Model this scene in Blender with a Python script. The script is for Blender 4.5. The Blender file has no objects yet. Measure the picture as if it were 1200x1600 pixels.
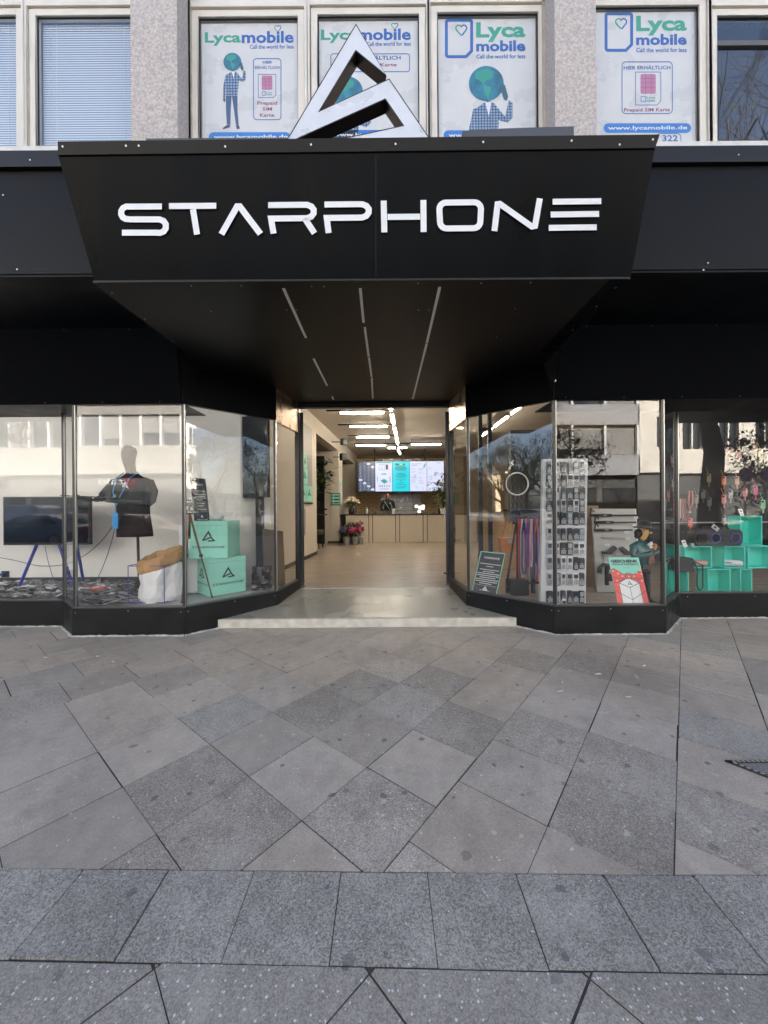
import bpy, bmesh, math, random
from mathutils import Vector, Matrix, noise
from math import radians as rad, sin, cos, pi
random.seed(7)
SC = bpy.context.scene
COL = SC.collection
# ---------------------------------------------------------------- camera
F, CX, CY, H, ROLL = 577.0, 604.0, 794.0, 1.5, rad(-0.4)
cam_data = bpy.data.cameras.new('camera')
cam = bpy.data.objects.new('camera', cam_data); COL.objects.link(cam)
cam_data.sensor_fit = 'VERTICAL'; cam_data.sensor_height = 24.0
cam_data.lens = F / 1600 * 24.0
cam_data.shift_x = -(CX - 600) / 1600; cam_data.shift_y = (CY - 800) / 1600
cam_data.clip_start = 0.05; cam_data.clip_end = 2000
cam.matrix_world = Matrix.Translation((0, 0, H)) @ Matrix.Rotation(rad(90), 4, 'X') @ Matrix.Rotation(ROLL, 4, 'Z')
SC.camera = cam
# ---------------------------------------------------------------- light
SUN_EL, SUN_AZ = 33.0, 14.0          # sun stands behind the shop; the street side is in shade
world = bpy.data.worlds.new('World'); SC.world = world; world.use_nodes = True
wn = world.node_tree.nodes; wl = world.node_tree.links
for n in list(wn): wn.remove(n)
sky = wn.new('ShaderNodeTexSky'); sky.sky_type = 'NISHITA'; sky.sun_disc = False
sky.sun_elevation = rad(SUN_EL); sky.sun_rotation = rad(SUN_AZ); sky.air_density = 0.8; sky.dust_density = 3.0; sky.ozone_density = 0.6
bg = wn.new('ShaderNodeBackground'); bg.inputs[1].default_value = 0.065
wo = wn.new('ShaderNodeOutputWorld')
wl.new(sky.outputs[0], bg.inputs[0]); wl.new(bg.outputs[0], wo.inputs[0])
sl = bpy.data.lights.new('sun', 'SUN'); sl.energy = 5.0; sl.angle = rad(0.5); sl.color = (1, .95, .87)
sun = bpy.data.objects.new('sun', sl); COL.objects.link(sun)
sd = Vector((sin(rad(SUN_AZ)) * cos(rad(SUN_EL)), cos(rad(SUN_AZ)) * cos(rad(SUN_EL)), sin(rad(SUN_EL))))
sun.rotation_euler = (-sd).to_track_quat('-Z', 'Y').to_euler(); sun.location = (0, 0, 30)
SC.view_settings.view_transform = 'Standard'; SC.view_settings.look = 'None'
SC.view_settings.exposure = 3.3; SC.view_settings.gamma = 1.0
SC.render.engine = 'CYCLES'
SC.cycles.max_bounces = 8; SC.cycles.transparent_max_bounces = 16; SC.cycles.diffuse_bounces = 4; SC.cycles.glossy_bounces = 4
SC.cycles.caustics_reflective = False; SC.cycles.caustics_refractive = False; SC.cycles.sample_clamp_indirect = 6
# ---------------------------------------------------------------- helpers
def at(px, py, d):
    u = (px - CX) / F; v = -(py - CY) / F
    x = u * cos(ROLL) - v * sin(ROLL); z = u * sin(ROLL) + v * cos(ROLL)
    return Vector((x * d, d, H + z * d))
def ground(px, py, z=0.0):
    p = at(px, py, 1.0); k = (z - H) / (p.z - H)
    return Vector((p.x * k, k, z))
def lin(c):
    return tuple(((v / 255 + .055) / 1.055) ** 2.4 if v > 10 else v / 255 / 12.92 for v in c)
MATS = {}
def mat(name, col, rough=.5, metal=0.0, var=0.0, vscale=6.0, bump=0.0, bscale=60.0, emit=0.0, spec=.5, ecol=None, coat=0.0, stretch=None, wavy=0.0):
    if name in MATS: return MATS[name]
    m = bpy.data.materials.new(name); m.use_nodes = True; nt = m.node_tree; b = nt.nodes['Principled BSDF']
    b.inputs['Base Color'].default_value = (*col, 1); b.inputs['Roughness'].default_value = rough
    b.inputs['Metallic'].default_value = metal; b.inputs['Specular IOR Level'].default_value = spec
    if coat: b.inputs['Coat Weight'].default_value = coat
    tc = nt.nodes.new('ShaderNodeTexCoord'); src = tc.outputs['Object']
    if stretch:
        mp = nt.nodes.new('ShaderNodeMapping'); mp.inputs['Scale'].default_value = stretch
        nt.links.new(src, mp.inputs[0]); src = mp.outputs[0]
    if var:
        nz = nt.nodes.new('ShaderNodeTexNoise'); nz.inputs['Scale'].default_value = vscale; nz.inputs['Detail'].default_value = 6
        nt.links.new(src, nz.inputs['Vector'])
        rp = nt.nodes.new('ShaderNodeMapRange'); rp.inputs[1].default_value = .3; rp.inputs[2].default_value = .7
        rp.inputs[3].default_value = 1 - var; rp.inputs[4].default_value = 1 + var
        nt.links.new(nz.outputs[0], rp.inputs[0])
        mx = nt.nodes.new('ShaderNodeVectorMath'); mx.operation = 'SCALE'; mx.inputs[0].default_value = col
        nt.links.new(rp.outputs[0], mx.inputs['Scale']); nt.links.new(mx.outputs[0], b.inputs['Base Color'])
        r2 = nt.nodes.new('ShaderNodeMapRange'); r2.inputs[1].default_value = .3; r2.inputs[2].default_value = .7
        r2.inputs[3].default_value = max(.02, rough - .08); r2.inputs[4].default_value = min(1, rough + .08)
        nt.links.new(nz.outputs[0], r2.inputs[0]); nt.links.new(r2.outputs[0], b.inputs['Roughness'])
    if bump:
        nb = nt.nodes.new('ShaderNodeTexNoise'); nb.inputs['Scale'].default_value = bscale; nb.inputs['Detail'].default_value = 4
        nt.links.new(src, nb.inputs['Vector'])
        bp = nt.nodes.new('ShaderNodeBump'); bp.inputs['Strength'].default_value = bump; bp.inputs['Distance'].default_value = .01
        nt.links.new(nb.outputs[0], bp.inputs['Height']); nt.links.new(bp.outputs[0], b.inputs['Normal'])
    if wavy:
        nb = nt.nodes.new('ShaderNodeTexNoise'); nb.inputs['Scale'].default_value = 1.6; nb.inputs['Detail'].default_value = 2; nt.links.new(src, nb.inputs['Vector'])
        bp = nt.nodes.new('ShaderNodeBump'); bp.inputs['Strength'].default_value = wavy; bp.inputs['Distance'].default_value = .03
        nt.links.new(nb.outputs[0], bp.inputs['Height']); nt.links.new(bp.outputs[0], b.inputs['Normal'])
    if emit:
        b.inputs['Emission Color'].default_value = (*(ecol or col), 1); b.inputs['Emission Strength'].default_value = emit
    MATS[name] = m; return m
def glass_mat(name, refl=.12, edge=.9, tint=(1, 1, 1), rough=0.0):
    if name in MATS: return MATS[name]
    m = bpy.data.materials.new(name); m.use_nodes = True; nt = m.node_tree
    for n in list(nt.nodes): nt.nodes.remove(n)
    o = nt.nodes.new('ShaderNodeOutputMaterial'); mx = nt.nodes.new('ShaderNodeMixShader')
    t = nt.nodes.new('ShaderNodeBsdfTransparent'); t.inputs[0].default_value = (*tint, 1)
    g = nt.nodes.new('ShaderNodeBsdfGlossy'); g.inputs['Roughness'].default_value = rough
    lw = nt.nodes.new('ShaderNodeLayerWeight'); lw.inputs[0].default_value = .5
    pw = nt.nodes.new('ShaderNodeMath'); pw.operation = 'POWER'; pw.inputs[1].default_value = 4
    mr = nt.nodes.new('ShaderNodeMapRange'); mr.inputs[3].default_value = refl; mr.inputs[4].default_value = edge
    wz = nt.nodes.new('ShaderNodeTexNoise'); wz.inputs['Scale'].default_value = 1.3; wz.inputs['Detail'].default_value = 1
    wg = nt.nodes.new('ShaderNodeNewGeometry'); nt.links.new(wg.outputs['Position'], wz.inputs['Vector'])
    wb = nt.nodes.new('ShaderNodeBump'); wb.inputs['Strength'].default_value = .35; wb.inputs['Distance'].default_value = .0006
    nt.links.new(wz.outputs[0], wb.inputs['Height']); nt.links.new(wb.outputs[0], g.inputs['Normal'])
    nt.links.new(lw.outputs['Facing'], pw.inputs[0]); nt.links.new(pw.outputs[0], mr.inputs[0])
    nt.links.new(mr.outputs[0], mx.inputs[0]); nt.links.new(t.outputs[0], mx.inputs[1]); nt.links.new(g.outputs[0], mx.inputs[2])
    nt.links.new(mx.outputs[0], o.inputs[0]); MATS[name] = m; return m
def tag(o, label=None, cat=None, group=None, kind=None):
    if label: o['label'] = label
    if cat: o['category'] = cat
    if group: o['group'] = group
    if kind: o['kind'] = kind
    return o
def thing(name, label, cat, loc=(0, 0, 0), rotz=0.0, group=None):
    o = bpy.data.objects.new(name, None); COL.objects.link(o); o.empty_display_size = .1
    o.location = loc; o.rotation_euler = (0, 0, rotz); return tag(o, label, cat, group)
def wmat(o):
    m = o.matrix_basis.copy()
    while o.parent: o = o.parent; m = o.matrix_basis @ m
    return m
_txt = {}
def text_geo(s, bold):
    k = (s, bold)
    if k in _txt: return _txt[k]
    cu = bpy.data.curves.new('t', 'FONT'); cu.body = s; cu.offset = bold; cu.resolution_u = 2; cu.size = 1
    ob = bpy.data.objects.new('t', cu); COL.objects.link(ob)
    dg = bpy.context.evaluated_depsgraph_get(); dg.update()
    me = bpy.data.meshes.new_from_object(ob.evaluated_get(dg))
    vs = [(v.co.x, v.co.y) for v in me.vertices]; fs = [tuple(p.vertices) for p in me.polygons]
    bpy.data.objects.remove(ob); bpy.data.meshes.remove(me); bpy.data.curves.remove(cu)
    x0 = min(v[0] for v in vs); x1 = max(v[0] for v in vs); y0 = min(v[1] for v in vs); y1 = max(v[1] for v in vs)
    vs = [((x - x0) / (x1 - x0), (y - y0) / (y1 - y0)) for x, y in vs]
    _txt[k] = (vs, fs, (x1 - x0) / (y1 - y0)); return _txt[k]
class MB:
    def __init__(s, T=None): s.v = []; s.f = []; s.m = []; s.T = T or Matrix.Identity(4)
    def add(s, vs, fs, m=0):
        n = len(s.v); T = s.T
        s.v += [T @ Vector(p) for p in vs]; s.f += [tuple(n + i for i in f) for f in fs]; s.m += [m] * len(fs); return s
    def box(s, x0, x1, y0, y1, z0, z1, m=0):
        vs = [(x, y, z) for z in (z0, z1) for y in (y0, y1) for x in (x0, x1)]
        return s.add(vs, [(0, 2, 3, 1), (4, 5, 7, 6), (0, 1, 5, 4), (2, 6, 7, 3), (0, 4, 6, 2), (1, 3, 7, 5)], m)
    def cbox(s, c, sx, sy, sz, m=0):
        return s.box(c[0] - sx / 2, c[0] + sx / 2, c[1] - sy / 2, c[1] + sy / 2, c[2] - sz / 2, c[2] + sz / 2, m)
    def prism(s, pts, a, b, axis='z', m=0):
        n = len(pts)
        if axis == 'z': vs = [(p[0], p[1], a) for p in pts] + [(p[0], p[1], b) for p in pts]
        else: vs = [(p[0], a, p[1]) for p in pts] + [(p[0], b, p[1]) for p in pts]
        fs = [tuple(range(n))[::-1], tuple(range(n, 2 * n))] + [(i, (i + 1) % n, n + (i + 1) % n, n + i) for i in range(n)]
        return s.add(vs, fs, m)
    def quad(s, a, b, c, d, m=0): return s.add([a, b, c, d], [(0, 1, 2, 3)], m)
    def poly(s, pts, y, m=0): return s.add([(p[0], y, p[1]) for p in pts], [tuple(range(len(pts)))], m)
    def tube(s, pts, r, n=8, m=0, closed=False):
        pts = [Vector(p) for p in pts]; k = len(pts); rs = r if isinstance(r, (list, tuple)) else [r] * k
        vs = []; ref = None
        for i, p in enumerate(pts):
            if closed: d = pts[(i + 1) % k] - pts[i - 1]
            else: d = pts[min(i + 1, k - 1)] - pts[max(i - 1, 0)]
            d = d.normalized() if d.length > 1e-9 else Vector((0, 0, 1))
            if ref is None: ref = d.cross(Vector((0, 0, 1))) if abs(d.z) < .9 else d.cross(Vector((1, 0, 0)))
            a = (ref - d * ref.dot(d))
            if a.length < 1e-6: a = d.orthogonal()
            a.normalize(); b = d.cross(a); ref = a
            vs += [p + (a * cos(2 * pi * j / n) + b * sin(2 * pi * j / n)) * rs[i] for j in range(n)]
        fs = []
        for i in range(k if closed else k - 1):
            i2 = (i + 1) % k
            fs += [(i * n + j, i * n + (j + 1) % n, i2 * n + (j + 1) % n, i2 * n + j) for j in range(n)]
        if not closed: fs += [tuple(range(n))[::-1], tuple((k - 1) * n + j for j in range(n))]
        return s.add(vs, fs, m)
    def lathe(s, prof, n=20, c=(0, 0, 0), m=0):
        vs = [(c[0] + r * cos(2 * pi * j / n), c[1] + r * sin(2 * pi * j / n), c[2] + z) for r, z in prof for j in range(n)]
        fs = [(i * n + j, i * n + (j + 1) % n, (i + 1) * n + (j + 1) % n, (i + 1) * n + j) for i in range(len(prof) - 1) for j in range(n)]
        fs += [tuple(range(n))[::-1], tuple((len(prof) - 1) * n + j for j in range(n))]
        return s.add(vs, fs, m)
    def ball(s, c, rx, ry=None, rz=None, n=10, k=7, m=0):
        ry = ry or rx; rz = rz or rx; vs = [(c[0], c[1], c[2] - rz)]
        for i in range(1, k):
            a = pi * i / k - pi / 2
            vs += [(c[0] + rx * cos(a) * cos(2 * pi * j / n), c[1] + ry * cos(a) * sin(2 * pi * j / n), c[2] + rz * sin(a)) for j in range(n)]
        vs.append((c[0], c[1], c[2] + rz)); L = len(vs) - 1
        fs = [(0, 1 + (j + 1) % n, 1 + j) for j in range(n)]
        for i in range(k - 2):
            fs += [(1 + i * n + j, 1 + i * n + (j + 1) % n, 1 + (i + 1) * n + (j + 1) % n, 1 + (i + 1) * n + j) for j in range(n)]
        fs += [(L, 1 + (k - 2) * n + j, 1 + (k - 2) * n + (j + 1) % n) for j in range(n)]
        return s.add(vs, fs, m)
    def text(s, t, x0, x1, z0, z1, y, m=0, bold=.015, ext=0):
        vs, fs, asp = text_geo(t, bold)
        if z1 is None: z1 = z0 + (x1 - x0) / asp
        P = [(x0 + (x1 - x0) * a, z0 + (z1 - z0) * b) for a, b in vs]
        s.add([(a, y, b) for a, b in P], fs, m)
        if ext:
            n = len(P); ed = {}
            for f in fs:
                for i in range(len(f)):
                    e = (f[i], f[(i + 1) % len(f)]); ed[e] = 1
            sides = [e for e in ed if (e[1], e[0]) not in ed]
            s.add([(a, y, b) for a, b in P] + [(a, y + ext, b) for a, b in P], [(b, a, a + n, b + n) for a, b in sides], m)
        return s
    def stroke(s, pts, w, y0, y1, m=0, closed=False):
        """mitred ribbon in the xz plane between depths y0 and y1"""
        P = [Vector(p) for p in pts]; k = len(P); L = []; R = []
        for i in range(k):
            pr = P[i - 1] if (i > 0 or closed) else None; nx = P[(i + 1) % k] if (i < k - 1 or closed) else None
            d1 = (P[i] - pr).normalized() if pr is not None else None; d2 = (nx - P[i]).normalized() if nx is not None else None
            if d1 is None: d1 = d2
            if d2 is None: d2 = d1
            n1 = Vector((-d1.y, d1.x)); n2 = Vector((-d2.y, d2.x)); b = n1 + n2
            b = b / max(.25, b.dot(n1)) if b.length > 1e-6 else n1
            L.append(P[i] + b * w / 2); R.append(P[i] - b * w / 2)
        for i in range(k if closed else k - 1):
            j = (i + 1) % k; q = [R[i], R[j], L[j], L[i]]
            vs = [(a.x, y0, a.y) for a in q] + [(a.x, y1, a.y) for a in q]
            s.add(vs, [(0, 1, 2, 3), (7, 6, 5, 4), (0, 4, 5, 1), (2, 6, 7, 3), (1, 5, 6, 2), (3, 7, 4, 0)], m)
        return s
    def build(s, name, mats, parent=None, smooth=False, bevel=0.0, origin=None, seg=2):
        if not isinstance(mats, (list, tuple)): mats = [mats]
        me = bpy.data.meshes.new(name); V = s.v; loc = None
        if parent is not None:
            inv = wmat(parent).inverted(); V = [inv @ p for p in V]
        else:
            if origin is None:
                xs = [p.x for p in V]; ys = [p.y for p in V]
                origin = Vector(((min(xs) + max(xs)) / 2, (min(ys) + max(ys)) / 2, min(p.z for p in V)))
            loc = Vector(origin); V = [p - loc for p in V]
        me.from_pydata([tuple(p) for p in V], [], s.f)
        for m in mats: me.materials.append(m)
        me.polygons.foreach_set('material_index', s.m)
        if bevel:
            bm = bmesh.new(); bm.from_mesh(me); bmesh.ops.remove_doubles(bm, verts=bm.verts, dist=1e-6)
            ed = [e for e in bm.edges if len(e.link_faces) == 2 and e.calc_face_angle(0) > .5]
            bmesh.ops.bevel(bm, geom=ed, offset=bevel, segments=seg, affect='EDGES', profile=.6, clamp_overlap=True)
            bm.to_mesh(me); bm.free()
        if smooth:
            for p in me.polygons: p.use_smooth = True
        me.update()
        o = bpy.data.objects.new(name, me); COL.objects.link(o)
        if parent is not None: o.parent = parent
        else: o.location = loc
        return o
def smooth_angle(o, a=40):
    for p in o.data.polygons: p.use_smooth = True
    bm = bmesh.new(); bm.from_mesh(o.data)
    for e in bm.edges:
        if len(e.link_faces) == 2 and e.calc_face_angle(0) > rad(a): e.smooth = False
    bm.to_mesh(o.data); bm.free(); return o
def copy_tree(o, parent=None):
    c = o.copy(); COL.objects.link(c)
    if parent is not None: c.parent = parent
    for ch in [x for x in o.children]: copy_tree(ch, c)
    return c
def skin(name, nodes, edges, radii, material, parent=None, sub=2, origin=None):
    """one continuous surface grown from joints"""
    me = bpy.data.meshes.new(name); me.from_pydata([tuple(n) for n in nodes], edges, []); me.update()
    ob = bpy.data.objects.new(name, me); COL.objects.link(ob)
    sm = ob.modifiers.new('s', 'SKIN'); sm.use_smooth_shade = True
    for i, r in enumerate(radii):
        r = r if isinstance(r, tuple) else (r, r); me.skin_vertices[0].data[i].radius = r
    me.skin_vertices[0].data[0].use_root = True
    if sub: ss = ob.modifiers.new('u', 'SUBSURF'); ss.levels = sub; ss.render_levels = sub
    dg = bpy.context.evaluated_depsgraph_get(); dg.update()
    m2 = bpy.data.meshes.new_from_object(ob.evaluated_get(dg)); bpy.data.objects.remove(ob)
    mb = MB(); mb.v = [v.co.copy() for v in m2.vertices]; mb.f = [tuple(p.vertices) for p in m2.polygons]; mb.m = [0] * len(mb.f)
    return mb.build(name, material, parent, smooth=True, origin=origin)
def unitT(bl, br, tl):
    bl, br, tl = Vector(bl), Vector(br), Vector(tl); ex = br - bl; ez = tl - bl; ey = ez.cross(ex).normalized()
    return Matrix(((ex.x, ey.x, ez.x, bl.x), (ex.y, ey.y, ez.y, bl.y), (ex.z, ey.z, ez.z, bl.z), (0, 0, 0, 1)))
def planT(p, q, z=0):
    """local x runs p->q on plan, local y points into the shop, z up; metric"""
    p, q = Vector((p[0], p[1], 0)), Vector((q[0], q[1], 0)); e = (q - p).normalized()
    return Matrix(((e.x, -e.y, 0, p.x), (e.y, e.x, 0, p.y), (0, 0, 1, z), (0, 0, 0, 1)))
def arc(cx, cz, r, a0, a1, n=6):
    return [(cx + r * cos(rad(a0 + (a1 - a0) * i / n)), cz + r * sin(rad(a0 + (a1 - a0) * i / n))) for i in range(n + 1)]
def rrect(x0, x1, z0, z1, r, n=4):
    return arc(x1 - r, z1 - r, r, 0, 90, n) + arc(x0 + r, z1 - r, r, 90, 180, n) + arc(x0 + r, z0 + r, r, 180, 270, n) + arc(x1 - r, z0 + r, r, 270, 360, n)
# ---------------------------------------------------------------- materials
BLK = mat('black_panel', (.003, .0034, .0042), .36, var=.2, vscale=2.2, spec=.09, wavy=.3)
BLKM = mat('black_matt', (.008, .0085, .009), .5, var=.2, vscale=3, spec=.3)
BLKP = mat('black_plastic', (.012, .012, .013), .35)
STEEL = mat('brushed_steel', (.42, .42, .41), .3, 1.0)
DSTEEL = mat('dark_anodised', (.05, .05, .052), .35, .6)
SCREW = mat('screw_steel', (.5, .5, .5), .4, .8)
GL = glass_mat('shop_glass', .085, .85)
GLS = glass_mat('splay_glass', .13, .85)
GLU = glass_mat('upper_glass', .16, .9)
WHITE = mat('white_paint', (.8, .8, .79), .5, var=.03)
CREAM = mat('cream_wall', (.62, .56, .47), .65, var=.04, vscale=2, bump=.05, bscale=120)
# pavement
def pave_mat():
    m = bpy.data.materials.new('paving_slab'); m.use_nodes = True; nt = m.node_tree; b = nt.nodes['Principled BSDF']
    N = nt.nodes.new; L = nt.links.new
    at_ = N('ShaderNodeAttribute'); at_.attribute_name = 'tone'; sp = N('ShaderNodeSeparateColor'); L(at_.outputs['Color'], sp.inputs[0])
    geo = N('ShaderNodeNewGeometry'); pos = geo.outputs['Position']
    def nz(scale, detail=6, rough=.6):
        n = N('ShaderNodeTexNoise'); n.inputs['Scale'].default_value = scale; n.inputs['Detail'].default_value = detail
        n.inputs['Roughness'].default_value = rough; L(pos, n.inputs['Vector']); return n
    def rng(src, a, b_, c, d):
        r = N('ShaderNodeMapRange'); r.inputs[1].default_value = a; r.inputs[2].default_value = b_; r.inputs[3].default_value = c; r.inputs[4].default_value = d
        L(src, r.inputs[0]); return r.outputs[0]
    def mth(op, a, c=None, v=None):
        n = N('ShaderNodeMath'); n.operation = op; L(a, n.inputs[0])
        if c is not None: L(c, n.inputs[1])
        elif v is not None: n.inputs[1].default_value = v
        return n.outputs[0]
    def mix(f, a, c, ca=None, cb=None):
        n = N('ShaderNodeMix'); n.data_type = 'RGBA'; L(f, n.inputs[0])
        if a is not None: L(a, n.inputs[6])
        else: n.inputs[6].default_value = (*ca, 1)
        if c is not None: L(c, n.inputs[7])
        else: n.inputs[7].default_value = (*cb, 1)
        return n.outputs[2]
    tint = mix(sp.outputs[2], None, None, (.50, .42, .335), (.318, .305, .28))
    # aggregate grains
    def grains(scale, lo, hi):
        v = N('ShaderNodeTexVoronoi'); v.voronoi_dimensions = '2D'; v.inputs['Scale'].default_value = scale; L(pos, v.inputs['Vector'])
        s2 = N('ShaderNodeSeparateColor'); L(v.outputs['Color'], s2.inputs[0])
        return rng(s2.outputs[0], 0, 1, lo, hi), v
    g1, v1 = grains(210, .45, 1.6)
    g0, v0 = grains(420, .82, 1.16)
    fine = N('ShaderNodeMix'); L(sp.outputs[1], fine.inputs[0]); L(g0, fine.inputs[2]); L(g1, fine.inputs[3])
    big = rng(nz(1.1).outputs[0], .3, .7, .8, 1.2)
    mid = rng(nz(9).outputs[0], .3, .7, .9, 1.1)
    k = mth('MULTIPLY', mth('MULTIPLY', mth('MULTIPLY', fine.outputs[0], big), mid), sp.outputs[0])
    sc = N('ShaderNodeVectorMath'); sc.operation = 'SCALE'; L(tint, sc.inputs[0]); L(k, sc.inputs['Scale']); col = sc.outputs[0]
    # bright quartz specks (alpha carries their amount)
    vs = N('ShaderNodeTexVoronoi'); vs.voronoi_dimensions = '2D'; vs.inputs['Scale'].default_value = 75; L(pos, vs.inputs['Vector'])
    s3 = N('ShaderNodeSeparateColor'); L(vs.outputs['Color'], s3.inputs[0])
    near = mth('LESS_THAN', vs.outputs['Distance'], rng(s3.outputs[2], 0, 1, .08, .34))
    pick = mth('LESS_THAN', s3.outputs[1], at_.outputs['Alpha'])
    spk = mth('MULTIPLY', near, pick); spk = mth('MULTIPLY', spk, v=.75)
    col = mix(spk, col, None, cb=(.7, .71, .73))
    # chewing gum spots, dark and pale, with an irregular outline
    wob = nz(45, 2); wv = N('ShaderNodeVectorMath'); wv.operation = 'SCALE'; L(wob.outputs['Color'], wv.inputs[0]); wv.inputs['Scale'].default_value = .035
    pv = N('ShaderNodeVectorMath'); pv.operation = 'ADD'; L(pos, pv.inputs[0]); L(wv.outputs[0], pv.inputs[1])
    for scale, rmax, p, c, st in ((4.2, .075, .3, (.09, .09, .095), .7), (5.3, .08, .13, (.5, .48, .44), .6), (2.6, .065, .35, (.13, .13, .13), .6), (11.0, .08, .05, (.6, .58, .54), .7)):
        g = N('ShaderNodeTexVoronoi'); g.voronoi_dimensions = '2D'; g.inputs['Scale'].default_value = scale; L(pv.outputs[0], g.inputs['Vector'])
        gs = N('ShaderNodeSeparateColor'); L(g.outputs['Color'], gs.inputs[0])
        rr = rng(gs.outputs[0], 0, 1, rmax * .45, rmax)
        a = mth('LESS_THAN', g.outputs['Distance'], rr); bb = mth('LESS_THAN', gs.outputs[1], v=p)
        f = mth('MULTIPLY', mth('MULTIPLY', a, bb), v=st); col = mix(f, col, None, cb=c)
    # worn pale streaks and damp stains
    st = rng(nz(2.3, 8, .7).outputs[0], .52, .72, 0, .5); col = mix(st, col, None, cb=(.46, .43, .39))
    st2 = rng(nz(3.7, 8, .75).outputs[0], .55, .75, 0, .5); col = mix(st2, col, None, cb=(.15, .135, .115))
    px = N('ShaderNodeSeparateXYZ'); L(pos, px.inputs[0]); dn = mth('MULTIPLY', rng(px.outputs[1], 3.7, 4.7, 0, 1), rng(nz(5, 8, .7).outputs[0], .4, .65, .1, .75)); col = mix(dn, col, None, cb=(.52, .49, .44))
    L(col, b.inputs['Base Color'])
    L(rng(nz(20).outputs[0], .3, .7, .55, .8), b.inputs['Roughness'])
    bp = N('ShaderNodeBump'); bp.inputs['Strength'].default_value = .5; bp.inputs['Distance'].default_value = .002
    hh = mth('MULTIPLY', g1, sp.outputs[1]); hh = mth('ADD', hh, nz(60).outputs[0]); L(hh, bp.inputs['Height']); L(bp.outputs[0], b.inputs['Normal'])
    return m
PAVE = pave_mat()
MORTAR = mat('joint_dirt', (.05, .046, .04), .95, var=.4, vscale=14, bump=.4, bscale=90)
ASPH = mat('asphalt', (.055, .056, .058), .85, var=.2, vscale=3, bump=.3, bscale=150)
# ---------------------------------------------------------------- pavement
def clip(poly, a, b):
    """keep the side left of a->b"""
    out = []; n = len(poly)
    f = lambda p: (b[0] - a[0]) * (p[1] - a[1]) - (b[1] - a[1]) * (p[0] - a[0])
    for i in range(n):
        p, q = poly[i], poly[(i + 1) % n]; fp, fq = f(p), f(q)
        if fp >= 0: out.append(p)
        if (fp >= 0) != (fq >= 0):
            t = fp / (fp - fq); out.append((p[0] + (q[0] - p[0]) * t, p[1] + (q[1] - p[1]) * t))
    return out
def inset(poly, d):
    n = len(poly); c = poly
    for i in range(n):
        a, b = poly[i], poly[(i + 1) % n]; l = math.hypot(b[0] - a[0], b[1] - a[1])
        if l < 1e-6: continue
        nx, ny = -(b[1] - a[1]) / l, (b[0] - a[0]) / l
        c = clip(c, (a[0] + nx * d, a[1] + ny * d), (b[0] + nx * d, b[1] + ny * d))
        if len(c) < 3: return []
    return c
mb = MB(); tones = []
def slab(poly, tone):
    if len(poly) < 3: return
    p = inset(poly, random.uniform(.001, .0048) ** 1 * (1.0 if random.random() < .8 else 1.5))
    if len(p) < 3: return
    if random.random() < .3:
        k = random.randrange(len(p)); a_, b_, c_ = p[k - 1], p[k], p[(k + 1) % len(p)]; w = random.uniform(.006, .02); f1 = w / max(.05, math.hypot(a_[0] - b_[0], a_[1] - b_[1])); f2 = random.uniform(.4, 1) * w / max(.05, math.hypot(c_[0] - b_[0], c_[1] - b_[1]))
        p = p[:k] + [(b_[0] + (a_[0] - b_[0]) * f1, b_[1] + (a_[1] - b_[1]) * f1), (b_[0] + (c_[0] - b_[0]) * f2, b_[1] + (c_[1] - b_[1]) * f2)] + p[k + 1:]
    # drop duplicate points
    q = [p[0]]
    for a in p[1:]:
        if math.hypot(a[0] - q[-1][0], a[1] - q[-1][1]) > .004: q.append(a)
    if len(q) < 3: return
    cx = sum(a[0] for a in q) / len(q); cy = sum(a[1] for a in q) / len(q)
    tx, ty, dz = random.gauss(0, .0022), random.gauss(0, .0022), random.gauss(0, .0008)
    top = [(a[0], a[1], dz + tx * (a[0] - cx) + ty * (a[1] - cy)) for a in q]; n = len(q)
    ins = inset(q, .003); 
    before = len(mb.f)
    mb.add(top + [(a[0], a[1], -.02) for a in q], [tuple(range(n))] + [(i + n, (i + 1) % n + n, (i + 1) % n, i) for i in range(n)], 0)
    tones.extend([tone] * (len(mb.f) - before))
L1a, L1b = ground(0, 1357), ground(1200, 1368)
L2a, L2b = ground(0, 1499), ground(1200, 1523)
def ext(a, b):
    d = (b - a).normalized(); return (a - d * 14), (b + d * 14)
L1a, L1b = ext(L1a, L1b); L2a, L2b = ext(L2a, L2b)
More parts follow.
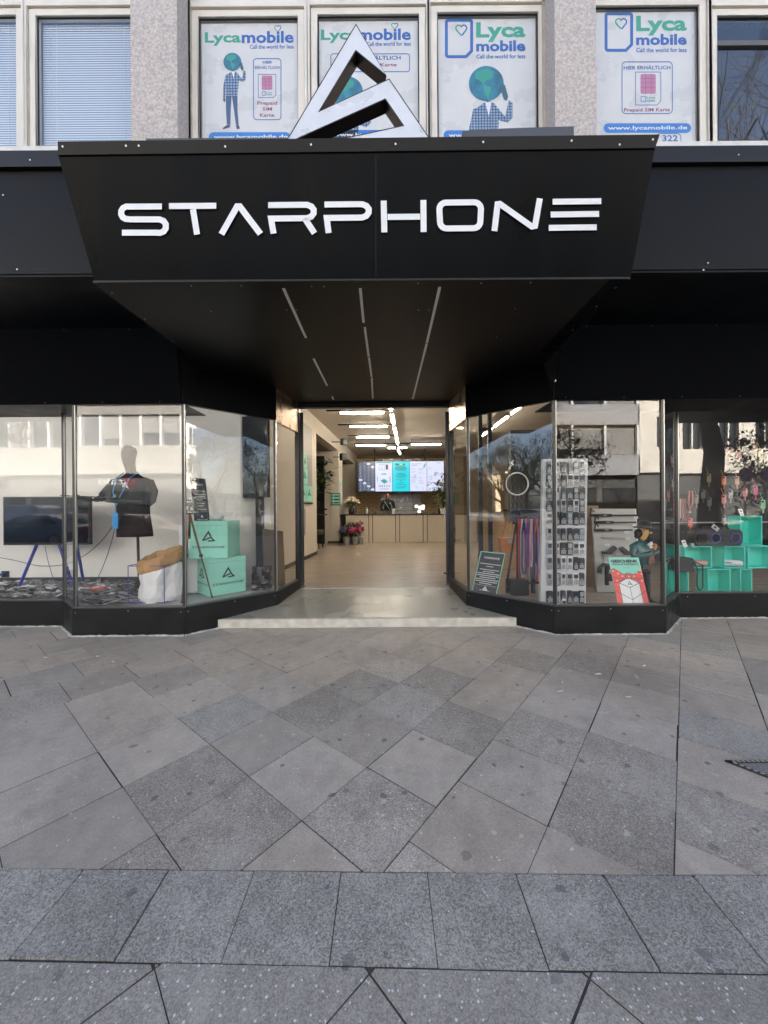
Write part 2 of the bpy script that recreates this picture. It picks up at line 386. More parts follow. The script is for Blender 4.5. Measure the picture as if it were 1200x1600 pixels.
# zone A: diagonal slabs
S = .467; A = Vector((.628, .778)); B = Vector((-.778, .628)); P1 = ground(327, 1162); P1 = Vector((P1.x, P1.y))
dark_px = [(290, 1225), (345, 1310), (585, 1285), (740, 1140), (850, 1175), (1000, 1240), (960, 1310), (500, 1080), (590, 1075), (700, 1070), (230, 1340), (490, 1120), (1150, 1280), (1050, 1230), (940, 1050), (860, 1040)]
def cell(p):
    r = Vector((p[0], p[1])) - P1; return r.dot(A) / S, r.dot(B) / S
def rowoff(j):
    return {0: 0, 1: 0, 2: 0, -1: 0, -2: 0, -3: .0, -4: .5, -5: .5, -6: .12, -7: .5, -8: .3}.get(j, (j * .37) % 1)
dark = set()
for q in dark_px:
    g = ground(*q); i, j = cell(g); j = math.floor(j); dark.add((math.floor(i - rowoff(j)), j))
for j in range(-34, 40):
    o = rowoff(j)
    for i in range(-34, 40):
        c = P1 + A * S * (i + o) + B * S * j
        if not (-13.5 < c.x < 13.5 and .9 < c.y < 6.2): continue
        q = [c, c + A * S, c + A * S + B * S, c + B * S]; q = [(a.x, a.y) for a in q]
        q = clip(q, L1a, L1b)
        if (i, j) in dark: t = (random.uniform(.68, .84), .7, .4, .03)
        else:
            r = random.random()
            if r < .86: t = (random.uniform(.8, 1.0), random.uniform(.0, .35), random.uniform(.1, .4), .012)
            else: t = (random.uniform(.85, 1.0), random.uniform(.5, .8), random.uniform(.4, .7), .03)
        if c.y < 3.0: t = (t[0], t[1], min(1, t[2] + .15), t[3])
        slab(q, t)
# zone B: the straight course
xs0 = ground(532, 1365).x; dirv = Vector((L1b.x - L1a.x, L1b.y - L1a.y)).normalized()
for k in range(-34, 36):
    xa = xs0 + k * .358; xb = xa + .358
    q = [(xa + .0, .9), (xb, .9), (xb + .0, 1.8), (xa, 1.8)]
    q = clip(clip(q, L2a, L2b), L1b, L1a)
    slab(q, (random.uniform(.76, .88), .8, .9, .02))
# zone C: big speckled slabs
S3 = .497; P3 = ground(577, 1521); P3 = Vector((P3.x, P3.y)); a3 = math.atan2(L2b.y - L2a.y, L2b.x - L2a.x) + pi / 4
A3 = Vector((cos(a3), sin(a3))); B3 = Vector((-sin(a3), cos(a3)))
for i in range(-34, 34):
    for j in range(-34, 34):
        c = P3 + A3 * S3 * i + B3 * S3 * j
        if not (-13.5 < c.x < 13.5 and -5.7 < c.y < 1.6): continue
        q = [c, c + A3 * S3, c + A3 * S3 + B3 * S3, c + B3 * S3]; q = [(a.x, a.y) for a in q]
        q = clip(q, L2b, L2a); slab(q, (random.uniform(.74, .84), .5, .8, .13))
mb.add([(-60, -6, -.004), (60, -6, -.004), (60, 6.3, -.004), (-60, 6.3, -.004)], [(0, 1, 2, 3)], 1); tones.append((.5, .5, .5, 0))
pv = mb.build('pavement', [PAVE, MORTAR], origin=(0, 0, 0)); tag(pv, kind='structure')
at_ = pv.data.attributes.new('tone', 'FLOAT_COLOR', 'FACE')
at_.data.foreach_set('color', [x for t in tones for x in t])
# far ground, road, kerb
m_ = MB().quad((-400, -400, -.2), (400, -400, -.2), (400, 400, -.2), (-400, 400, -.2)).build('ground', ASPH, origin=(0, 0, -.2)); tag(m_, kind='structure')
m_ = MB().quad((-200, -15, -.12), (200, -15, -.12), (200, -6.1, -.12), (-200, -6.1, -.12)).build('road', ASPH); tag(m_, kind='structure')
m_ = MB().box(-200, 200, -20.5, -15, -.3, .0).build('opposite_pavement', mat('concrete_paving', (.2, .195, .185), .85, var=.15, vscale=1.2)); tag(m_, kind='structure')
m_ = MB().box(-60, 60, -6.15, -6.0, -.3, 0).build('kerb', mat('granite_kerb', (.25, .25, .25), .8, var=.2, vscale=20)); tag(m_, kind='structure')
# entrance step with a gentle ramp
CONC = mat('polished_concrete', (.3, .29, .25), .28, var=.07, vscale=1.6, bump=.01, bscale=50)
EDGE = mat('pale_step_edge', (.55, .52, .46), .7, var=.2, vscale=9, bump=.2, bscale=60)
FLZ = .2
sb = MB(); fy = 4.66
pl = [(-2.22, fy), (1.76, fy), (2.1, 4.9), (1.06, 6.05), (-1.46, 6.05), (-2.6, 4.9)]
zz = lambda y: .105 + (FLZ - .105) * (y - fy) / (6.05 - fy)
top = [(x, y + (.05 if y == fy else 0), zz(y)) for x, y in pl]
sb.add(top, [tuple(range(6))], 0)
e0 = [(-2.22, fy), (1.76, fy), (1.76, fy + .05), (-2.22, fy + .05)]
sb.prism(e0, -.01, .107, 'z', 1)
tag(sb.build('entrance_step', [CONC, EDGE]), kind='structure')
# dirt line and litter at the step foot, cigarette ends, tiny leaves
BUTT = mat('cigarette_paper', (.7, .66, .58), .8); TIP = mat('cigarette_tip', (.6, .33, .14), .8)
butts = [(1006, 1041, 20, 'white cigarette end on the slabs in front of the phone board window'), (933, 1054, 5, 'white cigarette end lying left of the others on the right slabs'), (879, 1067, 60, 'orange tipped cigarette end near the slab corner'), (874, 1081, 10, 'orange and white cigarette end, nearest of the pair'), (982, 1090, -15, 'white cigarette end on the joint towards the right'), (995, 1059, 80, 'upright lying cigarette end on the right joint'), (153, 1026, 12, 'pale cigarette end in front of the left bay'), (176, 1034, -30, 'pale cigarette end beside the joint in front of the left bay'), (71, 1028, 15, 'short cigarette end at the far left slabs')]
for k, (px, py, a, lb) in enumerate(butts):
    g = ground(px, py); T = Matrix.Translation(g + Vector((0, 0, .006))) @ Matrix.Rotation(rad(a), 4, 'Z')
    t = thing('cigarette_end', lb, 'cigarette end', g, 0, 'cigarette ends scattered on the pavement')
    MB(T).tube([(-.018, 0, 0), (.018, 0, 0)], .004, 8).build('paper', BUTT, t)
    MB(T).tube([(.018, 0, 0), (.034, 0, 0)], .0042, 8).build('filter_tip', TIP if k % 2 == 0 else BUTT, t)
# utility cover, inlaid with aggregate
g0 = ground(1132, 1190); g1 = ground(1215, 1191); g2 = ground(1210, 1258)
ux = Vector((1, 0, 0)); uy = (g2 - g0); uy.z = 0; uy = Vector((.52, -.62, 0)).normalized(); 
W_ = .62
T = Matrix(((ux.x, -uy.x, 0, g0.x), (ux.y, -uy.y, 0, g0.y), (0, 0, 1, .0), (0, 0, 0, 1)))
t = thing('utility_cover', 'steel framed utility cover filled with aggregate, set into the right-hand slabs', 'utility cover', g0 + Vector((.3, -.2, 0)))
f = MB(T)
for a in ((0, W_, -.03, 0), (0, W_, -W_, -W_ + .03), (0, .03, -W_, 0), (W_ - .03, W_, -W_, 0)):
    f.box(a[0], a[1], a[2], a[3], .001, .009)
f.build('cover_frame', mat('rusty_steel', (.07, .06, .05), .6, .5, var=.3, vscale=20), t)
n_ = MB(T)
for i in range(20):
    k = .035 + i * .028; n_.cbox((k, -.015, .0105), .011, .011, .004); n_.cbox((.015, -k, .0105), .011, .011, .004)
n_.build('frame_studs', mat('worn_stud', (.45, .43, .38), .5, .6), t)
ci = MB(T); ci.box(.033, W_ - .033, -W_ + .033, -.033, .001, .007); ci.build('cover_infill', mat('aggregate_infill', (.2, .19, .185), .85, var=.7, vscale=170, bump=.5, bscale=160), t)
# ---------------------------------------------------------------- shop front
LP = [(-12, 4.81), (-4.20, 4.81), (-3.74, 4.43), (-2.43, 4.43), (-1.58, 5.24), (-1.46, 6.05)]
RP = [(1.06, 6.05), (1.14, 5.17), (1.985, 4.37), (3.26, 4.37), (3.9, 4.97), (12, 4.97)]
def offs(pts, d):
    """offset on plan towards the street by d (mitred)"""
    out = []
    for i, p in enumerate(pts):
        ns = []
        for j in (i - 1, i):
            if 0 <= j < len(pts) - 1:
                a, b = Vector(pts[j]), Vector(pts[j + 1]); e = (b - a).normalized(); ns.append(Vector((e.y, -e.x)))
        n = sum(ns, Vector((0, 0))); n = n / n.dot(ns[0]); out.append((p[0] + n.x * d, p[1] + n.y * d))
    return out
sf = thing('storefront', 'black clad storefront with splayed bay windows round a recessed entrance', 'storefront', (0, 5, 0))
PZ, GT = .33, 2.76
scr = None
def screw(p, n, parent, r=.006):
    """a small screw head on a panel"""
    global scr
    n = Vector(n).normalized()
    if scr is None:
        scr = MB().lathe([(.004, 0), (.006, .001), (.005, .0025), (.001, .0028)], 8, (0, 0, 0)).build('screw', SCREW); o = scr; me = scr.data; bpy.data.objects.remove(o); scr = me
    o = bpy.data.objects.new('screw', scr); COL.objects.link(o); o.parent = parent
    M = Matrix.Translation(p) @ n.to_track_quat('Z', 'Y').to_matrix().to_4x4() @ Matrix.Scale(r / .006, 4)
    o.matrix_basis = wmat(parent).inverted() @ M
    return o
PLM = mat('black_plinth', (.009, .0095, .01), .4, spec=.3, var=.3, vscale=5, bump=.03, bscale=30)
BEAD = mat('mortar_bead', (.5, .48, .44), .95, var=.35, vscale=15, bump=.6, bscale=60)
for P_ in (LP, RP):
    O1 = offs(P_, .034)
    for i in range(5):
        if min(O1[i][1], O1[i + 1][1]) > 5.0 and abs(O1[i][0]) < 3: continue
        a, b = Vector(O1[i]), Vector(O1[i + 1]); T = planT(a, b); L_ = (b - a).length; n_ = max(6, int(L_ / .04)); m = MB(T); vs = []
        for k in range(n_ + 1):
            x = L_ * k / n_; w = .012 + .028 * abs(noise.noise(Vector((x * 6, a.x, a.y)))) + random.uniform(0, .008); h = .004 + .01 * random.random()
            vs += [(x, .001, h + .003), (x, -w * .5, h), (x, -w, -.003)]
        m.add(vs, [(k * 3 + j, k * 3 + j + 1, k * 3 + j + 4, k * 3 + j + 3) for k in range(n_) for j in range(2)]); m.build('mortar_bead', BEAD, sf)
for side, P in (('left', LP), ('right', RP)):
    O = offs(P, .035); I = offs(P, -.03)
    for i in range(5):
        pp = MB().prism([O[i], O[i + 1], I[i + 1], I[i]], -.05, PZ, 'z').build('plinth_panel', PLM, sf, bevel=.002)
        T = planT(O[i], O[i + 1]); L = (Vector(O[i + 1]) - Vector(O[i])).length
        nrm = T.to_3x3() @ Vector((0, -1, 0))
        if L < 3:
            for x in (.04, L - .04):
                for z in ((.08, .27) if abs(P[i][1] - 6.05) > 1.7 and abs(P[i + 1][1] - 6.05) > 0.5 else (.28,)): screw(T @ Vector((x, 0, z)), nrm, pp)
            if L > .9: screw(T @ Vector((L / 2, 0, .3)), nrm, pp)
        else:
            for k in range(1, 9):
                x = (L - .9 * k + .1) if side == 'left' else .9 * k - .8
                screw(T @ Vector((x, 0, .29)), nrm, pp); 
        # slim metal glazing sill
        MB().prism([offs(P, .03)[i], offs(P, .03)[i + 1], offs(P, -.045)[i + 1], offs(P, -.045)[i]], PZ + .002, PZ + .016, 'z').build('glazing_sill', mat('alu_sill', (.12, .12, .12), .35, .7), sf)
        # pane(s)
        T = planT(P[i], P[i + 1]); L = (Vector(P[i + 1]) - Vector(P[i])).length
        top = GT if i not in (4,) or side == 'right' else 2.74
        if (side == 'left' and i == 4) or (side == 'right' and i == 0): top = 2.74
        segs = [(0.02, L - .02)]
        if L > 3:
            segs = [(L - (k + 1) * 2.6 + .02 if side == 'left' else k * 2.6 + .02, L - k * 2.6 - .02 if side == 'left' else (k + 1) * 2.6 - .02) for k in range(3)]
        for a, b in segs:
            MB(T).quad((a, 0, PZ + .016), (b, 0, PZ + .016), (b, 0, top), (a, 0, top)).build('glass_pane', GLS if i == (3 if side == 'left' else 1) else GL, sf)
            if L > 3:
                x = a if side == 'left' else b
                MB(T).box(x - .015, x + .015, -.02, .03, PZ + .016, top).build('window_post', DSTEEL, sf)
    # slim posts at the corners
    for i in (1, 2, 3, 4):
        T = Matrix.Translation((P[i][0], P[i][1], 0))
        w = .016
        MB(T).box(-w, w, -w, w, PZ + .016, GT).build('window_post', DSTEEL if i != 4 else BLKP, sf, bevel=.003)
        MB(T).box(w + .0005, w + .008, -w, w * .6, PZ + .016, GT).build('post_seal', STEEL, sf)
# door jambs, head and open door leaves
JB = mat('door_black', (.014, .014, .015), .32)
for x0, x1 in ((-1.49, -1.42), (1.03, 1.11)):
    MB().box(x0, x1, 6.02, 6.12, FLZ, 3.22).build('door_jamb', JB, sf, bevel=.003)
MB().box(-1.42, 1.03, 6.02, 6.12, 3.15, 3.22).build('door_head', JB, sf, bevel=.003)
def leaf(x, y, ang, w, flip):
    T = Matrix.Translation((x, y, 0)) @ Matrix.Rotation(ang, 4, 'Z')
    return T
for x, s in ((-1.40, -1), (1.01, 1)):
    T = Matrix.Translation((x, 6.14, 0)) @ Matrix.Rotation(rad(90 + (13.0 if s < 0 else -9.4)), 4, 'Z')
    fr = MB(T); 
    for a in ((0, .06, 0.22, 3.1), (.96, 1.02, .22, 3.1), (.06, .96, .22, .34), (.06, .96, 3.02, 3.1)):
        fr.box(a[0], a[1], -.025, .025, a[2], a[3])
    dl = fr.build('door_leaf', JB, sf, bevel=.002)
    MB(T).quad((.06, 0, .34), (.96, 0, .34), (.96, 0, 3.02), (.06, 0, 3.02)).build('door_glass', GL, dl)
    MB(T).tube([(.9, .05 * s, 1.0), (.9, .05 * s, 1.5)], .012, 8).build('handle', STEEL, dl)
    MB(T).box(.02, .09, -.05, .05, .22, .27).build('floor_hinge', STEEL, dl)
MB().cbox((.98, 5.99, .44), .12, .05, .022).build('door_stop', BLKP, sf, bevel=.004)
# head panels over the splays and copper reveal over the inner panes
COP = mat('bronze_panel', (.62, .48, .37), .3, .85, var=.18, vscale=4, bump=.03, bscale=25)
for P, idx, ic in ((LP, 3, 4), (RP, 1, 0)):
    O = offs(P, .03); I = offs(P, -.03)
    MB().prism([O[idx], O[idx + 1], I[idx + 1], I[idx]], GT, 3.2195, 'z').build('head_panel', BLK, sf)
    cz = 2.745
    MB().prism([O[ic], O[ic + 1], I[ic + 1], I[ic]], cz, 3.215, 'z').build('bronze_reveal', COP, sf)
# soffit over the entrance
SO = mat('soffit_panel', (.007, .0062, .0055), .4, var=0, spec=.25)
pts = [(-2.205, 2.79), (1.85, 2.79), (1.9, 4.3), (2.05, 4.5), (1.26, 5.25), (1.2, 6.1), (-1.6, 6.1), (-1.7, 5.35), (-2.52, 4.55), (-2.2, 4.1)]
so = MB().prism(pts, 3.22, 3.235, 'z').build('soffit', SO, sf)
LS = mat('dim_light_strip', (.36, .34, .3), .5, emit=.008, ecol=(1, .93, .8))
def strip(pa, pb, w, m=LS):
    a = at(*pa, 1); b = at(*pb, 1); ka = (3.22 - H) / (a.z - H); kb = (3.22 - H) / (b.z - H)
    a = Vector((a.x * ka, ka)); b = Vector((b.x * kb, kb)); T = planT(a, b); L = (b - a).length
    MB(T).box(0, L, -w / 2, w / 2, 3.212, 3.219).build('light_strip', m, so)
for pa, pb in (((443, 450), (478, 527)), ((490, 560), (511, 602)), ((519, 619), (521, 624)), ((563, 450), (568, 503)), ((570, 511), (576, 556)), ((576.5, 558), (580.5, 588)), ((581, 590), (582.5, 622)), ((687, 448), (667, 535)), ((666.5, 537), (645, 623))): strip(pa, pb, .022)
for p in ((299, 446), (377, 446), (487, 447), (506, 447), (653, 442), (752, 442), (829, 441), (463, 484), (448, 484), (330, 486), (654, 484), (670, 484), (805, 482), (270, 532), (226, 498), (175, 457), (932, 478), (895, 515), (962, 449), (776, 526), (867, 541)):
    a = at(*p, 1); k = (3.22 - H) / (a.z - H); screw(Vector((a.x * k, k, 3.218)), (0, 0, -1), so, .006)
for x_ in (-2.205, 1.845): MB().box(x_, x_ + .012, 2.86, 4.6, 3.236, 3.45).build('soffit_side', BLK, sf)
MB().box(-2.55, 2.1, 4.47, 4.5, 3.24, 4.33).build('back_board', BLKM, sf)
# side canopies: soffits, slanted head panels, fascias
for side, x0, x1 in (('left', -12, -2.2), ('right', 1.86, 12)):
    xe = -2.43 if side == 'left' else 1.985
    a, b = (x0, xe) if side == 'left' else (xe, x1)
    xt = (x0, -2.2) if side == 'left' else (1.85, x1)
    yb = 4.43 if side == 'left' else 4.37
    hp = MB()
    Q = [(a, yb - .035, GT), (b, yb - .035, GT), (xt[1], 3.86, 3.4), (xt[0], 3.86, 3.4)]
    Q2 = [(x, y + .03, z) for x, y, z in Q]
    hp.add(Q + Q2, [(0, 1, 2, 3), (7, 6, 5, 4), (0, 4, 5, 1), (1, 5, 6, 2), (3, 2, 6, 7), (0, 3, 7, 4)])
    h = hp.build('head_panel', BLK, sf)
    n = Vector((0, -.64, -.57))
    for k in range(8):
        x = (b - .25 - k * .68) if side == 'left' else (a + .12 + k * .68)
        screw((x, yb - .052, GT + .02), n, h, .005)
        screw((x, 3.862, 3.39), n, h, .004)
    MB().box(a, b, yb - .03, yb + .55, GT + .001, GT + .012).build('recess_soffit', BLKM, sf)
    # side edge closing the slanted panel at the entrance
    xq = b if side == 'left' else a; xq2 = xt[1] if side == 'left' else xt[0]
    MB().quad((xq, yb - .0, GT), (xq2, 3.88, 3.4), (xq2, yb + .1, 3.4), (xq, yb + .1, GT)).build('end_cheek', BLKM, sf)
    MB().box(x0, x1, 2.98, 3.89, 3.4, 3.41).build('side_soffit', BLK, sf)
    fp = MB().prism([(x0, 2.98), (x1, 2.98), (x1, 3.02), (x0, 3.02)], 3.385, 4.24, 'z').build('fascia_panel', mat('side_fascia', (.0045, .0048, .0054), .4, var=.2, vscale=1.5, spec=.12, wavy=.3), sf)
    MB().box(x0, x1, 2.945, 3.03, 4.245, 4.375).build('fascia_trim', mat('black_trim', (.009, .0095, .011), .4, spec=.25), sf, bevel=.004)
    MB().box(x0, x1, 3.03, 4.4, 4.33, 4.345).build('canopy_roof', BLKM, sf)
    MB().box(x0, x1, 3.86, 3.9, 3.41, 4.33).build('back_board', BLKM, sf)
    for p in (((27, 421), (5, 305)) if side == 'left' else ((1106, 411), (1099, 422))):
        w = at(*p, 2.977); screw(w, (0, -1, 0), fp, .008)
    for p in ((1154, 242),) if side == 'right' else ((47, 250),):
        screw(at(*p, 2.942), (0, -1, 0), fp, .007)
# building mass that shuts the shop in at both ends
# ---------------------------------------------------------------- name sign box
def facept(px, py, off=0.0):
    # tilted face: bottom (z 3.22, y 2.80) top (z 4.06, y 2.55)
    r = at(px, py, 1) - Vector((0, 0, H)); n = Vector((0, -.84, -.25)).normalized(); p0 = Vector((0, 2.80, 3.22 - H)) + n * off
    k = p0.dot(n) / r.dot(n); return Vector((0, 0, H)) + r * k
sg = thing('name_sign', 'black tilted sign box with white STARPHONE lettering over the entrance', 'shop sign', (-.2, 2.8, 3.22))
bl, br, tl, tr = facept(148, 440), facept(985, 437), facept(90, 240), facept(1024, 229)
SGM = mat('sign_face_black', (.0018, .0028, .0042), .34, var=.35, vscale=4, spec=.055, wavy=.3, stretch=(1, 1, .12))
dn = Vector((0, .03, .0))
back = [bl + Vector((0, 1.3, 0)), br + Vector((0, 1.3, 0)), tr + Vector((0, 1.6, 0)), tl + Vector((0, 1.6, 0))]
body = MB().add([bl, br, tr, tl] + back, [(0, 1, 2, 3), (0, 4, 5, 1), (1, 5, 6, 2), (3, 2, 6, 7), (0, 3, 7, 4)])
body.build('sign_face', SGM, sg)
t1, t2, t3, t4 = facept(90, 221, .012), facept(1031, 210, .012), facept(1024, 231, .012), facept(90.5, 242, .012)
tm = MB().add([t4, t3, t2, t1] + [p + Vector((0, 1.5, 0)) for p in (t4, t3, t2, t1)], [(0, 1, 2, 3), (3, 2, 6, 7), (1, 5, 6, 2), (0, 3, 7, 4), (0, 4, 5, 1)]).build('top_trim', mat('trim_black', (.006, .0068, .008), .4, spec=.15), sg)
FN = Vector((0, -.958, -.285))
for p in ((98, 229), (197, 228), (217, 228), (352, 229), (486, 226), (618, 225), (755, 222), (893, 220), (968, 226), (1020, 218)): screw(facept(*p, .0125), FN, tm, .007)
sm_ = MB()
for px in (587,):
    a, b = facept(px, 436, .001), facept(px, 238, .001); sm_.quad(a, a + Vector((.003, 0, 0)), b + Vector((.003, 0, 0)), b)
sm_.build('panel_seam', BLKM, sg)
LET = mat('letter_white', (.78, .82, .88), .35, var=.04)
def letter(strokes, w=9.3, closed=()):
    m = MB()
    for si, s in enumerate(strokes):
        P = [Vector((p[0], -(p[1] + .0))) for p in s]
        q = MB(); q.stroke(P, w, 0, 1, closed=(si in closed))
        for v in q.v:
            off = .014 if v.y < .5 else .001
            w_ = facept(v.x, -v.z, off); v.x, v.y, v.z = w_.x, w_.y, w_.z
        n = len(m.v); m.v += q.v; m.f += [tuple(n + i for i in f) for f in q.f]; m.m += q.m
    o = m.build('letter', LET, sg); return o
def pa(cx, cy, r, a0, a1, n=5, sx=1.0): return [(cx + sx * r * cos(rad(a0 + (a1 - a0) * i / n)), cy - r * sin(rad(a0 + (a1 - a0) * i / n))) for i in range(n + 1)]
# S: top bar from right, round left shoulder, middle bar, round right shoulder, bottom bar
letter([[(253, 322.5)] + pa(198, 333, 10, 90, 180) [0:0] + [(203, 322.8)] + pa(199, 332.5, 10, 100, 255) + [(204, 342.8), (247, 342.8)] + pa(249, 353.5, 10.5, 85, -85) + [(244, 363.5), (190.5, 363.5)]])
letter([[(264, 322)] + [(338, 321.5)], [(298 + 3.5, 327), (308, 366.5)]], 9.3)
letter([[(346, 366), (370.5, 322.5), (374.5, 322.5), (407, 365.5)]], 9.6)
letter([[(419, 320.5), (470, 320)] + pa(478, 330.5, 10.5, 80, -80, 5, 1.2) + [(472, 341), (423.5, 341.5), (427.5, 365)], [(476, 341), (491.5, 364.5)]])
letter([[(507, 319.5), (560, 319)] + pa(564, 329.5, 10.5, 80, -80, 5, 1.2) + [(560, 340), (510.5, 340.5), (513.5, 364)]])
letter([[(599.5, 313.5), (600.5, 363)], [(605.5, 339), (656.5, 338.5)], [(661.5, 312.5), (662, 362.5)]])
letter([pa(697, 327, 10.5, 90, 180) + pa(698, 346.5, 10.5, 180, 270) + pa(740, 346, 10.5, 270, 360) + pa(741, 326.5, 10.5, 0, 90)], 9.3, (0,))
letter([[(772.5, 361), (777.5, 319), (781, 318.5), (831, 354), (836, 353), (843.5, 310)]], 9.2)
letter([[(863.5, 315.2), (939.5, 314.3)], [(860.5, 335.2), (936, 334.2)], [(857.5, 356), (932.5, 355)]], 9.2)
# low black boards lying on the canopy roof
for a, b, lb in (((722, 205, 897, 211), 3.6, 'low curved black board lying on the canopy roof right of the triangle logo'), ((228, 216, 460, 221), 3.4, 'thin black board lying on the canopy roof left of the triangle logo')):
    p = at(a[0], a[1], 2.95); q = at(a[2], a[1], 2.95); c = MB(); n = 10
    zb = 4.07
    vs = []
    for i in range(n + 1):
        x = p.x + (q.x - p.x) * i / n; up = (.035 if lb.startswith('low') else .0) * (i / n) ** .5
        vs.append((x, p.z + up))
    c.prism([(p.x, zb)] + [(q.x, zb)] + vs[::-1], 2.95, 3.4, 'y')
    o = c.build('roof_board', mat('slate_grey_sheet', (.06, .065, .075), .45), bevel=.003); tag(o, lb, 'board')
# supports hidden under: canopy deck
MB().box(-2.24, 1.9, 3.0, 4.4, 4.02, 4.05).build('canopy_deck', BLKM, sf)
# ---------------------------------------------------------------- triangle logo
def lg(px, py): p = at(px, py, 2.78); return (p.x, p.z)
f2 = lambda x, y: (440 + x / 4.8, 20 + y / 4.8)
outer = [f2(558, 88), f2(780, 465), f2(556, 283), f2(278, 742), f2(806, 497), f2(1098, 928), f2(1098, 950), f2(500, 950), f2(510, 932), f2(915, 846), f2(778, 646), f2(120, 938), f2(50, 950)]
# split in two convex-friendly bands
tri_a = [(558, 88), (782, 466), (760, 449), (556, 283), (278, 742), (806, 497), (1098, 928), (1114, 960), (330, 960), (520, 932), (915, 846), (778, 646), (128, 938), (84, 960), (38, 960)]
lt = thing('triangle_logo_sign', 'large white and black triangular logo standing on the canopy', 'logo sign', (at(560, 214, 2.78).x, 2.85, 4.07))
def lpts(L): return [lg(*f2(*p)) for p in L]
def extrude_poly(name, L, y0, y1, mf, ms, parent):
    from mathutils.geometry import tessellate_polygon
    P = lpts(L); n = len(P); tri = [tuple(t_) for t_ in tessellate_polygon([[Vector((p[0], p[1], 0)) for p in P]])]
    MB().add([(p[0], y0, p[1]) for p in P], tri).build('logo_face', mf, parent)
    s = MB(); e = .006
    s.add([(p[0], y0 + .002, p[1]) for p in P] + [(p[0], y1, p[1]) for p in P], [(i, (i + 1) % n, n + (i + 1) % n, n + i) for i in range(n)])
    s.add([(p[0], y1, p[1]) for p in P], tri)
    s.build('logo_casing', ms, parent)
    k = MB(); k.stroke([Vector(p) for p in P], .007, y0 - .001, y0 + .02, closed=True); k.build('logo_edge_trim', ms, parent)
extrude_poly('logo', tri_a, 2.78, 2.885, mat('logo_silver', (.64, .66, .7), .3, .12, var=.08, vscale=2.5), mat('logo_side', (.045, .035, .03), .3, .3), lt)
# ---------------------------------------------------------------- upper building
UD = 4.5
ob = thing('office_building', 'upper storeys of the grey rendered building above the shop', 'building', (0, 5, 0))
REND = mat('pebble_render', (.46, .42, .4), .9, var=.28, vscale=38, bump=.7, bscale=70)
BEIGE = mat('beige_concrete', (.45, .39, .31), .85, var=.12, vscale=5, bump=.1)
FRM = mat('window_frame_cream', (.66, .62, .55), .45, var=.06, vscale=3)
SILLM = mat('sill_pale', (.62, .6, .56), .6, var=.1)
zs = 5.83
MB().box(-12.2, 12.2, 4.62, 5.2, 4.4, zs - .02).build('spandrel_wall', BEIGE, ob)
MB().box(-12.2, 12.2, 4.36, 4.62, 5.72, zs - .02).build('window_sill', SILLM, ob, bevel=.006)
MB().box(-12.2, 12.2, 4.46, 4.62, 4.35, 5.72).build('wall_band', BEIGE, ob)
MB().box(-30, 30, 4.6, 5.2, 7.9, 19).build('upper_wall', REND, ob)
MB().box(-30, -12.2, 4.6, 5.2, -.1, 7.75).build('side_wall', REND, ob)
MB().box(12.2, 30, 4.6, 5.2, -.1, 7.75).build('side_wall', REND, ob)
MB().box(-30, 30, 19.9, 20.3, -.1, 19).build('rear_wall', REND, ob)
MB().box(-30, -29.6, 5.2, 19.9, -.1, 19).build('side_wall', REND, ob)
MB().box(29.6, 30, 5.2, 19.9, -.1, 19).build('side_wall', REND, ob)
MB().box(-30, 30, 5.2, 19.9, 18.7, 19).build('roof', REND, ob)
MB().box(-12.2, 12.2, 5.2, 19.9, 4.42, 4.6).build('floor_slab', REND, ob)
for x0, x1, side in ((204, 277, 'l'), (867, 932, 'r'), (-420, -340, 'l'), (1500, 1570, 'r')):
    a, b = at(x0, 120, 4.2).x, at(x1, 120, 4.2).x
    MB().box(a, b, 4.2, 4.62, 4.38, 12).build('pier', REND, ob, bevel=.006)
    MB().box(a - .03, b + .03, 4.44, 4.62, zs, 7.75).build('pier_lining', BEIGE, ob)
BL = mat('blind_slat', (.72, .8, .9), .5)  # blue in the slat colour stands in for reflected sky
DARKROOM = mat('dark_room', (.02, .021, .024), .8)
wins = [(-330, -160, 'b'), (-130, 30, 'b'), (60, 214, 'b'), (312, 467, 'p1'), (497, 655, 'p2'), (683, 840, 'p3'), (922, 1090, 'p4'), (1117, 1275, 'd'), (1300, 1460, 'd')]
XG = []
